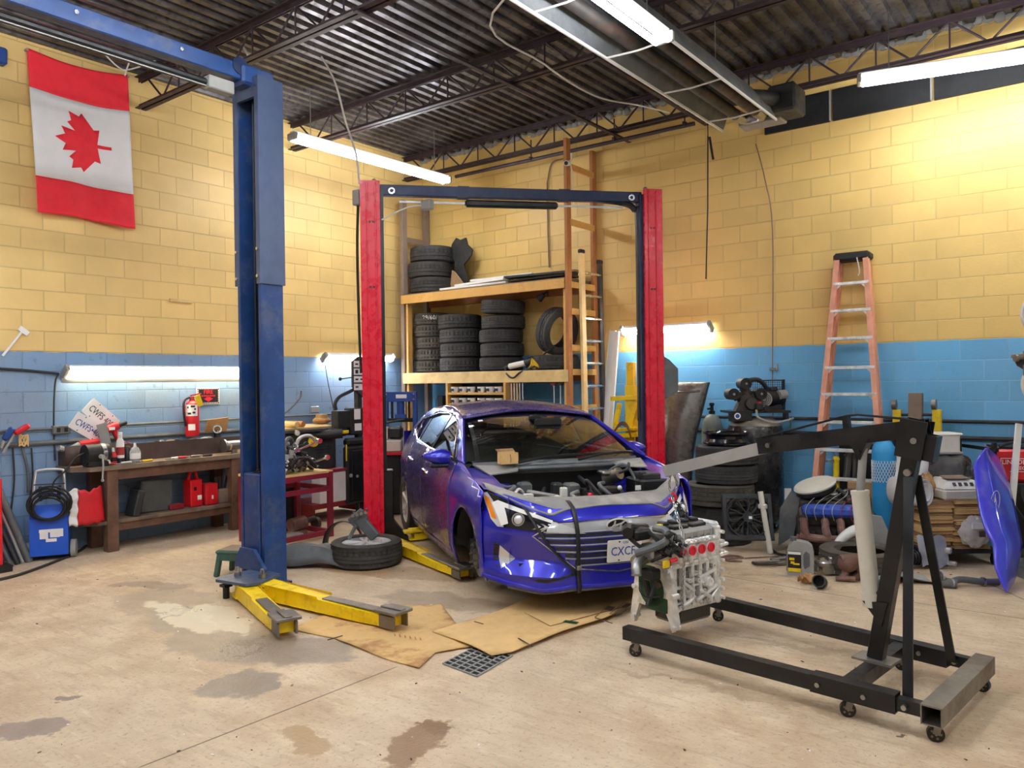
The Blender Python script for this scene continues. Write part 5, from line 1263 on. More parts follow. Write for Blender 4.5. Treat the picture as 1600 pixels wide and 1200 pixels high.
def timing(b):
    b.box((.228, 0, .43), (.045, .27, .50), b=.012); b.box((.235, .02, .66), (.04, .2, .08), b=.015)
    for i in range(8): b.cyl((.235, .135, .22+.06*i), (.235, .165, .22+.06*i), .012, seg=8)
    b.cyl((.24, .02, .56), (.30, .02, .56), .025, .02, 12); b.bar((.22, .14, .55), (.29, .15, .56), .03, .02, b=.006); b.bar((.22, .14, .49), (.29, .15, .50), .03, .02, b=.006)
ep('timing_cover', 'aluminium', timing)
ep('crank_pulley', 'black_paint', lambda b: (b.cyl((.25, -.0, .25), (.285, 0, .25), .075, seg=24), b.cyl((.285, 0, .25), (.29, 0, .25), .03, seg=12)))
# rear flange with the two prongs, gear side dark green
def flange(b):
    b.M = Matrix(((0, 0, 1, -.225), (1, 0, 0, 0), (0, 1, 0, 0), (0, 0, 0, 1)))
    out = [(.15, .08), (.19, .14), (.17, .24), (.15, .40), (.13, .47), (-.13, .47), (-.17, .36), (-.19, .24), (-.21, .13), (-.18, .07), (-.15, .15), (-.13, .20), (.09, .20), (.12, .15)]
    b.prism(out, .03, h0=-.0)
    b.M = None
    for y, z in ((.165, .11), (.16, .3), (-.18, .11), (-.17, .3), (.12, .45), (-.12, .45)): b.cyl((-.24, y, z), (-.18, y, z), .016, seg=10)
ep('bellhousing_flange', 'aluminium', flange)
ep('rear_cover', 'green_dark', lambda b: (b.cyl((-.23, -.02, .31), (-.20, -.02, .31), .105, seg=24), b.box((-.215, -.06, .38), (.03, .16, .16), b=.01), b.box((-.215, .02, .23), (.03, .2, .1), b=.01)))
ep('crank_flange', 'rust', lambda b: (b.cyl((-.25, -.02, .27), (-.225, -.02, .27), .03, seg=14), b.cyl((-.245, .05, .35), (-.225, .05, .35), .018, seg=10)))
# intake side clutter to the left: outlets, hoses, harness
ep('coolant_outlet', 'steel', lambda b: (b.cyl((-.23, -.05, .52), (-.36, -.02, .50), .05, .038, 14), b.tube([(-.33, .0, .52), (-.40, .03, .49), (-.42, .05, .44)], .032, 12, sm=4), b.box((-.27, .02, .56), (.09, .12, .09), b=.015)))
ep('coolant_hose', 'grey_plastic', lambda b: b.tube([(-.43, .05, .57), (-.34, .12, .61), (-.25, .14, .645), (-.22, .10, .69), (-.24, .02, .70)], .024, 10, sm=5))
ep('upper_hose', 'black_plastic', lambda b: b.tube([(-.40, -.05, .66), (-.36, .02, .60), (-.30, .06, .57), (-.26, .08, .62), (-.28, .02, .68)], .013, 8, sm=5))
ep('intake_pipe', 'black_plastic', lambda b: (b.tube([(-.44, .0, .69), (-.38, -.06, .70), (-.28, -.10, .68), (-.15, -.15, .66)], .035, 10, sm=4), b.box((-.30, -.05, .66), (.14, .1, .07), b=.015)))
def harness(b):
    for i in range(16):
        p = V((rnd.uniform(-.27, -.13), rnd.uniform(.05, .17), rnd.uniform(.54, .70))); b.tube([p, p+V((rnd.uniform(-.06, .06), rnd.uniform(0, .04), rnd.uniform(-.05, .05))), p+V((rnd.uniform(-.1, .08), rnd.uniform(-.02, .05), rnd.uniform(-.1, .05)))], rnd.uniform(.006, .012), 6, sm=3)
    for i in range(9): b.box((rnd.uniform(-.28, -.13), rnd.uniform(.10, .17), rnd.uniform(.53, .69)), (.035, .03, .03), Euler((rnd.random(), rnd.random(), rnd.random())).to_matrix(), b=.005)
ep('wiring_harness', 'black_plastic', harness)
ep('water_pump_stub', 'black_plastic', lambda b: (b.tube([(-.30, .06, .46), (-.30, .08, .40), (-.33, .09, .33), (-.38, .1, .26)], .012, 8, sm=3), b.tube([(-.32, .02, .46), (-.31, .02, .36), (-.28, .03, .26)], .02, 8, sm=3), b.box((-.30, .06, .43), (.09, .08, .07), b=.012)))
ep('yellow_tag', 'safety_yellow', lambda b: b.box((-.275, .155, .505), (.05, .02, .045), b=.004))
ep('red_connector', 'red_cap', lambda b: b.cyl((-.24, .15, .515), (-.19, .16, .525), .014, seg=8))
ep('dipstick', 'black_plastic', lambda b: b.tube([(-.42, .08, .40), (-.44, .1, .36), (-.40, .12, .32), (-.28, .1, .30)], .006, 6, sm=4))
# chain: separate links from the boom tip down both sides
def chain(name, label, pts, n, m, wid=.016):
    P = smooth(pts, 12); L = [0]
    for i in range(1, len(P)): L.append(L[-1]+(P[i]-P[i-1]).length)
    mb = MB()
    for k in range(n):
        t0, t1 = L[-1]*k/n, L[-1]*(k+1)/n
        def at(t_):
            for i in range(1, len(L)):
                if L[i] >= t_: return P[i-1].lerp(P[i], (t_-L[i-1])/max(1e-9, L[i]-L[i-1]))
            return P[-1]
        a, b = at(t0), at(t1); d = (b-a); ln = d.length; d.normalize(); s, u, _ = frame(d, V((.3, .7, .2)))
        s = s if k % 2 else u
        c = (a+b)/2; h = ln*.62
        mb.tube([c+d*(h*sin(2*pi*i/10))+s*(wid*.5*cos(2*pi*i/10)) for i in range(10)], .0035, 5, closed=True)
    return mb
T = thing('lifting_chain', 'steel lifting chain joining the crane boom tip to the silver engine', 'chain', (tip.x, tip.y, .7))
hk = tip+V((0, 0, -.17))
EM_ = Matrix.Translation((0, 0, .03)) @ EM_
eL, eR = EM_ @ V((-.13, .16, .64)), EM_ @ V((.13, -.02, .70))
part(T, 'chain_strand', chain('c', '', [tip+V((-.012, 0, -.02)), tip+V((-.02, 0, -.1)), hk], 7, 'steel'), 'steel', world=True)
part(T, 'chain_strand', chain('c', '', [tip+V((.015, 0, -.02)), tip+V((.03, .01, -.1)), hk], 7, 'steel'), 'steel', world=True)
part(T, 'chain_strand', chain('c', '', [hk, hk.lerp(eL, .5), eL, EM_ @ V((-.16, .19, .5)), EM_ @ V((-.17, .18, .3)), EM_ @ V((-.16, .18, .22))], 26, 'steel'), 'steel', world=True)
part(T, 'chain_strand', chain('c', '', [hk, hk.lerp(eR, .5), eR], 9, 'dark_cast'), 'dark_cast', world=True)
mb = MB(); mb.tube([hk+V((0, 0, .03)), hk+V((.02, .01, .0)), hk+V((.0, 0, -.03)), hk+V((-.02, -.01, -.01))], .01, 8, sm=3); part(T, 'chain_hook', mb, 'red_cap', world=True)
# ---------------------------------------------------------------- cardboard on the floor, drain
def sheet(name, label, poly, z, m, crease=None, h=None):
    mb = MB(); xs = [onZ(*p) for p in poly]; P = [(p.x, p.y) for p in xs]
    hh = h or (lambda x, y: 0)
    mb.patch(P, lambda x, y: V((x, y, z+hh(x, y))), .09, .09)
    for i, f in enumerate(mb.f):
        a, b, c = (V(mb.v[j]) for j in f[:3])
        if (b-a).cross(c-a).z < 0: mb.f[i] = tuple(reversed(f))
    return mb
def sag(x, y): return .006*sin(9*x+4*y)+.006
c1 = [(455, 985), (498, 966), (520, 958), (690, 945), (738, 1012), (680, 1022), (655, 1046), (600, 1030), (520, 998)]
T = thing('cardboard_sheet', 'stained flattened cardboard on the floor under the blue lift arm', 'cardboard', onZ(600, 1000))
o = part(T, 'board', sheet('c', '', c1, .008, None, h=lambda x, y: .004*sin(9*x+5*y)), 'cardboard_stain', world=True); shell(o, .006)
mb = MB(); a, b = onZ(512, 1000, .018), onZ(535, 993, .018); mb.bar(a, b, .006, .004); part(T, 'slit', mb, 'brown_dark', world=True)
TM = lambda x, y, z, ang: Matrix.Translation(onZ(x, y, z)) @ Matrix.Rotation(radians(ang), 4, 'Z')
mb = MB()
for k in range(6):
    p = onZ(617+k*8, 992+k*1.2, .0185); mb.box(p, (.007, .045, .001), Matrix.Rotation(.9, 3, 'Z'))
part(T, 'printed_mark', mb, 'wood_mid', world=True)
c2 = [(676, 990), (700, 982), (770, 962), (845, 938), (895, 915), (955, 900), (1003, 922), (990, 950), (945, 972), (880, 992), (800, 1024), (768, 1030), (735, 1015)]
T = thing('cardboard_sheet', 'clean flattened cardboard on the floor under the front of the blue car', 'cardboard', onZ(850, 980))
def hh2(x, y):
    p = V((x, y, 0)); A = onZ(735, 955); B = onZ(1000, 955); t_ = (p-onZ(845, 938)).length
    return .008*sin(7*x-3*y)+.03*max(0, 1-t_/.45)
o = part(T, 'board', sheet('c', '', c2, .022, None, h=hh2), 'cardboard', world=True); shell(o, .006)
mb = MB()
for (a, b) in (((741, 971), (755, 975)), ((810, 997), (832, 1010)), ((930, 965), (957, 974))): mb.bar(onZ(*a, .038), onZ(*b, .038), .008, .003)
part(T, 'slit', mb, 'brown_dark', world=True)
mb = MB(); 
for pts in ([(820, 957), (860, 978)], [(860, 978), (985, 945)], [(930, 964), (975, 924)]):
    mb.bar(onZ(*pts[0], .035), onZ(*pts[1], .035), .006, .004)
part(T, 'crease', mb, 'cardboard_dull', world=True)
mb = MB(); mb.M = TM(892, 972, .036, 8); mb.box((0, 0, 0), (.1, .045, .002)); part(T, 'green_patch', mb, 'green_dark', world=True)
bx = basis(onZ(973, 951, .04), onZ(990, 938, .04)-onZ(957, 963, .04), onZ(970, 943, .04)-onZ(976, 958, .04))
mb = MB()
for (x, y, w, h) in ((0, .04, .3, .004), (0, -.04, .3, .004), (-.15, 0, .004, .08), (.15, 0, .004, .08)): mb.M = bx; mb.box((x, y, 0), (w, h, .002))
for k in range(9): mb.box((-.12+.03*k, 0, 0), (.018, .045, .002))
mb.box((-.03, .085, 0), (.09, .05, .002))
part(T, 'printed_mark', mb, 'brown_dark', world=True)
G = thing('floor_drain', 'square steel floor drain grate beside the cardboard corner', 'drain', onZ(747, 1036))
dA, dB, dC = onZ(692, 1038), onZ(745, 1058), onZ(800, 1026); du_ = dB-dA; dv_ = dC-dB
mb = MB(); mb.add([dA+V((0, 0, .002)), dB+V((0, 0, .002)), dC+V((0, 0, .002)), dA+dv_+V((0, 0, .002))], [(0, 1, 2, 3)]); part(G, 'pit', mb, 'ink_black', world=True)
mb = MB()
for k in range(9): a = dA+dv_*(k/8)+V((0, 0, .006)); mb.bar(a, a+du_, .009, .006)
for k in range(6): a = dA+du_*(k/5)+V((0, 0, .006)); mb.bar(a, a+dv_, .009, .006)
part(G, 'grate', mb, 'pale_grey', world=True)
# ---------------------------------------------------------------- wheel, fender liners, stool, jack pole near the blue post
W_ = thing('wheel', 'car wheel lying flat on the floor with a metal bracket on it', 'wheel', onZ(573, 880))
wp = onZ(573, 880); Mw = TR((wp.x, wp.y, .112))
mb = tyre_mb(.325, .215, .215, 72, 5, .008); mb.v = [tuple(Mw @ V(p)) for p in mb.v]; part(W_, 'tyre', mb, 'rubber', world=True)
mb = MB(); mb.lathe([(.216, -.09), (.222, .085), (.212, .088), (.2, .06), (.17, .04), (.06, .03), (0, .035)], 40, M=Mw)
for k in range(5):
    a = 2*pi*k/5
    for d in (-.14, .14): mb.bar(Mw @ V((.03*cos(a), .03*sin(a), .075)), Mw @ V((.205*cos(a+d), .205*sin(a+d), .078)), .035, .025, b=.006)
mb.cyl(Mw @ V((0, 0, .03)), Mw @ V((0, 0, .085)), .05, .04, 16); part(W_, 'alloy_rim', mb, 'silver_paint', world=True)
mb = MB()
for k in range(5):
    a = 2*pi*k/5+pi/5; mb.sphere(Mw @ V((.13*cos(a), .13*sin(a), .046)), (.035, .035, .012), 10, 5)
part(W_, 'rim_opening', mb, 'ink_black', world=True)
BK = thing('engine_mount', 'grey cast engine mount lying on the loose wheel', 'car part', wp+V((-.05, .02, .2)))
q = wp+V((-.07, .02, .2)); sR = V((.793, .609, 0)); sF = V((-.609, .793, 0))
mb = MB(); mb.bar(q+sR*.12+V((0, 0, .02)), q-sR*.05+V((0, 0, .22)), .1, .07, up=sF, b=.012); mb.bar(q-sR*.1+V((0, 0, .15)), q+sR*.02+V((0, 0, .25)), .12, .05, up=sF, b=.01); mb.bar(q-sR*.12-sF*.05+V((0, 0, .02)), q-sR*.05+V((0, 0, .16)), .03, .03, b=.006); part(BK, 'casting', mb, 'grey_plastic', world=True)
mb = MB()
for k in range(4): c = q+sR*(-.08+.04*k)+V((0, 0, .235+.01*k)); mb.cyl(c-sF*.07, c-sF*.055, .014, seg=10); mb.cyl(c, c+V((0, 0, .025)), .012, seg=8)
part(BK, 'bolt', mb, 'steel', world=True)
# fender liner: wavy grey shell
def liner(name, label, c, ang, R, w, a0, a1, tilt, m):
    M = Matrix.Translation(c) @ Matrix.Rotation(radians(ang), 4, 'Z') @ Matrix.Rotation(radians(tilt), 4, 'X')
    mb = MB()
    def f(u, v):
        a = radians(a0+(a1-a0)*u); r = R+.02*sin(9*a)*v+.015*sin(23*a)
        return M @ V((r*cos(a), (v-.5)*w+.01*sin(13*a), r*sin(a)))
    mb.grid(f, 28, 6); o = solo(name, label, 'car part', mb, m); shell(o, .006); return o
p = onZ(478, 884)
mb = MB()
c_ = p
def lf_(u, v):
    a = u*2-1; x = c_+sR*(.42*a)+sF*(.12*(v-.5)*2-.1*a*a)
    h = .17*sin(pi*v)**.7*(1-.55*a*a)+.022*sin(19*v+2*u)+.012*sin(11*u+6*v)+.05*max(0, 1-abs(a-.45)/.3)*v
    return V((x.x, x.y, max(.004, h+.02)))
mb.grid(lf_, 36, 10); o = solo('fender_liner', 'crumpled grey plastic fender liner on the floor behind the blue post', 'car part', mb, 'grey_plastic'); shell(o, .006)
p = onZ(538, 862); mb = MB()
Ml = basis(p, sR, (0, 0, 1))
mb.grid(lambda u, v: Ml @ V((.18*cos(pi*u)*(1+.1*v), .30*sin(pi*u)**.8*(.9+.1*v)+.012, (v-.5)*.16)), 20, 3)
o = solo('fender_liner', 'arched black fender liner standing between the loose wheel and maroon table', 'car part', mb, 'black_plastic'); shell(o, .006)
S_ = thing('step_stool', 'small dark green plastic step stool behind the blue post', 'stool', onZ(375, 890)); c = onZ(374, 900); c.z = 0
ca, sa = sR, sF
Ms = Matrix(((.9, -.436, 0, c.x-.02), (.436, .9, 0, c.y+.06), (0, 0, 1, 0), (0, 0, 0, 1)))
mb = MB(); mb.M = Ms; mb.box((0, 0, .21), (.40, .26, .03), b=.012); part(S_, 'seat', mb, 'green_stool', world=True)
mb = MB(); mb.M = Ms; mb.box((0, 0, .227), (.36, .22, .004)); part(S_, 'seat_mat', mb, 'wood_grey', world=True)
for a in (-1, 1):
    for b in (-1, 1):
        mb = MB(); mb.M = Ms; mb.bar((a*.19, b*.12, 0), (a*.165, b*.10, .2), .05, .04, b=.008); part(S_, 'leg', mb, 'green_stool', world=True)
for (a, b, w, d) in ((0, -.115, .34, .015), (0, .115, .34, .015), (-.18, 0, .015, .2), (.18, 0, .015, .2)):
    mb = MB(); mb.M = Ms; mb.box((a, b, .17), (w, d, .06)); part(S_, 'apron', mb, 'green_stool', world=True)
p = onZ(575, 838); J = thing('jack_stand', 'black pole stand beside the left red lift post', 'stand', p)
mb = MB(); mb.cyl(p, p+V((0, 0, .3)), .03, seg=14); mb.cyl(p+V((0, 0, .3)), p+V((0, 0, .34)), .036, seg=14); part(J, 'pole', mb, 'black_paint', world=True)
mb = MB(); mb.cyl(p, p+V((0, 0, .02)), .07, seg=14); part(J, 'foot', mb, 'black_paint', world=True)
# ---------------------------------------------------------------- right side: along the blue wall
def onPl(x, y, P0, n):
    d = ray(x, y); return CAM+d*((V(P0)-CAM).dot(V(n))/d.dot(V(n)))
iR = V((.793, .609, 0)); iF = V((-.609, .793, 0)); Z = V((0, 0, 1))
# conduits on the right wall
for z, r, lab in ((1.20, .018, 'upper dark conduit along the blue right wall'), (1.04, .022, 'lower dark conduit along the blue right wall')):
    mb = MB(); mb.tube([(3.5, -.03, z), (9.5, -.03, z)], r, 8); o = solo('wall_conduit', lab, 'pipe', mb, 'dark_plastic')
p = onY(1207, 580, -.03); mb = MB(); mb.tube([onY(1181, 225, -.03), onY(1195, 280, -.03), onY(1207, 360, -.03), p, p-V((0, 0, .5))], .0065, 7, sm=5)
T = thing('air_line', 'thin air line with a small valve running down the right wall above the compressor', 'pipe', p); part(T, 'pipe', mb, 'wood_grey', world=True)
mb = MB(); mb.box(p+V((.02, -.02, .02)), (.09, .04, .03), b=.006); mb.cyl(p+V((.06, -.03, .03)), p+V((.06, -.03, .08)), .012, seg=8); part(T, 'valve', mb, 'steel', world=True)
p = onY(1106, 212, -.3); q = onY(1103, 436, -.3)
mb = MB(); mb.tube([p, p.lerp(q, .5)+V((.01, 0, 0)), q], .008, 6); mb.tube([p+V((.02, 0, -.02)), p+V((.05, 0, -.22)), p+V((.06, 0, -.28))], .014, 6); mb.cyl(p-V((0, 0, .02)), p+V((0, 0, .32)), .006, seg=5)
solo('hanging_rope', 'black cord hanging from the joist left of the tube heater end', 'cord', mb, 'black_plastic')
# grey hood on end
HL_ = [(598, 1046, 1106), (604, 1041, 1104), (625, 1035, 1099), (650, 1032, 1093), (680, 1031, 1085), (710, 1032, 1080), (740, 1033, 1078), (790, 1034, 1077), (822, 1036, 1077)]
def hp(px, py, z01): return onY(px, py, -.66+.30*z01)
def hgrid(u, v):
    t_ = u*(len(HL_)-1); i = min(int(t_), len(HL_)-2); f = t_-i
    y, a, b = (HL_[i][k]+(HL_[i+1][k]-HL_[i][k])*f for k in range(3))
    p = hp(a+(b-a)*v, y, 1-u); return p+V((.0, -.10*sin(pi*v)*(.6+.4*sin(pi*u)), 0))
mb = MB(); mb.grid(hgrid, 24, 10)
T = thing('car_hood', 'grey car hood standing on end beside the right red lift post', 'car hood', hgrid(1, .5)); o = part(T, 'panel', mb, 'hood_grey', world=True); shell(o, .02)
mb = MB(); mb.tube([hgrid(.16, v/10)+V((0, -.012, -.02*sin(pi*v/10))) for v in range(1, 10)], .014, 6); part(T, 'stamped_ridge', mb, 'hood_grey', world=True)
mb = MB(); mb.tube([hgrid(u/12, 1.0)+V((.01, .01, 0)) for u in range(13)], .012, 6); part(T, 'black_edge', mb, 'black_plastic', world=True)
# tall tyre stack with a bare rim on top
tc = dep(1126, 800, 7.93)
offs = [(-.0, 'big2'), (.02, 'big2'), (-.01, 'big'), (.06, 'big2'), (.07, 'big2')]
for k, (dx, key) in enumerate(offs):
    p = tc+iR*dx; hz = [.095, .285, .4875, .69, .88][k]
    tyre(key, TR((p.x, p.y, hz), rz=37*k), '%s tyre in the tall stack in front of the compressor' % ['bottom', 'second from bottom', 'middle wide', 'second from top', 'topmost'][k], 'tyres stacked before the compressor')
p = tc+iR*.07; T = thing('rim', 'bare black steel rim on top of the tall tyre stack before the compressor', 'rim', (p.x, p.y, .98))
mb = MB(); mb.lathe([(.20, .0), (.235, .006), (.235, .02), (.215, .03), (.20, .06), (.205, .09), (.22, .105), (.235, .112), (.235, .126), (.22, .126), (.19, .09), (.18, .04)], 36); part(T, 'rim_barrel', mb, 'black_gloss')
mb = MB(); mb.cyl((0, 0, .03), (0, 0, .04), .19, seg=24); part(T, 'rim_disc', mb, 'black_paint')
# radiator fan leaning on the stack
fc = dep(1168, 808, 7.42); fn = (-iF*.93+iR*-.12+Z*.34).normalized()
FM_ = basis(fc, iR*1.0+iF*-.10, Z+iF*.34)
T = thing('radiator_fan', 'black radiator fan in its square shroud leaning against the tall tyre stack', 'fan', (fc.x, fc.y, 0))
mb = MB(); mb.M = FM_
for (x, y, w, h) in ((0, .195, .46, .05), (0, -.195, .46, .05), (-.21, 0, .04, .42), (.21, 0, .04, .42)): mb.box((x, y, 0), (w, h, .05), b=.006)
for a in (1, -1):
    for b in (1, -1): mb.prism([(a*.23, b*.22), (a*.23, b*.09), (a*.10, b*.22)], .02, h0=-.02) if a*b < 0 else mb.prism([(a*.23, b*.22), (a*.10, b*.22), (a*.23, b*.09)], .02, h0=-.02)
mb.ring((0, 0, -.025), (0, 0, .03), .205, .192, 32); part(T, 'shroud', mb, 'dark_plastic', world=True)
mb = MB(); mb.M = FM_; mb.cyl((0, 0, -.02), (0, 0, .03), .06, .05, 20); hub = part(T, 'hub', mb, 'black_plastic', world=True)
for k in range(9):
    a = 2*pi*k/9; mb = MB(); mb.M = FM_
    mb.grid(lambda u, v: V(((.055+.13*u)*cos(a+.25*u+(v-.5)*.28), (.055+.13*u)*sin(a+.25*u+(v-.5)*.28), .012-.024*v)), 5, 2); o = part(T, 'fan_blade', mb, 'black_plastic', world=True); shell(o, .004)
mb = MB(); mb.M = FM_
for k in range(10): a = 2*pi*k/10+.2; mb.bar((.05*cos(a), .05*sin(a), .034), (.2*cos(a), .2*sin(a), .036), .008, .008)
mb.tube([(-.18, .10, .04), (-.10, .17, .05), (.02, .12, .05), (-.05, .0, .055), (-.16, -.05, .05), (-.19, .05, .05), (-.14, .12, .05)], .006, 5, sm=4); part(T, 'motor_struts', mb, 'dark_plastic', world=True)
mb = MB(); mb.M = FM_; mb.box((.02, -.01, .036), (.03, .025, .003)); part(T, 'white_sticker', mb, 'paper', world=True)
a_, b_ = dep(1188, 768, 7.42), dep(1203, 822, 7.3); b_.z = .02
mb = MB(); mb.tube([a_, a_.lerp(b_, .3), b_], .026, 10); mb.box(a_.lerp(b_, .25), (.08, .05, .05), b=.01); mb.sphere(b_, .03, 10, 6); solo('strut_tube', 'pale grey strut leaning on the right edge of the radiator fan', 'car part', mb, 'cream_plastic')
# grey gas cylinder behind the stack
g = dep(1113, 700, 9.05); T = thing('gas_cylinder', 'grey gas cylinder behind the tall tyre stack', 'gas cylinder', (g.x, g.y, 0))
mb = MB(); mb.lathe([(0, 0), (.115, 0), (.118, .02), (.118, 1.08), (.105, 1.15), (.07, 1.21), (.035, 1.235), (.035, 1.25)], 24); part(T, 'body', mb, 'gas_grey')
mb = MB(); mb.lathe([(.036, 1.24), (.036, 1.27), (.02, 1.28), (.018, 1.33), (.03, 1.34), (.03, 1.365), (0, 1.37)], 14); mb.bar((0, 0, 1.30), (-.02, -.07, 1.30), .02, .02); part(T, 'valve', mb, 'black_plastic')
# compressor
c = dep(1180, 700, 8.42); T = thing('air_compressor', 'black upright air compressor with a three head pump against the blue wall', 'compressor', (c.x, c.y, 0)); CM = Matrix(((iR.x, iF.x, 0, c.x), (iR.y, iF.y, 0, c.y), (0, 0, 1, 0), (0, 0, 0, 1)))
def cp(nm, m, fn, par=None, label=None):
    mb = MB(); mb.M = CM; fn(mb); return part(par or T, nm, mb, m, world=True, label=label)
cp('tank', 'compressor_black', lambda b: b.lathe([(0, .08), (.2, .1), (.27, .16), (.29, .24), (.29, 1.10), (.275, 1.14)], 32))
cp('tank_dome', 'tank_dust', lambda b: b.lathe([(.275, 1.138), (.24, 1.19), (.16, 1.225), (.05, 1.235), (0, 1.235)], 32), label='dusty tank dome')
for k in range(3):
    a = 2*pi*k/3+.5; cp('foot', 'compressor_black', lambda b: b.box((.24*cos(a), .24*sin(a), .09), (.06, .06, .18)))
cp('top_plate', 'black_paint', lambda b: (b.box((0, .0, 1.29), (.64, .40, .025)), b.box((-.29, -.12, 1.24), (.03, .1, .1)), b.box((.29, -.12, 1.24), (.03, .1, .1)), b.box((-.2, -.19, 1.24), (.22, .012, .09))))
cp('pump_body', 'dark_cast', lambda b: (b.prism([(-.33+.14, 1.30), (-.0+.14-.02, 1.30), (.08, 1.40), (.06, 1.46), (-.12, 1.46), (-.14, 1.40)], .12, M=Matrix(((1, 0, 0, -.05), (0, 0, 1, -.12), (0, 1, 0, 0), (0, 0, 0, 1)))), b.cyl((-.09, -.2, 1.38), (-.09, -.1, 1.38), .06, seg=16)))
for (x, z, ax) in ((-.27, 1.48, (-.5, .86)), (-.14, 1.59, (0, 1)), (.02, 1.48, (.6, .8))):
    cp('cylinder_barrel', 'dark_cast', lambda b: (b.cyl((-.09, -.06, 1.42), (x, -.06, z), .05, seg=14), [b.cyl(V((-.09, -.06, 1.42)).lerp(V((x, -.06, z)), t_), V((-.09, -.06, 1.42)).lerp(V((x, -.06, z)), t_+.06), .06, seg=14) for t_ in (.45, .65, .85)]))
    h = cp('air_filter', 'black_plastic', lambda b: (b.cyl((x, -.16, z), (x, .0, z), .062, seg=20), b.ring((x, -.175, z), (x, -.16, z), .062, .045, 20)))
    cp('filter_nut', 'steel', lambda b: b.cyl((x, -.185, z), (x, -.16, z), .012, seg=8), h)
cp('delivery_pipe', 'black_plastic', lambda b: b.tube([(-.10, -.05, 1.62), (.02, -.04, 1.63), (.10, -.03, 1.57), (.13, -.02, 1.48)], .025, 10, sm=4))
cp('belt_guard', 'mesh_dark', lambda b: ([b.bar((-.02+.024*k, .14, 1.30), (-.02+.024*k, .14, 1.62), .004, .004) for k in range(16)], [b.bar((-.02, .14, 1.31+.024*k), (.35, .14, 1.31+.024*k), .004, .004) for k in range(13)], b.box((.355, .12, 1.46), (.016, .05, .34)), b.box((.165, .12, 1.62), (.39, .05, .014))))
mt = cp('motor', 'black_paint', lambda b: (b.cyl((.10, -.02, 1.42), (.30, .06, 1.43), .09, seg=20), b.box((.2, .02, 1.33), (.16, .1, .06)), b.cyl((.16, .0, 1.51), (.24, .03, 1.52), .035, seg=12)))
cp('motor_end_cap', 'pale_grey', lambda b: (b.cyl((.075, -.09, 1.42), (.09, -.04, 1.42), .082, seg=22),), mt, 'pale vented motor end cap')
cp('motor_vent', 'ink_black', lambda b: [b.ring((.0735, -.094, 1.42), (.0745, -.09, 1.42), .03+.018*k, .024+.018*k, 18) for k in range(3)], mt)
cp('capacitor', 'pale_grey', lambda b: b.cyl((.24, -.04, 1.46), (.33, .0, 1.47), .05, seg=14), mt)
cp('pressure_switch', 'black_plastic', lambda b: (b.box((-.02, -.2, 1.345), (.08, .07, .08), b=.012), b.cyl((.06, -.2, 1.33), (.06, -.22, 1.33), .03, seg=14)))
cp('switch_knob', 'red_plastic', lambda b: b.cyl((-.02, -.21, 1.385), (-.02, -.21, 1.40), .02, seg=10))
cp('hose', 'pale_grey', lambda b: b.tube([(-.05, -.22, 1.31), (-.06, -.3, 1.24), (.08, -.3, 1.185), (.24, -.28, 1.20), (.34, -.2, 1.22)], .012, 7, sm=5))
cp('round_badge', 'ink_blue', lambda b: b.cyl((-.245, -.197, 1.25), (-.245, -.2, 1.25), .036, seg=18))
cp('badge_face', 'paper', lambda b: b.ring((-.245, -.201, 1.25), (-.245, -.203, 1.25), .034, .022, 18))
cp('warning_tag', 'paper', lambda b: b.box((.27, -.22, .40), (.07, .006, .17)))
cp('warning_tag_foot', 'amber', lambda b: b.box((.27, -.2235, .335), (.068, .003, .04)))
# wall line from the compressor
mb = MB(); mb.tube([CM @ V((.34, -.1, 1.22)), CM @ V((.42, .1, 1.16)), CM @ V((.46, .22, 1.08))], .008, 6, sm=4); solo('air_hose', 'thin pale hose from the compressor to the wall conduit', 'hose', mb, 'pale_grey')
# ---------------------------------------------------------------- step ladder
ln = V((0, -1, .52/2.95)); lp0 = V((6, -.62, 0))
T = thing('step_ladder', 'orange fibreglass step ladder with aluminium steps leaning against the blue wall', 'ladder', onPl(1320, 800, lp0, ln))
Ltop, Lbot = onPl(1307, 405, lp0, ln), onPl(1271, 760, lp0, ln); Rtop, Rbot = onPl(1356, 403, lp0, ln), onPl(1381, 757, lp0, ln)
def tofloor(a, b): t_ = a.z/(a.z-b.z); return a.lerp(b, t_)
Lbot, Rbot = tofloor(Ltop, Lbot), tofloor(Rtop, Rbot)
for a, b, s in ((Ltop, Lbot, 1), (Rtop, Rbot, -1)):
    mb = MB(); mb.bar(a, b, .022, .085, up=(0, 1, 0), b=.002); mb.bar(a+V((.016*s, -.036, 0)), b+V((.016*s, -.036, 0)), .05, .014, up=(0, 1, 0)); mb.bar(a+V((.016*s, .036, 0)), b+V((.016*s, .036, 0)), .05, .014, up=(0, 1, 0)); part(T, 'rail', mb, 'orange_frp', world=True)
    mb = MB(); mb.bar(a+V((.02*s, .09, -.05)), b+V((.03*s, .18, .1)), .05, .03, up=(0, 1, 0)); part(T, 'rear_rail', mb, 'orange_frp', world=True)
    mb = MB(); mb.box(b+V((0, 0, .03)), (.05, .11, .06), b=.008); part(T, 'foot', mb, 'black_plastic', world=True)
mb = MB(); mt_ = (Ltop+Rtop)/2; mb.box(mt_+V((0, .06, .02)), ((Rtop-Ltop).length+.05, .22, .09), b=.025); part(T, 'top_cap', mb, 'black_plastic', world=True)
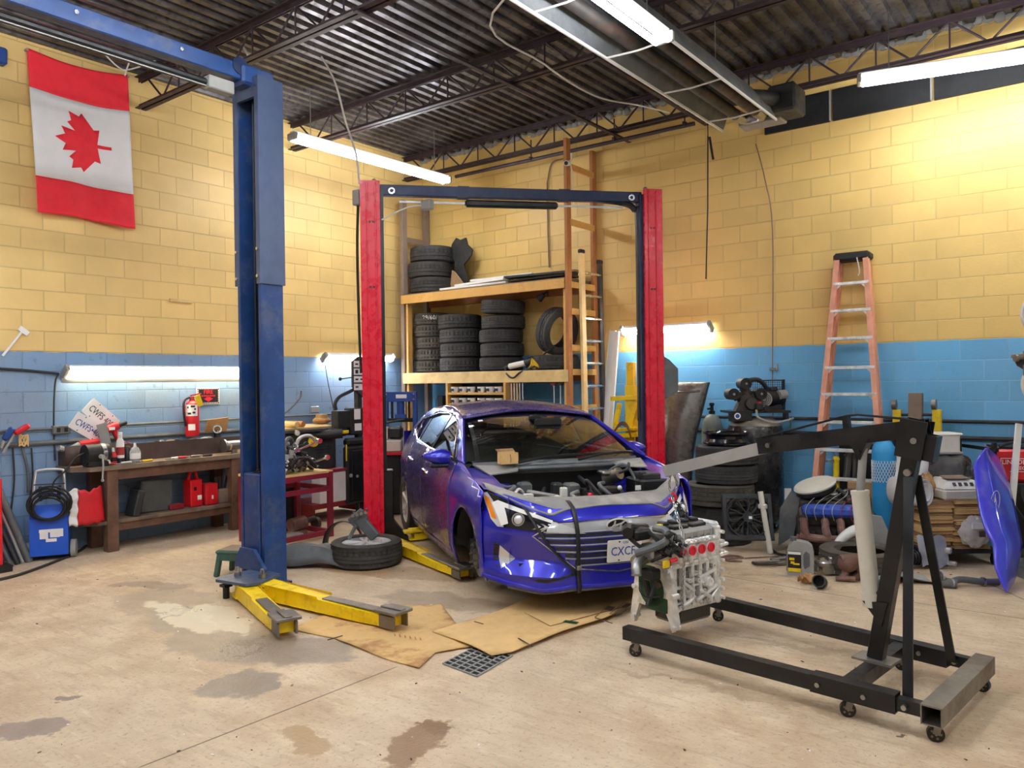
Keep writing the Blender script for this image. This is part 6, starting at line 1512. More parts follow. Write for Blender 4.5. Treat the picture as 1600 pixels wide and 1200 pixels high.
for k, y in enumerate((445, 487, 530, 575, 616, 659, 702, 746, 795)):
    def at(a, b):
        lo, hi = 0.0, 1.0
        for _ in range(30):
            m_ = (lo+hi)/2; P = a.lerp(b, m_); d = P-CAM; yy = 600-FOC*(d.dot(UP)/d.dot(FW))
            if yy < y: lo = m_
            else: hi = m_
        return a.lerp(b, lo)
    a, b = at(Ltop, Lbot), at(Rtop, Rbot); b.z = a.z
    mb = MB(); mb.bar(a, b, .09, .03, up=(0, 0, 1), b=.004); part(T, 'step', mb, 'aluminium', world=True)
    mb = MB(); dx = (b-a).normalized()
    mb.bar(a+dx*.07+V((0, -.03, -.01)), a+V((0, -.03, -.08)), .02, .006, up=(0, 1, 0)); part(T, 'step_brace', mb, 'aluminium', world=True)
    mb = MB(); mb.bar(b-dx*.07+V((0, -.03, -.01)), b+V((0, -.03, -.08)), .02, .006, up=(0, 1, 0)); part(T, 'step_brace', mb, 'aluminium', world=True)
mb = MB(); mb.tube([mt_+V((.06, -.055, 0)), mt_+V((.08, -.06, -.1)), mt_+V((.085, -.055, -.16)), mt_+V((.07, -.055, -.19))], .006, 5, sm=3); part(T, 'hanging_string', mb, 'white_cord', world=True)
# folded yellow floor crane against the wall
T = thing('folded_crane', 'yellow folded floor crane standing upright behind the blue oxygen cylinder', 'engine crane', onY(1430, 860, -.42))
for px in (1402, 1464):
    a = onY(px, 640, -.25); b = V((a.x, -.27, 0)); mb = MB(); mb.bar(a, b, .075, .07, up=(0, 1, 0), b=.004); part(T, 'leg', mb, 'safety_yellow', world=True)
    w = a+V((-.02, -.03, .05)); mb = MB(); mb.cyl(w-V((.02, 0, 0)), w+V((.02, 0, 0)), .05, seg=18); part(T, 'caster', mb, 'worn_steel', world=True)
a = onY(1431, 614, -.25); mb = MB(); mb.bar(a, V((a.x-.02, -.27, 0)), .12, .09, up=(0, 1, 0), b=.004); part(T, 'mast', mb, 'wood_grey', world=True)
mb = MB(); q1, q2 = onY(1404, 648, -.25), onY(1464, 648, -.25); mb.cyl(q1, q2, .014, seg=8); part(T, 'cross_rod', mb, 'dark_cast', world=True)
# blue oxygen cylinder
g = dep(1382, 760, 7.35); T = thing('oxygen_cylinder', 'bright blue gas cylinder wrapped in white netting behind the crane ram', 'gas cylinder', (g.x, g.y, 0))
mb = MB(); mb.lathe([(0, 0), (.105, 0), (.108, .02), (.108, .93), (.098, .99), (.07, 1.03), (.035, 1.05)], 26); part(T, 'body', mb, 'oxygen_blue')
mb = MB(); mb.lathe([(.036, 1.04), (.045, 1.06), (.05, 1.12), (.03, 1.15), (0, 1.15)], 14); mb.box((0, -.03, 1.11), (.07, .05, .03), b=.006); part(T, 'valve_cap', mb, 'black_plastic')
mb = MB()
for k in range(26):
    for s in (-1, 1):
        a0_ = 2*pi*k/26; mb.tube([(.1095*cos(a0_+s*t_*.9), .1095*sin(a0_+s*t_*.9), .66+.20*t_) for t_ in (0, .25, .5, .75, 1)], .0025, 3)
part(T, 'netting', mb, 'paper')
# ---------------------------------------------------------------- dark cart with flattened boxes and what lies on it
cc = dep(1484, 830, 6.9); cc.z = 0
KM = Matrix(((iR.x, iF.x, 0, cc.x), (iR.y, iF.y, 0, cc.y), (0, 0, 1, 0), (0, 0, 0, 1)))
T = thing('steel_cart', 'dark steel cart loaded with flattened cardboard boxes', 'cart', cc)
mb = MB(); mb.M = KM; mb.box((.02, .13, .125), (.66, .6, .03)); part(T, 'deck', mb, 'black_paint', world=True)
for x in (-.28, .32):
    for y in (-.13, .40):
        mb = MB(); mb.M = KM; mb.box((x, y, .6), (.03, .03, .92)); part(T, 'post', mb, 'black_paint', world=True) if x > 0 or y > 0 else None
        mb = MB(); mb.M = KM; mb.cyl((x-.02, y, .045), (x+.02, y, .045), .045, seg=16); mb.box((x, y, .09), (.05, .05, .05)); part(T, 'caster', mb, 'black_plastic', world=True)
mb = MB(); mb.M = KM; mb.box((.32, .08, 1.0), (.03, .5, .03)); mb.box((.02, .41, .6), (.62, .01, .9)); part(T, 'back_panel', mb, 'black_paint', world=True)
for st, (x0, w, n) in enumerate(((-.165, .26, 13), (.115, .32, 14))):
    z = .142
    for k in range(n):
        t_ = .036 if st == 0 else .0335; ww = w-random.uniform(0, .03); mb = MB(); mb.M = KM
        mb.box((0, 0, t_*.28), (ww, .38, t_*.5), b=.002); mb.box((0.0, .0, t_*.72), (ww-.01, .37, t_*.3), b=.002)
        Mx = TR((x0+random.uniform(-.012, .012), .06+random.uniform(-.02, .02), z), rz=random.uniform(-2, 2))
        mb2 = MB(); mb2.v = [tuple(KM @ Mx @ KM.inverted() @ V(p)) for p in mb.v]; mb2.f = mb.f; mb2.mi = mb.mi
        nth = ['bottom', 'second', 'third', 'fourth', 'fifth', 'sixth', 'seventh', 'eighth', 'ninth', 'tenth', 'eleventh', 'twelfth', 'thirteenth', 'fourteenth'][k]
        solo('flattened_box', '%s flattened brown box%s of the %s stack on the dark cart' % ('topmost' if k == n-1 else nth, '' if k in (0, n-1) else ' from the bottom', ['left', 'right'][st]), 'cardboard', mb2, 'cardboard' if k % 3 else 'cardboard_dull', group='flattened boxes on the cart')
        z += t_*.9
ztop = .142+13*.036*.9
def kp(x, y, z): return KM @ V((x, y, z))
T = thing('bundle', 'clear plastic wrapped bundle hanging in front of the right box stack', 'bag', kp(.12, -.2, .18))
mb = MB()
mb.M = KM
def lump(u, v):
    a = 2*pi*u; b = pi*v; r = 1+.08*sin(5*a+3*b)+.06*sin(9*b+2*a)+.04*sin(17*a)
    return V((.12+.135*r*sin(b)*cos(a), -.175+.045*r*sin(b)*sin(a), .30+.125*r*cos(b)))
mb.grid(lump, 28, 16); part(T, 'wrapping', mb, 'bubble_wrap', world=True)
mb = MB(); mb.M = KM; mb.box((.12, -.232, .36), (.12, .012, .05), Matrix.Rotation(.1, 3, 'Z')); part(T, 'label', mb, 'paper', world=True)
mb = MB(); mb.M = KM; mb.box((.15, -.232, .29), (.05, .012, .05)); part(T, 'dark_patch', mb, 'brown_dark', world=True)
# beige office machine on the stacks
T = thing('printer', 'beige office machine lying on top of the flattened boxes', 'machine', kp(.05, .0, ztop))
mb = MB(); mb.M = KM; mb.box((.05, .0, ztop+.05), (.36, .3, .1), b=.02); part(T, 'base', mb, 'cream_plastic', world=True)
mb = MB(); mb.M = KM; mb.add([(-.12, -.14, ztop+.1), (.22, -.14, ztop+.1), (.22, .14, ztop+.1), (-.12, .14, ztop+.1), (-.07, -.08, ztop+.17), (.17, -.08, ztop+.17), (.17, .14, ztop+.18), (-.07, .14, ztop+.18)], [(0, 1, 5, 4), (1, 2, 6, 5), (2, 3, 7, 6), (3, 0, 4, 7), (4, 5, 6, 7)]); part(T, 'cover', mb, 'white_plastic', world=True)
mb = MB(); mb.M = KM; mb.box((.03, -.03, ztop+.19), (.2, .12, .01), Matrix.Rotation(.12, 3, 'X')); part(T, 'wooden_lid', mb, 'wood_grey', world=True)
mb = MB(); mb.M = KM
for k in range(4): mb.box((-.02+.05*k, -.115, ztop+.14), (.025, .03, .008), Matrix.Rotation(.8, 3, 'X'))
part(T, 'button', mb, 'black_plastic', world=True)
# tarp heap, brown parcel, bucket behind
def heap(name, label, cat, c0, r, m, seed, amp=.12):
    rr = random.Random(seed); ph = [rr.uniform(0, 6) for _ in range(6)]
    mb = MB(); mb.M = KM
    def f(u, v):
        a = 2*pi*u; b = pi*v
        q = 1+amp*(sin(3*a+ph[0])*sin(2*b+ph[1])+.6*sin(7*a+ph[2]+3*b)+.4*sin(13*a+ph[3]-5*b)*sin(b))
        return V((c0[0]+r[0]*q*sin(b)*cos(a), c0[1]+r[1]*q*sin(b)*sin(a), max(c0[2]-r[2]*.95, c0[2]+r[2]*q*cos(b))))
    mb.grid(f, 40, 22); return solo(name, label, cat, mb, m, sharp=50)
heap('tarp', 'crumpled black plastic tarp heaped behind the beige machine', 'tarp', (.06, .22, ztop+.20), (.28, .12, .20), 'tarp', 2, .22)
heap('tarp', 'black plastic sheet draped down right of the beige machine', 'tarp', (.26, .17, ztop+.13), (.05, .10, .14), 'tarp', 5, .2)
heap('paper_parcel', 'crumpled brown paper parcel left of the beige machine', 'parcel', (-.19, .10, ztop+.12), (.085, .12, .12), 'brown_paper', 4, .12)
T = thing('bucket', 'white plastic bucket with lid on top of the black tarp', 'bucket', kp(.08, .22, ztop+.42))
zb = ztop+.40
mb = MB(); mb.M = KM; mb.box((.06, .22, zb-.012), (.27, .22, .024), b=.006); solo('lid', 'grey flat lid under the white bucket', 'lid', mb, 'pale_grey')
mb = MB(); mb.M = KM; mb.prism([(-.11, -.08), (-.09, -.1), (.09, -.1), (.11, -.08), (.11, .08), (.09, .1), (-.09, .1), (-.11, .08)], .15, M=TR((.07, .22, zb))); part(T, 'body', mb, 'white_plastic', world=True)
mb = MB(); mb.M = KM; mb.box((.07, .22, zb+.155), (.245, .23, .025), b=.01); part(T, 'lid', mb, 'white_plastic', world=True)
# rolled white sheet left of the cart
T = thing('sheet_roll', 'roll of white sheeting with its spiral end beside the black crane mast', 'roll', dep(1420, 790, 6.8))
ra, rb = dep(1398, 768, 7.0), dep(1447, 768, 6.72); ax = (rb-ra).normalized(); s_, u_, _ = frame(ax)
mb = MB()
mb.grid(lambda u, v: ra.lerp(rb, v)+s_*((.05+.06*u)*cos(14*u))+u_*((.06+.075*u)*sin(14*u)), 48, 1); o = part(T, 'roll', mb, 'white_sheet', world=True); shell(o, .004)
mb = MB(); mb.grid(lambda u, v: dep(1400+45*v, 700+70*u, 6.95)+iR*(.02*sin(5*u))-Z*0+iF*(.03*sin(3*v+4*u)), 8, 6); mb.grid(lambda u, v: dep(1402-12*u+26*v, 790+100*u, 6.98)+iF*(.03*sin(5*v+3*u)), 8, 4); o = part(T, 'loose_sheet', mb, 'white_sheet', world=True); shell(o, .004)
# blue hood leaning on the cart
BH = [(700, 1540, 1543, 6.45), (712, 1530, 1556, 6.42), (726, 1521, 1565, 6.38), (760, 1525, 1577, 6.28), (800, 1531, 1587, 6.17), (830, 1540, 1593, 6.09), (850, 1552, 1596, 6.04), (885, 1554, 1590, 5.97), (905, 1562, 1585, 5.93), (925, 1572, 1576, 5.89)]
def bh(u, v):
    t_ = u*(len(BH)-1); i = min(int(t_), len(BH)-2); f = t_-i
    y, a, b, d = (BH[i][k]+(BH[i+1][k]-BH[i][k])*f for k in range(4))
    return dep(a+(b-a)*v, y, d+.32*(v-.2)-.10*sin(pi*v))
mb = MB(); mb.grid(bh, 30, 12); T = thing('car_hood', 'bright blue car hood standing on its corner at the right edge', 'car hood', bh(1, .5)); o = part(T, 'panel', mb, 'hood_blue', world=True); shell(o, .018)
mb = MB(); mb.tube([bh(u/20, .45)+(-iF*.014) for u in range(4, 17)], .006, 6); part(T, 'stamped_crease', mb, 'hood_blue', world=True)
mb = MB(); q = bh(.40, .45)-iF*.016; HB = basis(q, iR, Z)
mb.M = HB; mb.tube([(.035*cos(2*pi*k/18)+.01*sin(2*pi*k/18), .09*sin(2*pi*k/18), 0) for k in range(18)], .003, 5, closed=True); mb.prism([(-.035, -.03), (-.02, .02), (-.012, -.03), (0, .07), (.012, -.02), (.016, -.05), (-.01, -.06)], .003); part(T, 'pale_mark', mb, 'bubble_wrap', world=True)  # pale oval outline with a leaf-like shape inside
# red welder on a dark trolley
wc = onY(1580, 725, -.52); T = thing('welder', 'red welding machine behind the blue hood at the right edge', 'welder', (wc.x, wc.y, 0)); wz = 1.0
WF = V((.35, -.94, 0)).normalized(); WS = V((-WF.y, WF.x, 0)); WM = Matrix(((WS.x, -WF.x, 0, wc.x+.12), (WS.y, -WF.y, 0, wc.y), (0, 0, 1, 0), (0, 0, 0, 1)))
zl, zh = onY(1580, 752, -.52).z, onY(1580, 702, -.52).z
mb = MB(); mb.M = WM; mb.box((0, .2, (zl+zh)/2), (.5, .36, zh-zl), b=.02); part(T, 'case', mb, 'red_plastic', world=True)
mb = MB(); mb.M = WM; mb.box((0, .2, zh+.01), (.45, .32, .02), b=.006); mb.tube([(-.2, .05, zh+.02), (-.1, .05, zh+.06), (.15, .05, zh+.06), (.25, .05, zh+.02)], .014, 8, sm=3); part(T, 'top_handle', mb, 'black_plastic', world=True)
mb = MB(); mb.M = WM; mb.box((0, .2, zl-.06), (.48, .36, .10), b=.01); mb.box((.0, .2, .36), (.42, .3, .5)); part(T, 'trolley', mb, 'black_paint', world=True)
for x in (-.2, .2):
    mb = MB(); mb.M = WM; mb.cyl((x-.02, .05, .09), (x+.02, .05, .09), .09, seg=18); part(T, 'trolley_wheel', mb, 'black_plastic', world=True)
LM = WM @ basis((-.055, -.006, (zl+zh)/2+.01), (1, 0, 0), (0, 0, 1))
part(T, 'brand_lettering', text_mb('LINCOLN', .058, LM @ Matrix.Translation((-.03, .022, 0)), .002, sx=.9), 'paper', world=True)
part(T, 'brand_lettering', text_mb('ELECTRIC', .046, LM @ Matrix.Translation((.04, -.03, 0)), .002, sx=.9), 'paper', world=True)
mb = MB(); mb.M = LM
for (x, y, w, h) in ((-.03, .055, .24, .005), (.04, -.06, .24, .005), (-.15, .03, .005, .05), (.16, -.035, .005, .05)): mb.box((x, y, 0), (w, h, .004))
part(T, 'lettering_frame', mb, 'paper', world=True)
for k in range(3):
    mb = MB(); q = WM @ V((-.15+.1*k, -.03, zl-.05)); mb.tube([q, q-WF*-.06+V((0, 0, -.1)), q+WS*.12+WF*.08+V((0, 0, -.28)), q+WS*.25+WF*.06+V((0, 0, -.2))], .012, 6, sm=5); part(T, 'welding_cable', mb, 'black_plastic', world=True)
a, b = dep(1592, 662, 6.62), dep(1580, 800, 6.52); b2 = a.lerp(b, 1.0); b2 = a+(b-a)*(a.z/(a.z-b.z)); mb = MB(); mb.bar(a, b2, .05, .02, up=iF); solo('plastic_strip', 'white plastic strip leaning in front of the red welder', 'strip', mb, 'white_paint')
heap('red_bag', 'small crumpled red plastic bag behind the lower end of the blue hood', 'bag', (.72, .15, .30), (.09, .09, .14), 'red_fabric', 9, .15)
# ---------------------------------------------------------------- V8 engine on the floor
ec = dep(1290, 830, 7.3); ec.z = 0
vr = (iR*.97-iF*.22).normalized(); vf = V((-vr.y, vr.x, 0))
VM = Matrix(((vr.x, vf.x, 0, ec.x), (vr.y, vf.y, 0, ec.y), (0, 0, 1, 0), (0, 0, 0, 1)))
T = thing('engine', 'old iron engine with a blue valve cover on the floor in front of the ladder', 'engine', ec)
def vp(nm, m, fn, par=None, label=None):
    mb = MB(); mb.M = VM; fn(mb); return part(par or T, nm, mb, m, world=True, label=label)
rv = random.Random(11)
vp('block', 'dark_cast', lambda b: (b.box((.02, .0, .22), (.56, .42, .30), b=.03), b.box((.0, .0, .06), (.44, .26, .12), b=.03), b.box((.34, .0, .26), (.12, .44, .36), b=.03), b.cyl((.36, -.02, .22), (.42, -.02, .22), .16, seg=20), [b.box((rv.uniform(-.25, .3), -.22, rv.uniform(.1, .34)), (.06, .04, .05), b=.01) for _ in range(10)]))
vp('bellhousing', 'pale_grey', lambda b: (b.prism([(-.0, 0.02), (.16, .06), (.2, .22), (.13, .40), (0, .42)], .06, M=Matrix(((1, 0, 0, .30), (0, 0, 1, -.28), (0, 1, 0, 0), (0, 0, 0, 1)))), [b.cyl((.34+.03*k, -.24, .1+.08*k), (.34+.03*k, -.29, .1+.08*k), .02, seg=10) for k in range(4)]))
vp('cylinder_head', 'dark_cast', lambda b: (b.bar((-.26, -.20, .38), (.26, -.20, .38), .14, .12, up=(0, -.5, .86), b=.015), b.bar((-.26, .20, .38), (.26, .20, .38), .14, .12, up=(0, .5, .86), b=.015)))
vp('valve_cover', 'engine_blue', lambda b: b.bar((-.235, -.235, .435), (.235, -.235, .435), .14, .09, up=(0, -.5, .86), b=.03), label='blue painted valve cover')
vp('valve_cover', 'dark_cast', lambda b: b.bar((-.235, .225, .46), (.235, .225, .46), .14, .09, up=(0, .5, .86), b=.03))
def manifold(b):
    b.tube([(-.27, -.33, .22), (-.1, -.335, .20), (.1, -.335, .20), (.24, -.33, .20)], .035, 10, sm=3)
    for x in (-.23, -.05, .08, .22): b.tube([(x, -.25, .355), (x, -.30, .34), (x, -.33, .28), (x+.02, -.335, .21)], .034, 10, sm=4)
    b.tube([(.24, -.33, .2), (.27, -.33, .14), (.26, -.33, .06)], .04, 10, sm=3); b.cyl((.26, -.33, .05), (.26, -.33, .02), .055, seg=12)
    b.tube([(-.27, -.33, .22), (-.3, -.32, .15), (-.3, -.3, .06)], .03, 10, sm=3)
vp('exhaust_manifold', 'rust', manifold)
vp('intake_manifold', 'dark_cast', lambda b: (b.box((0, 0, .46), (.46, .24, .09), b=.02), b.cyl((-.06, 0, .5), (-.06, 0, .58), .09, seg=16), [b.tube([(rv.uniform(-.2, .2), rv.uniform(-.1, .1), .5), (rv.uniform(-.2, .2), rv.uniform(-.15, .05), rv.uniform(.52, .58)), (rv.uniform(-.2, .2), rv.uniform(-.15, .05), .5)], .012, 6, sm=4) for _ in range(10)], [b.box((rv.uniform(-.2, .25), rv.uniform(-.15, .08), rv.uniform(.5, .56)), (.06, .05, .05), b=.012) for _ in range(9)]))
AT = TR((-.07, .02, .57), ry=-17, rx=10)
ac = vp('air_cleaner', 'black_paint', lambda b: b.lathe([(0, 0), (.17, 0), (.185, .02), (.185, .06), (0, .06)], 32, M=AT))
vp('air_cleaner_lid', 'cream_plastic', lambda b: b.lathe([(.19, .06), (.195, .075), (.18, .09), (.03, .105), (0, .105)], 32, M=AT), ac, 'dusty pale air cleaner lid')
for k in range(6):
    x = -.2+.075*k
    vp('ignition_wire', 'pale_grey' if k < 4 else 'dark_red', lambda b: b.tube([(x, -.30, .36), (x-.02, -.32, .44), (x+.02, -.24, .50), (x+.14, -.10, .56), (.20, .0, .60)], .0035, 6, sm=5))
vp('distributor', 'black_plastic', lambda b: (b.cyl((.22, .02, .5), (.22, .02, .6), .05, seg=14), b.tube([(.1, -.02, .6), (.16, -.06, .56), (.2, -.1, .5)], .026, 10, sm=3)))
vp('side_panel', 'grey_plastic', lambda b: b.prism([(-.0, .0), (.14, .1), (.2, .46), (.12, .52), (.02, .36)], .02, M=Matrix(((1, 0, 0, -.42), (0, 0, 1, .02), (0, 1, 0, .05), (0, 0, 0, 1)))))
# oil jug
jc = onZ(1251, 898); jr = (iR*.92-iF*.38).normalized(); jf = V((-jr.y, jr.x, 0)); JM = Matrix(((jr.x, jf.x, 0, jc.x), (jr.y, jf.y, 0, jc.y), (0, 0, 1, 0), (0, 0, 0, 1)))
T = thing('oil_jug', 'grey oil jug with a black and yellow label on the floor before the old engine', 'jug', jc)
mb = MB(); mb.M = JM
M2 = Matrix(((1, 0, 0, 0), (0, 0, 1, -.055), (0, 1, 0, 0), (0, 0, 0, 1)))
mb.prism([(-.10, 0), (.10, 0), (.105, .02), (.105, .19), (.09, .25), (.06, .275), (-.0, .285), (-.05, .285), (-.09, .25), (-.105, .2), (-.105, .02)], .11, M=M2); mb.f = mb.f
part(T, 'body', mb, 'pale_grey', world=True)
mb = MB(); mb.M = JM; mb.cyl((-.055, 0, .28), (-.055, 0, .315), .026, seg=14); part(T, 'cap', mb, 'grey_plastic', world=True)
mb = MB(); mb.M = JM; mb.prism([(.035, .06), (.075, .09), (.075, .19), (.045, .21), (.025, .18), (.025, .09)], .004, M=Matrix(((1, 0, 0, 0), (0, 0, 1, -.058), (0, 1, 0, 0), (0, 0, 0, 1)))); part(T, 'handle_hollow', mb, 'grey_plastic', world=True)
mb = MB(); mb.M = JM; mb.box((-.045, -.057, .12), (.105, .004, .17)); mb.box((-.108, 0, .12), (.004, .09, .17)); lb = part(T, 'label', mb, 'ink_black', world=True)
mb = MB(); mb.M = JM; mb.box((-.045, -.0595, .19), (.10, .002, .022)); part(lb, 'label_band', mb, 'paper', world=True)
mb = MB(); mb.M = JM
for (x, z, w, h) in ((-.045, .05, .1, .03), (-.065, .14, .04, .02), (-.03, .10, .05, .014), (-.06, .11, .03, .02)): mb.box((x, -.0595, z), (w, .002, h))
part(lb, 'label_yellow', mb, 'safety_yellow', world=True)
# loose tyre and scrap on the floor
p = dep(1345, 866, 6.62); tyre_mesh('flat', .335, .20, .20, 'rubber_dust', lug=.012)
tyre('flat', TR((p.x, p.y, .102)), 'knobbly tyre lying flat on the floor under the crane ram', 'loose tyres')
def scrap(label, m, fn, name='car_part', cat='car part', group=None):
    mb = MB(); fn(mb); lo = min(v[2] for v in mb.v); mb.v = [(a, b, c-lo+.002) if lo < 0 else (a, b, c) for a, b, c in mb.v]; return solo(name, label, cat, mb, m, group)
p = onZ(1325, 908)
scrap('pinkish rusty exhaust manifold on the floor beside the oil jug', 'rust', lambda b: (b.tube([p-iR*.06+Z*.16, p+iR*.05+Z*.17, p+iR*.16+Z*.14], .05, 12, sm=3), b.tube([p-iR*.03+Z*.14, p-iR*.02+Z*.06, p-iR*.05+Z*.02], .03, 10, sm=3), b.tube([p+iR*.06+Z*.14, p+iR*.1+Z*.07, p+iR*.06+Z*.02], .03, 10, sm=3), b.sphere(p+Z*.14, (.08, .08, .07), 12, 8), b.tube([p-iR*.1+Z*.02, p+iR*.04-iF*.05+Z*.03], .02, 8)), 'exhaust_manifold')
p = onZ(1290, 898)
scrap('silver turbocharger like casting between the oil jug and the rusty manifold', 'steel', lambda b: (b.tube([p+V((.06*cos(a/3), .06*sin(a/3), .10)) for a in range(18)], .03, 10), b.cyl(p+Z*.06-iF*.06, p+Z*.09+iF*.05, .05, seg=14), b.cyl(p+iR*.02+Z*.03, p+iR*.15-iF*.08+Z*.03, .028, .02, 10), b.box(p-iR*.08+Z*.06, (.06, .05, .06), b=.01), b.sphere(p+iR*.05+Z*.13, .03, 10, 6)), 'casting')
p = onZ(1322, 880)
scrap('curved white plastic duct on the floor behind the rusty manifold', 'white_plastic', lambda b: b.tube([p-iR*.1+Z*.12, p-iR*.03+Z*.22, p+iR*.08+Z*.29, p+iR*.16+Z*.28], lambda t_: .035+.02*t_, 12, sm=4), 'air_duct')
p = onZ(1281, 920); T = thing('rubber_boot', 'black rubber cup lying on its side at the front of the scrap', 'car part', p)
mb = MB(); d_ = (-iF*.8-iR*.5+Z*.25).normalized(); mb.ring(p+Z*.05-d_*.05, p+Z*.06+d_*.05, .05, .042, 22); mb.cyl(p+Z*.05-d_*.052, p+Z*.05-d_*.045, .049, seg=22); part(T, 'cup', mb, 'dark_plastic', world=True)
mb = MB(); mb.ring(p+Z*.05-d_*.035, p+Z*.05-d_*.02, .054, .048, 22); part(T, 'clamp', mb, 'steel', world=True)
p = onZ(1262, 912)
scrap('crumpled brown paper scrap on the floor in front of the oil jug', 'brown_paper', lambda b: b.grid(lambda u, v: p+iR*(.13*(u-.5))+iF*(.1*(v-.5))+Z*(.02+.025*sin(9*u+4*v)+.02*sin(17*v)), 8, 8), 'paper_scrap', 'paper')
p = onZ(1400, 905)
scrap('flat grey metal heat shield on the floor behind the crane mast', 'pale_grey', lambda b: b.grid(lambda u, v: p+iR*(.46*(u-.5))+iF*(.36*(v-.5))+Z*(.03+.02*sin(5*u)+.015*sin(9*v+3*u)), 14, 10), 'heat_shield')
p = onZ(1464, 890)
scrap('crumpled aluminium oil pan leaning in front of the dark cart', 'galvanised', lambda b: (b.grid(lambda u, v: p+iR*(.24*(u-.5))+iF*(.10*v)+Z*(.02+.24*v+.02*sin(9*u+7*v)), 12, 10), b.box(p+iR*.1+Z*.16, (.05, .05, .05), b=.01), b.box(p+iR*.13+Z*.05, (.07, .05, .04), b=.01)), 'oil_pan')
p = onZ(1425, 888)
scrap('ribbed black hose end between the crane mast and brace', 'black_plastic', lambda b: [b.ring(p+Z*.09+iR*(.012*k-.06), p+Z*.09+iR*(.012*k-.052), .055+.006*(k % 2), .04, 18) for k in range(10)], 'ribbed_hose')
p0, p1 = onZ(1475, 918), onZ(1560, 915); T = thing('radiator_hose', 'grey radiator hose with clamps on the floor under the blue hood tip', 'hose', (p0+p1)/2)
mb = MB(); mb.tube([p0+Z*.10-iR*.02, p0+Z*.06, p0+iR*.06+Z*.045, p0.lerp(p1, .35)+Z*.05+iF*.03, p0.lerp(p1, .7)+Z*.035, p1+Z*.03], .026, 12, sm=5); mb.tube([p0+Z*.04-iR*.02, p0+iR*.08-iF*.03+Z*.035], .034, 12); part(T, 'hose', mb, 'grey_plastic', world=True)
for q in (p0+iR*.05-iF*.02+Z*.037, p0.lerp(p1, .72)+Z*.035, p0+Z*.09-iR*.015):
    mb = MB(); mb.ring(q-iR*.008, q+iR*.008, .037, .03, 14); part(T, 'hose_clamp', mb, 'steel', world=True)
p = onZ(1385, 892)
scrap('black sheet metal tray standing behind the crane ram', 'dark_plastic', lambda b: (b.box(p+iR*.04+Z*.06+iF*.1, (.34, .05, .1), Matrix.Rotation(.655, 3, 'Z'), b=.01), b.tube([p-iR*.12+Z*.08, p+iR*.0+Z*.06, p+iR*.14+Z*.05], .03, 10, sm=3)), 'sheet_metal_tray')
p = onZ(1215, 882); T = thing('hand_tool', 'steel locking clamp tools on the floor left of the oil jug', 'tool', p)
mb = MB(); mb.bar(p-iR*.22+Z*.02, p+iR*.02+Z*.03, .03, .02, b=.005); mb.bar(p-iR*.05+iF*.03+Z*.03, p+iR*.12+iF*.05+Z*.05, .05, .03, b=.006); mb.bar(p-iR*.02-iF*.05+Z*.02, p+iR*.1-iF*.02+Z*.03, .04, .02, b=.004); part(T, 'jaws', mb, 'worn_steel', world=True)
mb = MB(); mb.tube([p-iR*.22+Z*.02, p-iR*.2-iF*.06+Z*.02, p-iR*.05-iF*.07+Z*.02, p-iR*.0-iF*.03+Z*.02], .012, 7, sm=4); part(T, 'lever', mb, 'dark_cast', world=True)
p = onZ(1150, 874)
scrap('loose coil of rusty wire on the floor right of the hanging engine', 'rust', lambda b: (b.tube([p+iR*(.12*cos(a*.7)-.05)+iF*(.06*sin(a*.7)+.01*a*.2)+Z*(.012+.004*(a % 3)) for a in range(26)], .006, 5), b.tube([p-iR*.12+Z*.01, p-iR*.1-iF*.1+Z*.01, p+iR*.02-iF*.12+Z*.01], .006, 5, sm=3), b.tube([p+iR*.08+Z*.01, p+iR*.25+iF*.03+Z*.01, p+iR*.42+iF*.06+Z*.01], .006, 5, sm=3)), 'wire_coil', 'wire')
q = onZ(1225, 850)
scrap('black hose looping on the floor left of the old engine', 'black_plastic', lambda b: b.tube([onZ(1240, 800)+Z*.02, onZ(1212, 830)+Z*.015, onZ(1200, 850)+Z*.015, onZ(1212, 866)+Z*.015, onZ(1236, 872)+Z*.015], .014, 7, sm=6), 'hose', 'hose')
# yellow hydraulic tool and boxes under the ladder
p = dep(1307, 760, 7.9); T = thing('hydraulic_tool', 'yellow bottle tool with a steel puller standing behind the old engine', 'tool', (p.x, p.y, .5))
mb = MB(); mb.cyl((p.x, p.y, .50), (p.x, p.y, .80), .03, seg=14); mb.sphere((p.x, p.y, .82), (.035, .035, .03), 10, 6); part(T, 'bottle', mb, 'safety_yellow', world=True)
mb = MB(); mb.tube([V((p.x, p.y, .85))+iR*(.025*cos(2*pi*k/10))+Z*(.03+.025*sin(2*pi*k/10)) for k in range(10)], .005, 5, closed=True); mb.bar(V((p.x, p.y, .80))-iR*.1, V((p.x, p.y, .80))-iR*.02, .03, .03, b=.006); part(T, 'valve_ring', mb, 'steel', world=True)
mb = MB(); c = V((p.x, p.y, 0))+iR*.13; mb.bar(c+Z*.90, c+Z*.60-iR*.03, .05, .06, up=iF, b=.006); mb.bar(c+iR*.06+Z*.9, c+iR*.05+Z*.62, .03, .04, up=iF, b=.006); mb.bar(c-iR*.05+Z*.86, c+iR*.16+Z*.83, .02, .02); part(T, 'puller', mb, 'worn_steel', world=True)
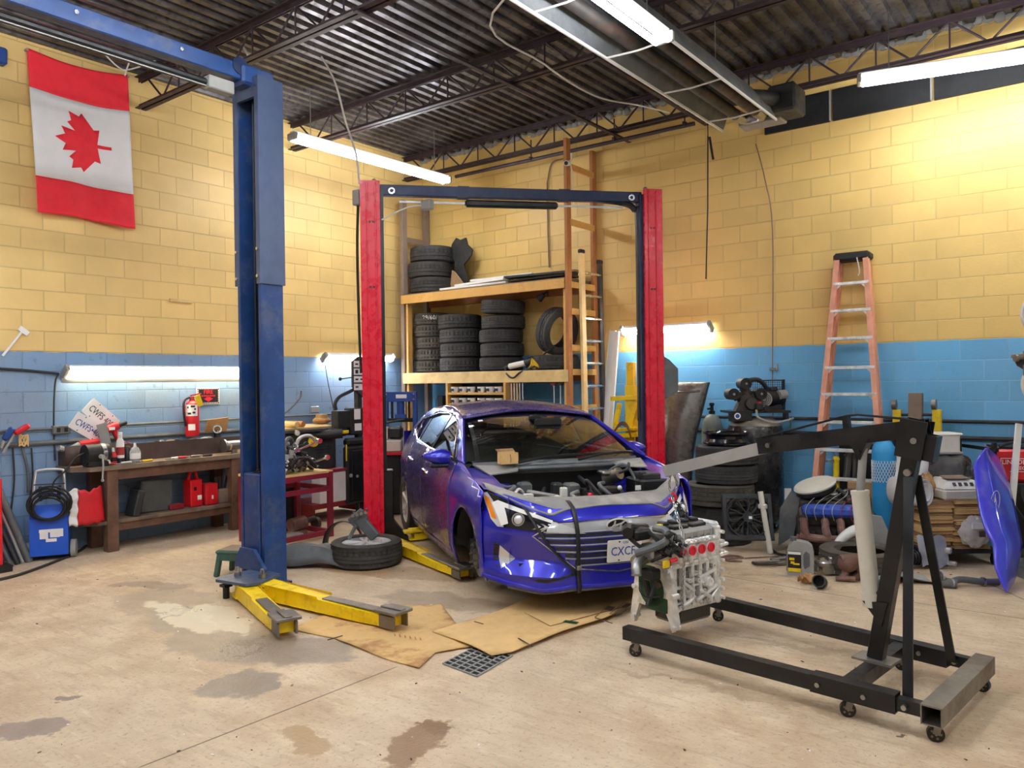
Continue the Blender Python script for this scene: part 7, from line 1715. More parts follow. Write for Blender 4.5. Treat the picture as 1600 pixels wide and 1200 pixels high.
for i, (px, py, d, w, h, z0, m, lab) in enumerate([(1318, 760, 7.62, .46, .50, 0, 'cream_plastic', 'pale box behind the old engine under the ladder steps'), (1345, 760, 7.68, .24, .62, 0, 'cardboard_dull', 'worn brown carton behind the oxygen cylinder under the ladder'), (1338, 722, 8.15, .34, .95, 0, 'black_plastic', 'black panel standing behind the ladder foot')]):
    q = dep(px, py, d); mb = MB(); mb.box((q.x, q.y, z0+h/2), (w, .1 if i < 2 else .03, h), Matrix.Rotation(.3, 3, 'Z') if i < 2 else None, b=.008); solo('carton' if i < 2 else 'upright_sheet', lab, 'box' if i < 2 else 'panel', mb, m)
# ---------------------------------------------------------------- band saw at the right frame edge
bw = dep(1612, 560, 6.3); T = thing('band_saw', 'old band saw with white wheels at the right frame edge', 'band saw', (bw.x, bw.y, 0))
sM = Matrix(((iR.x, iF.x, 0, bw.x), (iR.y, iF.y, 0, bw.y), (0, 0, 1, 0), (0, 0, 0, 1)))
def sp(nm, m, fn, par=None, label=None):
    mb = MB(); mb.M = sM; fn(mb); return part(par or T, nm, mb, m, world=True, label=label)
zu, zd = 1.65+(585-492)/193, 1.65+(585-600)/193
for z, nm in ((zu, 'upper_wheel'), (zd, 'lower_wheel')):
    w = sp(nm, 'white_plastic', lambda b: (b.ring((.06, -.05, z), (.06, -.02, z), .165, .14, 32), b.cyl((.06, -.04, z), (.06, -.02, z), .04, seg=14), [b.bar((.06, -.035, z), (.06+.15*cos(a), -.035, z+.15*sin(a)), .03, .02) for a in (0, 1.26, 2.51, 3.77, 5.03)]))
up_w = sp('guard_plate', 'white_paint', lambda b: b.prism([(-.09, .03), (-.02, .09), (.16, .09), (.16, -.06), (-.09, -.06)], .004, M=Matrix(((1, 0, 0, .0), (0, 0, 1, -.057), (0, 1, 0, zu+.02), (0, 0, 0, 1)))))
part(up_w, 'brand_lettering', text_mb('D', .07, sM @ basis((-.055, -.058, zu+.025), (1, 0, 0), (0, 0, 1)), .001), 'ink_black', world=True)
sp('table', 'worn_steel', lambda b: (b.box((.06, -.06, 1.65+(585-556)/193), (.34, .3, .03), b=.004), b.box((-.11, -.1, 1.74), (.025, .05, .2), b=.004), b.cyl((-.19, -.1, 1.78), (-.11, -.1, 1.78), .012, seg=8), b.cyl((-.2, -.1, 1.78), (-.18, -.1, 1.78), .03, seg=10)))
sp('blade_guide', 'steel', lambda b: (b.box((-.0, -.08, 1.86), (.05, .05, .1), b=.008), b.cyl((-.02, -.1, 1.92), (-.02, -.1, 1.96), .015, seg=8)))
sp('guide_knob', 'red_plastic', lambda b: b.cyl((-.02, -.1, 1.9), (-.02, -.13, 1.9), .018, seg=10))
sp('table_bracket', 'black_paint', lambda b: b.prism([(-.15, .0), (.2, .0), (.2, -.2), (.08, -.18), (-.12, -.06)], .1, M=Matrix(((1, 0, 0, 0), (0, 0, 1, -.1), (0, 1, 0, 1.78), (0, 0, 0, 1)))))
sp('frame_column', 'grey_plastic', lambda b: (b.box((.22, .1, 1.1), (.12, .12, 2.2), b=.01), b.box((.15, .05, .05), (.5, .5, .1), b=.01)))
# ---------------------------------------------------------------- yellow stand behind the right red column
T = thing('transmission_jack', 'yellow transmission jack stand between the ladder strips and right red post', 'jack', onY(985, 780, -.75))
p = onY(986, 566, -.75)
mb = MB(); mb.bar((p.x, -.75, .05), p, .09, .08, up=(0, 1, 0), b=.004); part(T, 'column', mb, 'safety_yellow', world=True)
mb = MB(); mb.bar((p.x, -.75, .75), (p.x, -.75, 1.58), .115, .1, up=(0, 1, 0), b=.004); part(T, 'column_sleeve', mb, 'safety_yellow', world=True)
a, b = onY(955, 623, -.80), onY(997, 621, -.80); mb = MB(); mb.bar(a, b, .05, .055, b=.004); part(T, 'cross_bar', mb, 'safety_yellow', world=True)
for px0, px1 in ((968, 961), (996, 984)):
    mb = MB(); mb.bar(onY(px0, 630, -.78), onY(px1, 668, -.8), .05, .04, up=(0, 1, 0), b=.004); part(T, 'saddle_arm', mb, 'yellow_paint', world=True)
mb = MB(); mb.bar(onY(957, 672, -.8), onY(996, 670, -.8), .12, .04, b=.004); mb.bar(onY(962, 681, -.82), onY(996, 679, -.82), .06, .05); part(T, 'saddle_plate', mb, 'yellow_paint', world=True)
mb = MB()
for k in range(3): mb.tube([onY(958, 676, -.88), onY(970, 664-2*k, -.88), onY(980, 668-2*k, -.88), onY(986, 684, -.88)], .009, 6, sm=4)
part(T, 'safety_strap', mb, 'rust', world=True)
mb = MB(); mb.box((p.x-.1, -.75, .04), (.34, .4, .05)); part(T, 'base', mb, 'yellow_paint', world=True)
mb = MB(); mb.box((onY(998, 700, -.7).x, -.7, .5), (.2, .14, 1.0), b=.01); solo('steel_drum_cabinet', 'dull blue grey cabinet between the yellow jack and right red post', 'cabinet', mb, 'lift_slate')
# ---------------------------------------------------------------- blue hydraulic press behind the car
pm = dep(626, 640, 10.2); T = thing('hydraulic_press', 'blue hydraulic shop press between the red post and wooden rack', 'press', (pm.x, pm.y, 0))
PMt = Matrix(((iR.x, iF.x, 0, pm.x), (iR.y, iF.y, 0, pm.y), (0, 0, 1, 0), (0, 0, 0, 1)))
def pp_(nm, m, fn):
    mb = MB(); mb.M = PMt; fn(mb); return part(T, nm, mb, m, world=True)
pz = dep(626, 612, 10.2).z
for s in (-1, 1):
    pp_('upright', 'press_blue', lambda b: (b.box((s*.19, 0, pz/2), (.055, .12, pz), b=.004),))
pp_('head_beam', 'press_blue', lambda b: b.box((0, -.03, pz-.065), (.43, .08, .13), b=.004))
pp_('head_label', 'paper', lambda b: b.box((.02, -.072, pz-.06), (.14, .004, .05)))
for x in (-.18, .18):
    for z in (pz-.03, pz-.10): pp_('bolt', 'bright_metal', lambda b: b.cyl((x, -.085, z), (x, -.07, z), .013, seg=8))
pp_('ram_jack', 'press_blue', lambda b: (b.cyl((.0, 0, pz-.30), (.0, 0, pz-.13), .05, seg=14), b.box((0, 0, pz-.32), (.14, .1, .05))))
pp_('bed_beam', 'black_paint', lambda b: b.box((0, 0, pz-.37), (.40, .1, .05)))
for s in (-.11, .11): pp_('return_spring', 'black_plastic', lambda b: b.cyl((s, 0, pz-.35), (s, 0, pz-.13), .016, seg=8))
pp_('base_foot', 'press_blue', lambda b: b.box((0, 0, .04), (.5, .45, .06)))
# pale machine with a black head below the press, seen between the post and the car
q = dep(608, 740, 9.8); T = thing('tyre_changer', 'pale and black machine visible between the left red post and the car boot', 'machine', (q.x, q.y, 0))
mb = MB(); mb.box((q.x, q.y, .40), (.34, .22, .78), Matrix.Rotation(.655, 3, 'Z'), b=.02); part(T, 'cabinet', mb, 'black_plastic', world=True)
mb = MB(); mb.box((q.x, q.y, .86), (.34, .2, .14), Matrix.Rotation(.655, 3, 'Z'), b=.01); part(T, 'pale_panel', mb, 'cream_plastic', world=True)
mb = MB(); mb.box((q.x, q.y, .77), (.40, .36, .03), Matrix.Rotation(.655, 3, 'Z')); part(T, 'red_edge', mb, 'red_plastic', world=True)
mb = MB(); c_ = V((q.x, q.y, 1.02)); mb.box(c_+iR*.09, (.18, .16, .16), Matrix.Rotation(.655, 3, 'Z'), b=.03); mb.tube([c_-iR*.16+Z*.1, c_+Z*.13, c_+iR*.2+Z*.16], .015, 7, sm=3); part(T, 'head', mb, 'black_plastic', world=True)
mb = MB(); mb.box(c_-iR*.08, (.16, .1, .15), Matrix.Rotation(.655, 3, 'Z'), b=.01); part(T, 'pale_panel', mb, 'cream_plastic', world=True)
# ---------------------------------------------------------------- left wall: flag, signs, pipes
FL = thing('flag', 'vertical red and white flag with a red maple leaf hung high on the left wall', 'flag', (.05, -5.05, 3.34))
fy0, fy1 = -5.54, -4.56
def fpos(u, v):
    """u across (left to right), v from top to bottom; the cloth hangs with soft folds"""
    y = fy0+(fy1-fy0)*u+.06*v*(1-.3*u); top = 4.94+.03*u-.05*sin(pi*u); bot = 3.35+.02*sin(5*u)
    return V((.055+.022*sin(6*u+2*v)*v+.012*sin(15*u+3*v)*(.2+v)+.02*v, y, top+(bot-top)*v))
for nm, v0, v1, m in (('upper_band', 0, .235, 'flag_red'), ('white_field', .235, .775, 'flag_white'), ('lower_band', .775, 1, 'flag_red')):
    mb = MB(); mb.grid(lambda u, v: fpos(v, v0+(v1-v0)*u), 14, 30); o = part(FL, nm, mb, m, world=True); shell(o, .002)
leaf = [(0, 1.0), (.16, .70), (.40, .80), (.33, .40), (.58, .62), (.66, .50), (.95, .56), (.85, .26), (.98, .18), (.52, -.20), (.56, -.38), (.06, -.30), (.05, -.72)]
LP = leaf+[(-a, b) for a, b in reversed(leaf[1:])]
# the flag hangs sideways: the leaf's stem points to the right
mb = MB(); P = [(.545-.33*b, .50+a*.195) for a, b in LP]
mb.patch(P, lambda u, v: fpos(u, v)+V((.006, 0, 0)), .05, .03); o = part(FL, 'maple_leaf', mb, 'flag_red', world=True); shell(o, .002)
mb = MB()
for p in (fpos(0, 0), fpos(1, 0)): mb.cyl(p+V((-.035, 0, -.02)), p+V((.015, 0, -.02)), .012, seg=8)
part(FL, 'grommet', mb, 'pale_grey', world=True)
p = onX(0, 88, .05); T = thing('wall_camera', 'small blue box on the left wall left of the flag corner', 'camera', p)
mb = MB(); mb.box(p, (.1, .1, .16), b=.015); part(T, 'body', mb, 'press_blue', world=True)
for z, r, lab in ((1.235, .014, 'upper grey conduit along the left wall above the workbench'), (1.10, .024, 'lower grey pipe along the left wall above the workbench')):
    mb = MB(); mb.tube([(.03, -8.5, z), (.03, -.9, z)], r, 8); solo('wall_conduit', lab, 'pipe', mb, 'grey_plastic')
p = V((.03, -5.27, 1.22)); T = thing('outlet_box', 'grey double outlet box on the conduit left of the number plates', 'outlet', p)
mb = MB(); mb.box(p+V((.0, 0, 0)), (.06, .17, .085), b=.008); part(T, 'box', mb, 'grey_plastic', world=True)
for y in (-.035, .035):
    mb = MB(); mb.box(p+V((.032, y, 0)), (.004, .035, .045), b=.004); part(T, 'socket', mb, 'ink_black', world=True)
mb = MB(); mb.tube([onX(0, 576, .02), onX(45, 579, .02), onX(92, 584, .03)], .012, 6, sm=4); mb.tube([onX(92, 584, .03), onX(86, 600, .02), onX(84, 660, .02), onX(86, 720, .02)], .008, 6, sm=4); solo('lamp_cable', 'dark cord feeding the long warm wall lamp from the left', 'cord', mb, 'dark_plastic')
p = onX(35, 517, .02); mb = MB(); mb.bar(p, onX(4, 556, .02), .02, .006, up=(1, 0, 0)); mb.bar(onX(30, 512, .02), onX(44, 522, .02), .05, .01, up=(1, 0, 0)); solo('white_wire', 'white wire and clip on the yellow part of the left wall', 'wire', mb, 'paper')
mb = MB(); mb.box(onX(283, 470, .01), (.02, .27, .035)); solo('metal_bracket', 'small flat bracket on the yellow left wall above the warm lamp', 'bracket', mb, 'wood_pale')
for i, (x0, y0, x1, y1, lab) in enumerate([(20, 700, 17, 800, 'leftmost dark cord hanging on the left wall'), (35, 700, 44, 770, 'thick grey cord hanging on the left wall under the red tool'), (49, 700, 46, 795, 'thin dark cord hanging on the left wall beside the charger')]):
    a, b = onX(x0, y0, .04), onX(x1, y1, .04); mb = MB(); mb.tube([a, a.lerp(b, .5)+V((0, .02, 0)), b], .008 if i != 1 else .014, 6, sm=4); solo('hanging_cable', lab, 'cord', mb, 'dark_plastic' if i != 1 else 'grey_plastic')
# red and blue handled tools hung on the pipe
for lab, a, b, c, m in (('red handled long tool hung over the pipe on the left wall', (22, 678), (46, 664), (4, 708), 'red_plastic'), ('blue handled tool hung over the pipe on the left wall', (6, 688), (20, 668), (2, 700), 'press_blue')):
    A, B, C_ = onX(*a, .10), onX(*b, .12), onX(*c, .10); T = thing('grip_tool', lab, 'tool', A)
    mb = MB(); mb.bar(A, B, .05, .06, up=(1, 0, 0), b=.015); part(T, 'handle', mb, m, world=True)
    mb = MB(); mb.bar(A, C_, .02, .02, up=(1, 0, 0)); part(T, 'shaft', mb, 'pale_grey', world=True)
p = onX(37, 688, .06); mb = MB()
for k in range(4): mb.tube([p+V((0, .04*cos(1.3*k+t_), .06*sin(2*t_+k))) for t_ in (0, 1, 2, 3, 4, 5)], .006, 5, sm=3)
solo('rope_knot', 'small knotted pale rope hung on the left wall pipe', 'rope', mb, 'wood_pale')
# fire extinguisher and its sign
E_ = V((.09, -3.90, 1.07)); T = thing('fire_extinguisher', 'red fire extinguisher with a yellow tag on the left wall', 'fire extinguisher', E_)
mb = MB(); mb.lathe([(0, 0), (.07, 0), (.076, .015), (.076, .33), (.066, .37), (.03, .40), (.03, .41)], 22, M=Matrix.Translation(E_)); part(T, 'cylinder', mb, 'red_plastic', world=True)
mb = MB(); mb.cyl(E_+V((0, 0, .40)), E_+V((0, 0, .45)), .025, seg=12); mb.bar(E_+V((0, -.02, .46)), E_+V((.02, .1, .48)), .025, .015); mb.bar(E_+V((0, -.02, .44)), E_+V((.02, .08, .43)), .02, .01); part(T, 'valve_handle', mb, 'dark_red', world=True)
mb = MB(); mb.tube([E_+V((0, -.03, .44)), E_+V((.01, -.10, .40)), E_+V((.02, -.11, .25)), E_+V((.02, -.09, .12))], .013, 8, sm=4); part(T, 'hose', mb, 'black_plastic', world=True)
vx = V((.82, -.57, 0)).normalized(); a0 = atan2(vx.y, vx.x)
def wrap(z0, z1, da, r=.0775): return lambda u, v: E_+V((r*cos(a0-da+2*da*u), r*sin(a0-da+2*da*u), z0+(z1-z0)*v))
mb = MB(); mb.grid(wrap(.23, .36, .9), 10, 1); lb = part(T, 'instruction_label', mb, 'paper', world=True)
mb = MB()
for (a, z, w) in ((-.5, .33, .1), (.2, .34, .3), (.35, .27, .2), (-.3, .26, .25), (.5, .31, .12)): mb.grid(lambda u, v: E_+V((.078*cos(a0+a-w+2*w*u), .078*sin(a0+a-w+2*w*u), z-.012+.022*v)), 4, 1)
part(lb, 'label_print', mb, 'ink_black', world=True)
mb = MB(); mb.grid(wrap(.07, .14, .5), 6, 1); part(T, 'lower_label', mb, 'paper', world=True)
mb = MB(); mb.box(E_+V((.06, .05, .40)), (.006, .07, .13), Matrix.Rotation(.35, 3, 'X')); part(T, 'inspection_tag', mb, 'safety_yellow', world=True)
S = V((.012, -3.65, 1.52)); T = thing('wall_sign', 'red and black fire extinguisher sign with white border on the left wall', 'sign', S)
SM = basis(S, (0, 1, 0), (0, 0, 1))
mb = MB(); mb.M = SM; mb.box((0, 0, -.004), (.29, .20, .006)); part(T, 'plate', mb, 'paper', world=True)
mb = MB(); mb.M = SM; mb.box((0, 0, .001), (.27, .18, .004)); part(T, 'black_field', mb, 'ink_black', world=True)
mb = MB(); mb.M = SM
for k in range(12):
    for s in (-1, 1): mb.bar((-.125+.0215*k, s*.083, .004), (-.118+.0215*k, s*.083+.004, .004), .012, .002, up=(0, 0, 1))
for k in range(7):
    for s in (-1, 1): mb.box((s*.128, -.065+.0215*k, .004), (.008, .011, .002))
part(T, 'dash_border', mb, 'paper', world=True)
part(T, 'lettering', text_mb('FIRE', .066, SM @ Matrix.Translation((0, .045, .004)), .001), 'red_cap', world=True)
part(T, 'lettering', text_mb('EXTINGUISHER', .026, SM @ Matrix.Translation((0, .0, .004)), .001), 'red_cap', world=True)
mb = MB(); mb.M = SM; mb.prism([(-.03, -.015), (-.03, -.03), (-.06, -.03), (0, -.065), (.06, -.03), (.03, -.03), (.03, -.015)], .005); part(T, 'down_arrow', mb, 'red_cap', world=True)
p = onX(338, 664, .05); mb = MB(); mb.M = basis(p, (0, 1, 0), (.2, 0, 1)); mb.prism([(-.15, -.08), (.13, -.075), (.14, .09), (-.12, .07)], .02); mb.M = None; solo('paper_bag', 'folded brown paper bag tucked behind the conduit right of the extinguisher', 'paper', mb, 'brown_paper')
# number plates
for i, (px, py, ang, lab, txt, m) in enumerate([(158, 650, -42, 'white number plate partly hidden behind another on the left wall', 'CWFS 400', 'dark_plastic'), (139, 669, -33, 'white number plate with dark blue characters standing over the workbench', 'CWFS\u2022400', 'ink_blue')]):
    p = onX(px, py, .05+.02*i); PMx = basis(p, (0, 1, 0), (.12, 0, 1)) @ Matrix.Rotation(radians(ang), 4, 'Z')
    T = thing('number_plate', lab, 'number plate', p)
    mb = MB(); mb.M = PMx; mb.prism([(-.19, -.08), (-.18, -.09), (.18, -.09), (.19, -.08), (.19, .08), (.18, .09), (-.18, .09), (-.19, .08)], .004); part(T, 'plate', mb, 'paper', world=True)
    part(T, 'plate_number', text_mb(txt, .095, PMx @ Matrix.Translation((0, -.005, .005)), .001, sx=.72), m, world=True)
    mb = MB(); mb.M = PMx
    for a in (-.09, .09):
        for b in (-.075, .075): mb.cyl((a, b, .003), (a, b, .006), .006, seg=8)
    part(T, 'screw_hole', mb, 'ink_black', world=True)
p = onX(163, 682, .16); mb = MB(); mb.M = basis(p, (0, 1, .25), (.1, -.25, 1)); mb.box((0, 0, 0), (.10, .28, .006)); mb.M = None; solo('metal_plate', 'blank grey metal plate standing under the number plates', 'plate', mb, 'pale_grey')
# ---------------------------------------------------------------- brown workbench
WB = thing('workbench', 'brown wooden workbench along the left wall under the warm lamp', 'workbench', (.28, -4.2, 0))
TZ = .86; bx = .50
by0_, by1_ = -5.32, -3.30
mb = MB(); mb.prism([(.02, by0_), (.34, by0_), (.48, by0_+.12), (bx, by0_+.2), (bx, by1_), (.02, by1_)], TZ, h0=TZ-.045); part(WB, 'bench_top', mb, 'bench_top', world=True)
mb = MB(); mb.box((bx-.07, (by0_+by1_)/2+.12, TZ-.10), (.04, by1_-by0_-.5, .10)); part(WB, 'apron', mb, 'bench_wood', world=True)
for y in (-4.98, -3.60):
    for x in (bx-.07, .08):
        mb = MB(); mb.box((x, y, TZ/2-.02), (.10, .11, TZ-.04), b=.004); part(WB, 'leg', mb, 'bench_wood', world=True)
mb = MB(); mb.prism([(.03, by0_+.08), (.36, by0_+.08), (.46, by0_+.2), (.46, by1_), (.03, by1_)], .31, h0=.275); part(WB, 'lower_shelf', mb, 'bench_top', world=True)
mb = MB(); mb.box((.42, -4.3, .235), (.03, 1.3, .08)); part(WB, 'shelf_rail', mb, 'bench_wood', world=True)
mb = MB(); mb.box((.17, -4.25, TZ+.09), (.015, 1.9, .18)); mb.box((.1, by0_+.03, TZ+.08), (.16, .015, .16)); mb.box((.1, by1_, TZ+.08), (.16, .015, .16)); mb.box((.1, -4.3, TZ+.1), (.15, 2.0, .01)); part(WB, 'back_tray', mb, 'bench_tray', world=True)
mb = MB(); mb.grid(lambda u, v: V((.17+.01, -5.30+.5*u, TZ+.01+.19*v)), 4, 2); o = part(WB, 'end_panel', mb, 'bench_tray', world=True); shell(o, .012)
def on_bench(px, py, x=.40): return onX(px, py, x)
def small(name, label, cat, px, x, parts, group=None, z=None):
    """a small thing standing at image column px on the bench at depth x"""
    p = onX(px, 712, x); p.z = TZ if z is None else z; T = thing(name, label, cat, p, group=group)
    for nm, m, fn in parts:
        mb = MB(); mb.M = Matrix.Translation(p); fn(mb); part(T, nm, mb, m, world=True)
    return T
small('bench_motor', 'dark round motor with a pale handle on the left end of the workbench', 'machine', 150, .40, [('housing', 'black_plastic', lambda b: (b.cyl((0, -.11, .12), (0, .11, .12), .10, seg=22), b.box((0, 0, .03), (.16, .2, .06), b=.01))), ('end_band', 'steel', lambda b: (b.ring((0, .03, .12), (0, .07, .12), .104, .09, 22),)), ('crank', 'pale_grey', lambda b: (b.cyl((.1, .0, .10), (.15, 0, .10), .022, seg=10), b.tube([(.14, 0, .10), (.15, 0, .02), (.15, -.01, -.12)], .009, 7), b.sphere((.15, -.01, -.13), .016, 8, 6))), ('cord', 'black_plastic', lambda b: b.tube([(0, -.1, .14), (.02, -.2, .10), (.06, -.3, -.0), (.08, -.42, -.1), (.1, -.45, -.22)], .009, 6, sm=5))])
small('glue_tube', 'crumpled cream tube right of the round bench motor', 'tube', 165, .46, [('tube', 'cream_plastic', lambda b: b.tube([(0, 0, .16), (.0, .01, .08), (0, .03, .02)], .022, 8)), ('nozzle', 'dark_red', lambda b: b.cyl((0, .03, .02), (.02, .09, .01), .02, .006, 10))])
small('bottle', 'small red bottle with white cap on the workbench', 'bottle', 177, .40, [('body', 'red_plastic', lambda b: b.lathe([(0, 0), (.034, 0), (.036, .02), (.034, .10), (.02, .125), (.016, .13)], 14)), ('cap', 'white_plastic', lambda b: b.cyl((0, 0, .13), (0, 0, .17), .016, .01, 10)), ('label', 'ink_black', lambda b: b.ring((0, 0, .035), (0, 0, .075), .0375, .034, 14))])
small('spray_can', 'tall white and red spray bottle on the workbench', 'bottle', 188, .38, [('body', 'white_plastic', lambda b: b.lathe([(0, 0), (.036, 0), (.038, .02), (.038, .20), (.03, .24), (.02, .26)], 16)), ('label', 'dark_red', lambda b: b.ring((0, 0, .09), (0, 0, .17), .0395, .037, 16)), ('spray_head', 'white_plastic', lambda b: (b.cyl((0, 0, .26), (0, 0, .32), .022, seg=10), b.cyl((0, 0, .29), (.04, -.02, .30), .01, seg=8))), ('base_band', 'ink_black', lambda b: b.ring((0, 0, .01), (0, 0, .06), .0395, .037, 16))])
small('spray_can', 'dark spray can between the white bottle and the glass jar', 'bottle', 199, .34, [('body', 'black_plastic', lambda b: b.lathe([(0, 0), (.032, 0), (.032, .15), (.02, .17), (0, .175)], 14))])
small('glass_jar', 'clear glass jar on the workbench right of the spray bottles', 'jar', 211, .38, [('body', 'clear_plastic', lambda b: b.lathe([(0, 0), (.05, 0), (.052, .02), (.052, .12), (.035, .15), (.025, .16)], 16)), ('neck', 'white_plastic', lambda b: b.cyl((0, 0, .16), (0, 0, .20), .016, .01, 10)), ('label', 'paper', lambda b: b.ring((0, 0, .04), (0, 0, .10), .0535, .051, 16))])
for px, c, lab in ((231, 'tool_yellow', 'yellow handled screwdriver on the workbench'), (276, 'paper', 'white pen lying on the workbench'), (286, 'red_plastic', 'red pen lying on the workbench right of a white one'), (306, 'steel', 'steel socket tool lying on the workbench'), (325, 'dark_cast', 'dark cylinder bit lying at the right of the workbench'), (198, 'galvanised', 'flat spanner lying in front of the spray bottle')):
    small('hand_tool', lab, 'tool', px, .44 if px != 198 else .47, [('grip', c, lambda b: b.tube([(0, -.06, .014), (0, .0, .014), (-.01, .05, .014)], .013, 8)), ('shank', 'steel', lambda b: b.cyl((0, -.05, .013), (.01, -.13, .012), .006, seg=6))])
small('drill', 'red cordless drill lying on the back tray of the workbench', 'drill', 180, .12, [('body', 'red_plastic', lambda b: (b.tube([(0, -.13, .22), (0, .03, .27)], .045, 12), b.bar((0, -.02, .24), (0, .06, .08), .05, .06, up=(1, 0, 0), b=.012))), ('chuck', 'black_plastic', lambda b: b.cyl((0, .03, .27), (0, .12, .30), .03, .02, 12)), ('battery', 'black_plastic', lambda b: b.box((0, .07, .05), (.07, .1, .06), b=.01)), ('label', 'paper', lambda b: b.box((.046, -.05, .245), (.004, .06, .03)))], z=TZ+.105)
small('impact_gun', 'red and grey air tool at the left end of the bench tray', 'tool', 140, .12, [('body', 'red_plastic', lambda b: b.tube([(0, -.10, .10), (0, .14, .12)], .035, 10)), ('grip', 'pale_grey', lambda b: (b.tube([(0, -.10, .10), (.02, -.22, .05), (.02, -.3, .08)], .03, 10), b.tube([(.05, .0, .06), (.05, .25, .05), (.05, .34, .10)], .012, 7)))], z=TZ+.105)
rr = random.Random(5)
for k, (px, c, w) in enumerate([(244, 'dark_cast', .07), (252, 'pale_grey', .07), (266, 'wood_grey', .1), (276, 'dark_cast', .1), (303, 'pale_grey', .13), (318, 'cream_plastic', .11), (326, 'pale_grey', .09), (192, 'dark_cast', .08), (199, 'dark_red', .06)]):
    p = onX(px, 690, .10); p.z = TZ+.105
    mb = MB(); mb.M = TR(p, rz=rr.uniform(-40, 40), rx=rr.uniform(-10, 10)); mb.box((0, 0, .04), (w*.6, w, .05+rr.random()*.03), b=.015); mb.tube([(-.02, -w*.6, .03), (0, 0, .08), (.02, w*.6, .05)], .012, 7, sm=3)
    mb.M = None; solo('loose_part', ['black clip', 'grey casting', 'tan strap roll', 'dark bracket', 'flat grey plate part', 'cream coupling', 'grey bracket', 'dark fitting beside the drill', 'dark red fitting beside the drill'][k]+' lying in the back tray of the workbench', 'car part', mb, c, group='small parts in the bench tray')
small('camera_lamp', 'black ring headed gadget at the right end of the bench tray', 'gadget', 340, .10, [('base', 'black_plastic', lambda b: (b.cyl((0, 0, 0), (0, 0, .10), .05, .04, 14), b.box((.0, 0, .12), (.06, .06, .06), b=.01))), ('ring', 'steel', lambda b: b.ring((.03, -.02, .16), (.05, -.03, .17), .05, .035, 18))], z=TZ+.105)
for i, (px, y, r, lab) in enumerate(((358, -3.42, .055, 'steel flanged roller at the right end of the workbench'), (366, -3.2, .04, 'cream wooden roller beside the workbench end'))):
    p = onX(px, 696, .35); mb = MB(); mb.cyl(p+V((0, -.06, 0)), p+V((0, .2, 0)), r, seg=18); mb.cyl(p+V((0, -.08, 0)), p+V((0, -.06, 0)), r*1.4, seg=18)
    mb.cyl(p+V((0, .06, -.0)), V((p.x, p.y+.06, TZ)), .03, seg=10); solo('roller', lab, 'roller', mb, 'steel' if i == 0 else 'wood_pale')
# below the bench
SZ = .31
def shelf_box(name, label, cat, px, x, w, d, h, m, tilt=0, parts=(), rz=0):
    p = onX(px, 800, x); p.z = SZ; T = thing(name, label, cat, p)
    M_ = TR(p, rz=rz) @ Matrix.Rotation(radians(tilt), 4, 'X')
    mb = MB(); mb.M = M_; mb.box((0, 0, h/2), (d, w, h), b=.012); part(T, 'body', mb, m, world=True)
    for nm, mm, fn in parts: mb = MB(); mb.M = M_; fn(mb); part(T, nm, mb, mm, world=True)
    return T
shelf_box('flat_case', 'thin grey panel leaning on another under the workbench', 'panel', 206, .36, .07, .2, .27, 'dark_plastic', tilt=-14)
shelf_box('flat_case', 'square dark grey panel standing under the workbench', 'panel', 243, .30, .34, .05, .34, 'fabric_dark', tilt=-3)
shelf_box('tool_case', 'upright red tool case on the shelf under the workbench', 'case', 302, .30, .14, .16, .30, 'red_vivid', parts=[('handle', 'red_vivid', lambda b: b.tube([(0, -.05, .29), (0, -.03, .38), (0, .03, .38), (0, .05, .29)], .018, 8, sm=3)), ('label', 'paper', lambda b: b.box((.082, .03, .10), (.003, .05, .05))), ('latch', 'ink_black', lambda b: b.box((.082, -.02, .2), (.006, .03, .04)))])
shelf_box('tool_case', 'shorter pale red ribbed case beside the upright red case', 'case', 326, .33, .15, .16, .24, 'red_plastic', parts=[('rib', 'red_vivid', lambda b: [b.box((.081, -.05+.035*k, .12), (.008, .008, .2)) for k in range(4)]), ('latch', 'paper', lambda b: b.box((.085, .0, .09), (.006, .02, .04)))])
shelf_box('parts_bag', 'brown bag of cut offs at the right end of the bench shelf', 'bag', 345, .32, .14, .15, .16, 'wood_grey', parts=[('stick', 'dark_cast', lambda b: [b.bar((0, -.05+.03*k, .1), (.02, -.08+.05*k, .30), .02, .02) for k in range(4)])])
shelf_box('cable_pile', 'small heap of red and black cables under the workbench', 'cable', 274, .33, .16, .1, .06, 'dark_red')
# red and white bag hanging at the left leg
p = onX(142, 812, .52); p.z = SZ+.0; T = thing('plastic_bag', 'red bag with a white crinkled side beside the left bench leg', 'bag', p)
def bag(u, v):
    return V((p.x+.06*sin(pi*u)*(.6+.4*v)-.08, p.y-.16+.30*u+.03*(1-v)*(1 if u > .5 else -.2), SZ+.34*v+.015*sin(9*u)*v+.01*sin(23*u+5*v)))
mb = MB(); mb.grid(lambda u, v: bag(.22+.78*u, v), 14, 10); o = part(T, 'red_panel', mb, 'red_fabric', world=True); shell(o, .006)
mb = MB(); mb.grid(lambda u, v: bag(.22*u-.02*sin(14*v)*(1-u), v)+V((.012*sin(19*v), 0, 0)), 6, 16); o = part(T, 'white_panel', mb, 'paper', world=True); shell(o, .006)
p = onX(118, 800, .25); mb = MB(); mb.box((p.x, p.y, SZ+.13), (.2, .14, .26), b=.05); solo('sack', 'dusty tan sack on the bench shelf behind the charger', 'sack', mb, 'brown_paper')
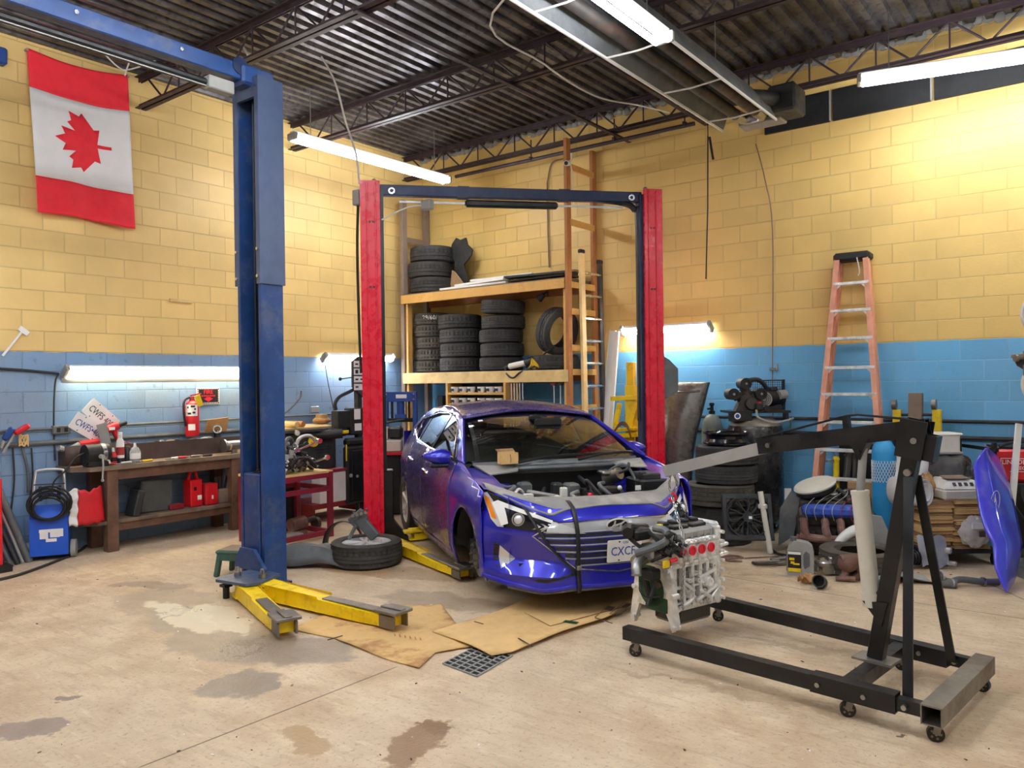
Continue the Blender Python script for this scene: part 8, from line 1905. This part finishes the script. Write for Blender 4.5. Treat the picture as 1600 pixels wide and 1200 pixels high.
# ---------------------------------------------------------------- blue battery charger on wheels
c = V((.26, -5.47, 0)); T = thing('battery_charger', 'blue wheeled battery charger with coiled cable left of the workbench', 'charger', c)
cf = V((.86, -.5, 0)).normalized(); cs = V((.5, .86, 0)).normalized(); GM = Matrix(((cs.x, -cf.x, 0, c.x), (cs.y, -cf.y, 0, c.y), (0, 0, 1, 0), (0, 0, 0, 1)))
def gp(nm, m, fn, par=None):
    mb = MB(); mb.M = GM; fn(mb); return part(par or T, nm, mb, m, world=True)
gp('case', 'charger_blue', lambda b: (b.prism([(-.12, .05), (.13, .05), (.13, .50), (-.02, .52), (-.12, .40)], .16, h0=-.16, M=Matrix(((0, 0, 1, 0), (1, 0, 0, 0), (0, 1, 0, 0), (0, 0, 0, 1))))))
gp('front_label', 'paper', lambda b: (b.box((.02, -.123, .285), (.2, .004, .03)), b.box((-.04, -.123, .24), (.07, .004, .06)), b.box((.05, -.123, .245), (.08, .004, .05)), b.box((.1, -.123, .25), (.04, .004, .05)), b.box((.02, -.123, .195), (.09, .004, .03))))
gp('handle', 'galvanised', lambda b: b.tube([(-.13, -.09, .36), (-.13, -.06, .60), (-.12, -.02, .80), (-.09, -.01, .85), (.09, -.01, .85), (.12, -.02, .80), (.13, -.06, .60), (.13, -.09, .36)], .014, 8, sm=3))
for s in (-1, 1):
    gp('wheel', 'pale_grey', lambda b: b.cyl((s*.17, .0, .085), (s*.215, .0, .085), .085, seg=20))
    gp('clamp', 'black_plastic', lambda b: b.bar((s*.08, -.02, .70), (s*.075, -.05, .56), .03, .03, b=.006))
gp('handle_bar', 'dark_cast', lambda b: b.cyl((-.13, -.05, .72), (.13, -.05, .72), .006, seg=6))
for k in range(6): gp('cable_coil', 'black_plastic', lambda b: b.tube([((.13+.01*k)*cos(2*pi*i/20)+.02*(k % 2), -.14-.012*(k % 3), .50+(.10+.012*k)*sin(2*pi*i/20)+.01*k) for i in range(20)], .010, 6, closed=True))
# poles leaning at the far left, red cabinet edge
for i, (x0, y0, x1, y1, r, m, lab) in enumerate([(-14, 740, 46, 868, .035, 'grey_plastic', 'thickest grey pole leaning at the far left'), (-10, 770, 36, 870, .014, 'pale_grey', 'thin bright pole leaning at the far left'), (-20, 780, 28, 872, .022, 'dark_plastic', 'dark pole leaning at the far left'), (-30, 790, 18, 876, .02, 'grey_plastic', 'leftmost grey pole leaning at the far left')]):
    b = onZ(x1, y1+10); a = onX(x0, y0, .05)
    mb = MB(); mb.cyl(b, a, r, seg=12); solo('metal_pole', lab, 'pole', mb, m, group='poles leaning at the left')
q = onX(4, 800, .5); T = thing('tool_cabinet', 'red tool cabinet cut off by the left frame edge', 'cabinet', (.28, q.y-.3, 0))
mb = MB(); mb.box((.28, q.y-.3, .45), (.44, .6, .78), b=.01); part(T, 'case', mb, 'red_vivid', world=True)
mb = MB(); mb.box((.29, q.y-.28, .03), (.5, .68, .06)); part(T, 'base', mb, 'black_plastic', world=True)
# cable on the floor
mb = MB(); mb.tube([onZ(-20, 912)+Z*.012, onZ(30, 900)+Z*.012, onZ(85, 880)+Z*.012, onZ(125, 862)+Z*.012, onZ(138, 848)+Z*.012, onZ(128, 842)+Z*.012], .014, 7, sm=6); solo('power_cable', 'black cable running over the floor from the charger to the left edge', 'cable', mb, 'mortar_cord')
# ---------------------------------------------------------------- maroon table with a heap of parts
MT = thing('metal_table', 'maroon steel frame table covered with loose engine parts', 'table', (1.42, -3.75, 0)); mz = .70
mx0, mx1, my0, my1 = 1.10, 1.67, -3.94, -3.24
mb = MB(); mb.box(((mx0+mx1)/2, (my0+my1)/2, mz), (mx1-mx0+.03, my1-my0+.06, .025)); part(MT, 'table_top', mb, 'wood_pale', world=True)
for x in (mx0, mx1):
    for y in (my0, my1):
        mb = MB(); mb.box((x, y, mz/2), (.05, .05, mz)); part(MT, 'leg', mb, 'maroon', world=True)
for z in (mz-.035, mz-.18, .05):
    for x in (mx0, mx1):
        mb = MB(); mb.box((x, (my0+my1)/2, z), (.04, my1-my0, .05)); part(MT, 'rail', mb, 'maroon', world=True)
    for y in (my0, my1):
        mb = MB(); mb.box(((mx0+mx1)/2, y, z), (mx1-mx0, .04, .05)); part(MT, 'rail', mb, 'maroon', world=True)
rr = random.Random(21)
names = ['bracket', 'bent pipe', 'bolt cluster', 'cast housing', 'short hose', 'rod', 'clamp', 'bearing ring']
mb_small = MB()
for k in range(330):
    x, y = rr.uniform(mx0+.04, mx1-.04), rr.uniform(my0+.02, my1-.10); h = .30*max(0, 1-abs((y+3.66)/.36)**2)*(1-abs((x-1.36)/.34)**2)*rr.random()**.6
    mb_small.M = TR((x, y, mz+.03+h), rr.uniform(-60, 60), rr.uniform(-60, 60), rr.uniform(0, 180)); c_ = rr.random(); mb_small.k = (0, 1, 2, 2)[k % 4]
    if c_ < .4: mb_small.box((0, 0, 0), (rr.uniform(.03, .10), rr.uniform(.015, .05), rr.uniform(.015, .03)), b=.004)
    elif c_ < .75: mb_small.cyl((0, 0, -.05), (0, 0, .05), rr.uniform(.006, .016), seg=8)
    else: mb_small.ring((0, 0, -.01), (0, 0, .01), .04, .024, 12)
mb_small.M = None; mb_small.v = [(a, b, max(c, mz+.014)) for a, b, c in mb_small.v]
solo('scrap_heap', 'heap of small bolts and brackets on the maroon table', 'scrap', mb_small, ['silver_paint', 'worn_steel', 'dark_plastic'], kind='stuff')
desc = ['curved dark hose', 'long bright rod', 'grey elbow pipe', 'silver bracket arm', 'black plastic cover', 'dark cast block', 'thin bent tube', 'bright fork', 'grey flange', 'black coupling', 'silver strut', 'dark clip chain']
for k, (dx, dy, dz, m) in enumerate([(.40, -.48, .10, 'dark_plastic'), (.5, -.30, .17, 'bright_metal'), (.45, -.62, .12, 'pale_grey'), (.42, -.25, .20, 'galvanised'), (.3, -.36, .16, 'black_plastic'), (.48, -.70, .07, 'dark_cast'), (.40, -.55, .19, 'grey_plastic'), (.5, -.18, .06, 'bright_metal'), (.3, -.75, .15, 'pale_grey'), (.52, -.42, .06, 'black_plastic'), (.42, -.85, .10, 'galvanised'), (.50, -.52, .06, 'dark_cast')]):
    c_ = V((mx0+dx, my1+dy*.72-.02, mz+dz*1.6)); mb = MB(); mb.M = TR(c_, rz=rr.uniform(-50, 50), rx=rr.uniform(-25, 25))
    t3 = k % 3
    if t3 == 0: mb.tube([(0, -.16, -.04), (0, -.08, .05), (.02, .05, .07), (.03, .16, .0)], .02, 8, sm=4); mb.ring((0, -.17, -.04), (0, -.15, -.03), .03, .015, 12)
    elif t3 == 1: mb.bar((0, -.14, -.03), (0, .14, .06), .03, .016, b=.004); mb.cyl((-.02, .14, .06), (.02, .14, .06), .028, seg=12); mb.box((0, -.12, -.02), (.05, .06, .05), b=.008)
    else: mb.box((0, 0, 0), (.07, .14, .05), b=.015); mb.tube([(0, -.05, .02), (0, -.14, .07), (.02, -.2, .03)], .014, 7, sm=3); mb.cyl((.0, .05, .02), (.0, .05, .07), .03, seg=12)
    mb.M = None; mb.v = [(a, b, max(c, mz+.014)) for a, b, c in mb.v]
    solo('engine_part', desc[k]+' in the heap on the maroon table', 'car part', mb, m, group='loose engine parts on the maroon table')
# things under the table
T = thing('plastic_bin', 'dark grey bin standing behind the maroon table rails', 'bin', (.95, -3.12, 0))
mb = MB(); mb.box((.95, -3.34, .30), (.22, .40, .56), b=.03); part(T, 'body', mb, 'black_plastic', world=True)
p = onX(468, 812, 1.35); p.z = 0; T = thing('bench_grinder', 'old electric motor on the floor under the maroon table', 'motor', p)
mb = MB(); mb.cyl(p+V((0, -.12, .12)), p+V((0, .06, .14)), .075, seg=16); mb.box(p+V((0, -.03, .03)), (.14, .18, .06), b=.01); part(T, 'motor_body', mb, 'rust', world=True)
mb = MB(); mb.cyl(p+V((0, .06, .14)), p+V((.0, .2, .16)), .03, seg=12); mb.cyl(p+V((0, .2, .10)), p+V((0, .24, .10)), .07, seg=16); part(T, 'drive_end', mb, 'dark_cast', world=True)
mb = MB(); q = onX(448, 822, 1.45); q.z = 0; mb.bar(q+V((0, -.1, .05)), q+V((0, .18, .03)), .12, .05, up=(0, 0, 1), b=.015); solo('metal_wedge', 'grey metal wedge on the floor under the maroon table', 'car part', mb, 'pale_grey')
# ---------------------------------------------------------------- black wheel balancer behind, on a red base
WX = thing('wheel_balancer', 'black wheel balancer with hinged guard behind the maroon table', 'machine', (.8, -2.5, 0))
def wx(nm, m, fn, par=None, label=None):
    mb = MB(); fn(mb); return part(par or WX, nm, mb, m, world=True, label=label)
wx('cabinet', 'dark_plastic', lambda b: (b.box((.55, -2.78, .80), (.5, .75, .56), b=.03), b.box((.55, -2.78, 1.09), (.56, .80, .03))), label='dark moulded cabinet')
wx('louvre', 'ink_black', lambda b: [b.box((.805, -2.62, .82+.035*k), (.01, .22, .012)) for k in range(5)])
wx('work_tray', 'wood_pale', lambda b: b.box((.5, -2.8, 1.12), (.5, .82, .03), b=.01))
wx('shaft', 'black_plastic', lambda b: (b.cyl((.75, -2.70, 1.02), (.95, -2.45, 1.04), .06, seg=16), b.box((.8, -2.45, 1.05), (.2, .26, .10), b=.02)))
wx('yellow_cap', 'safety_yellow', lambda b: b.box((.905, -2.36, 1.05), (.02, .10, .04), b=.008))
wx('yellow_cone', 'safety_yellow', lambda b: (b.cyl((.83, -2.80, .96), (.87, -2.82, .96), .062, seg=18), b.cyl((.87, -2.82, .96), (.92, -2.84, .95), .03, .02, 12)))
wx('roller_knob', 'cream_plastic', lambda b: [b.cyl((.8, y, 1.08), (.86, y-.02, 1.075), .03, seg=12) for y in (-3.02,)])
wx('wheel_guard', 'black_plastic', lambda b: (b.box((.92, -2.22, .52), (.10, .36, .72), b=.03), b.box((.975, -2.22, .52), (.012, .22, .60), b=.004), b.box((.9, -2.22, .92), (.12, .30, .10), b=.03)), label='tall ribbed black guard')
wx('guard_knob', 'pale_grey', lambda b: (b.cyl((.985, -2.36, .52), (1.0, -2.36, .52), .022, seg=12), b.cyl((.97, -2.25, .50), (.99, -2.25, .50), .018, seg=12)))
wx('guard_edge', 'safety_yellow', lambda b: b.box((.965, -2.405, .8), (.012, .012, .2)))
hd = wx('display_head', 'black_plastic', lambda b: (b.box((.82, -2.13, 1.17), (.14, .26, .34), b=.015), b.box((.82, -2.36, 1.20), (.14, .2, .22), b=.01)))
wx('printed_notice', 'paper', lambda b: (b.box((.894, -2.16, 1.26), (.004, .10, .13)), b.box((.894, -2.15, 1.10), (.004, .11, .09))), hd)
wx('hood_tube', 'dark_plastic', lambda b: b.tube([(.8, -2.42, 1.32), (.8, -2.43, 1.40), (.8, -2.36, 1.48), (.8, -2.2, 1.54), (.8, -2.05, 1.6)], .022, 8, sm=4))
sg = wx('pictogram_panel', 'dark_plastic', lambda b: b.prism([(-2.22, 1.60), (-2.22, 1.92), (-2.12, 1.98), (-2.0, 1.98), (-2.0, 1.46), (-2.06, 1.47)], .03, M=Matrix(((0, 0, 1, .86), (1, 0, 0, 0), (0, 1, 0, 0), (0, 0, 0, 1)))))
wx('pictogram_sheet', 'paper', lambda b: [b.box((.892, -2.12, 1.885-.095*k), (.004, .17, .08)) for k in range(4)], sg)
wx('pictogram_marks', 'ink_black', lambda b: ([b.box((.895, -2.16+.08*(k % 2), 1.885-.095*(k//2)), (.003, .045, .02 if k != 2 else .045)) for k in range(7)], [b.box((.895, -2.12, 1.84-.095*k), (.003, .15, .012)) for k in range(3)]), sg)
wx('panel_lever', 'black_plastic', lambda b: (b.cyl((.88, -2.22, 1.72), (.9, -2.42, 1.70), .008, seg=6), b.sphere((.9, -2.43, 1.70), .022, 10, 6)))
wx('post', 'dark_plastic', lambda b: b.box((.82, -2.08, .9), (.07, .07, 1.8)))
wx('base', 'dark_red', lambda b: (b.box((.62, -2.42, .19), (.62, .95, .06)), b.box((.62, -2.0, .1), (.5, .08, .14)), b.box((.62, -2.85, .1), (.5, .08, .14))))
mb = MB(); mb.box((.86, -2.58, .40), (.16, .42, .36), b=.006); T = solo('white_carton', 'white carton standing on the red base under the balancer', 'box', mb, 'paper')
mb = MB(); mb.box((.86, -2.58, .60), (.18, .44, .03)); solo('red_shelf_board', 'red board lying on the white carton under the balancer', 'board', mb, 'dark_red')
mb = MB(); q = onX(453, 658, .5); mb.sphere((.5, -2.40, 1.185), (.10, .12, .05), 14, 8); mb.cyl((.5, -2.40, 1.17), (.5, -2.40, 1.26), .09, .07, 16); solo('bowl', 'upturned brown leather cap on the balancer tray', 'cap', mb, 'brown_paper')
for i, (dx, dy, lab, m) in enumerate(((.65, -3.05, 'tan roll at the left of the balancer tray', 'wood_pale'), (.6, -2.92, 'second tan roll on the balancer tray', 'wood_mid'))):
    mb = MB(); mb.cyl((dx-.2, dy, 1.17), (dx+.15, dy+.05, 1.17), .035, seg=12); solo('cloth_roll', lab, 'roll', mb, m)
mb = MB(); mb.tube([(.3, -2.95, 1.14), (.3, -2.95, 1.24), (.32, -2.8, 1.30), (.35, -2.62, 1.46), (.36, -2.60, 1.56)], .011, 7, sm=3); mb.cyl((.3, -2.95, 1.14), (.3, -2.95, 1.20), .04, .02, 10); solo('caliper_arm', 'thin grey gauge arm reaching up from the balancer tray', 'gauge', mb, 'grey_plastic')
mb = MB(); mb.tube([onX(508, 570, .03), onX(513, 600, .03), onX(521, 640, .03), onX(524, 680, .03)], .006, 5, sm=3); solo('lamp_cable', 'thin dark cord hanging from the short lamp behind the red post', 'cord', mb, 'dark_plastic')
mb = MB(); q = V((.012, -1.94, 1.62)); mb.box(onX(492, 640, .01), (.02, .14, .09), b=.01); solo('wall_socket', 'pale socket plate on the grey blue wall left of the balancer head', 'socket', mb, 'pale_grey')
mb = MB(); mb.tube([onX(597, 320, .04), onX(598, 560, .04), onX(597, 700, .04)], .02, 7); solo('wall_conduit', 'vertical conduit on the left wall just right of the left red post', 'pipe', mb, 'wood_pale')
# white cable drooping from the joists to the red lift
mb = MB(); mb.tube([(2.0, -4.4, 4.72), onY(370, 45, -3.8), onY(430, 20, -3.6), onY(480, 60, -3.5), onY(520, 120, -3.4), onY(540, 190, -3.3), onY(556, 240, -3.3), V((2.24, -3.27, 3.70))], .011, 6, sm=6); solo('hanging_cable', 'white cable drooping from the roof joists to the left red post', 'cable', mb, 'white_cord')
mb = MB(); mb.tube([(6.5, -4.4, 4.7), onZ(770, 20, 4.55), onZ(850, 100, 4.5), onZ(930, 150, 4.5), onZ(1000, 165, 4.55), onZ(1045, 176, 4.62)], .009, 6, sm=6); solo('hanging_cable', 'pale cable swagged under the roof from the joist to the tube heater', 'cable', mb, 'white_cord')
mb = MB(); mb.tube([onX(150, 70, .5), onX(185, 105, .5), onX(205, 108, .5), onX(250, 92, .5)], .008, 5, sm=5); mb.tube([onX(205, 88, .5), onX(198, 108, .5), onX(195, 118, .5)], .008, 5, sm=3); solo('hanging_cable', 'thin loose wire sagging beside the top right corner of the flag', 'cable', mb, 'white_cord')
mb = MB(); mb.tube([onY(855, 285, -.02), onY(856, 360, -.02), onY(858, 418, -.02)], .010, 6); mb.tube([onY(855, 285, -.02), onY(862, 255, -.02), onY(880, 248, -.05)], .008, 6, sm=4); solo('wall_conduit', 'thin conduit down the yellow wall behind the upper rack shelf', 'pipe', mb, 'wood_grey')

mb = MB(); rr = random.Random(77)
for k in range(150):
    q = onZ(rr.uniform(20, 1580), rr.choice((rr.uniform(900, 1190), rr.uniform(890, 980)))); mb.M = TR((q.x, q.y, .003), rr.uniform(-8, 8), rr.uniform(-8, 8), rr.uniform(0, 360)); w = rr.uniform(.003, .011); mb.k = k % 3; mb.prism([(-w, -w*.4), (w*.6, -w*.5), (w, w*.3), (-w*.4, w*.5)], .003)
mb.M = None; solo('floor_debris', 'tiny flakes of grit and paper scattered over the concrete floor', 'debris', mb, ['brown_dark', 'paper', 'wood_grey'], kind='stuff')
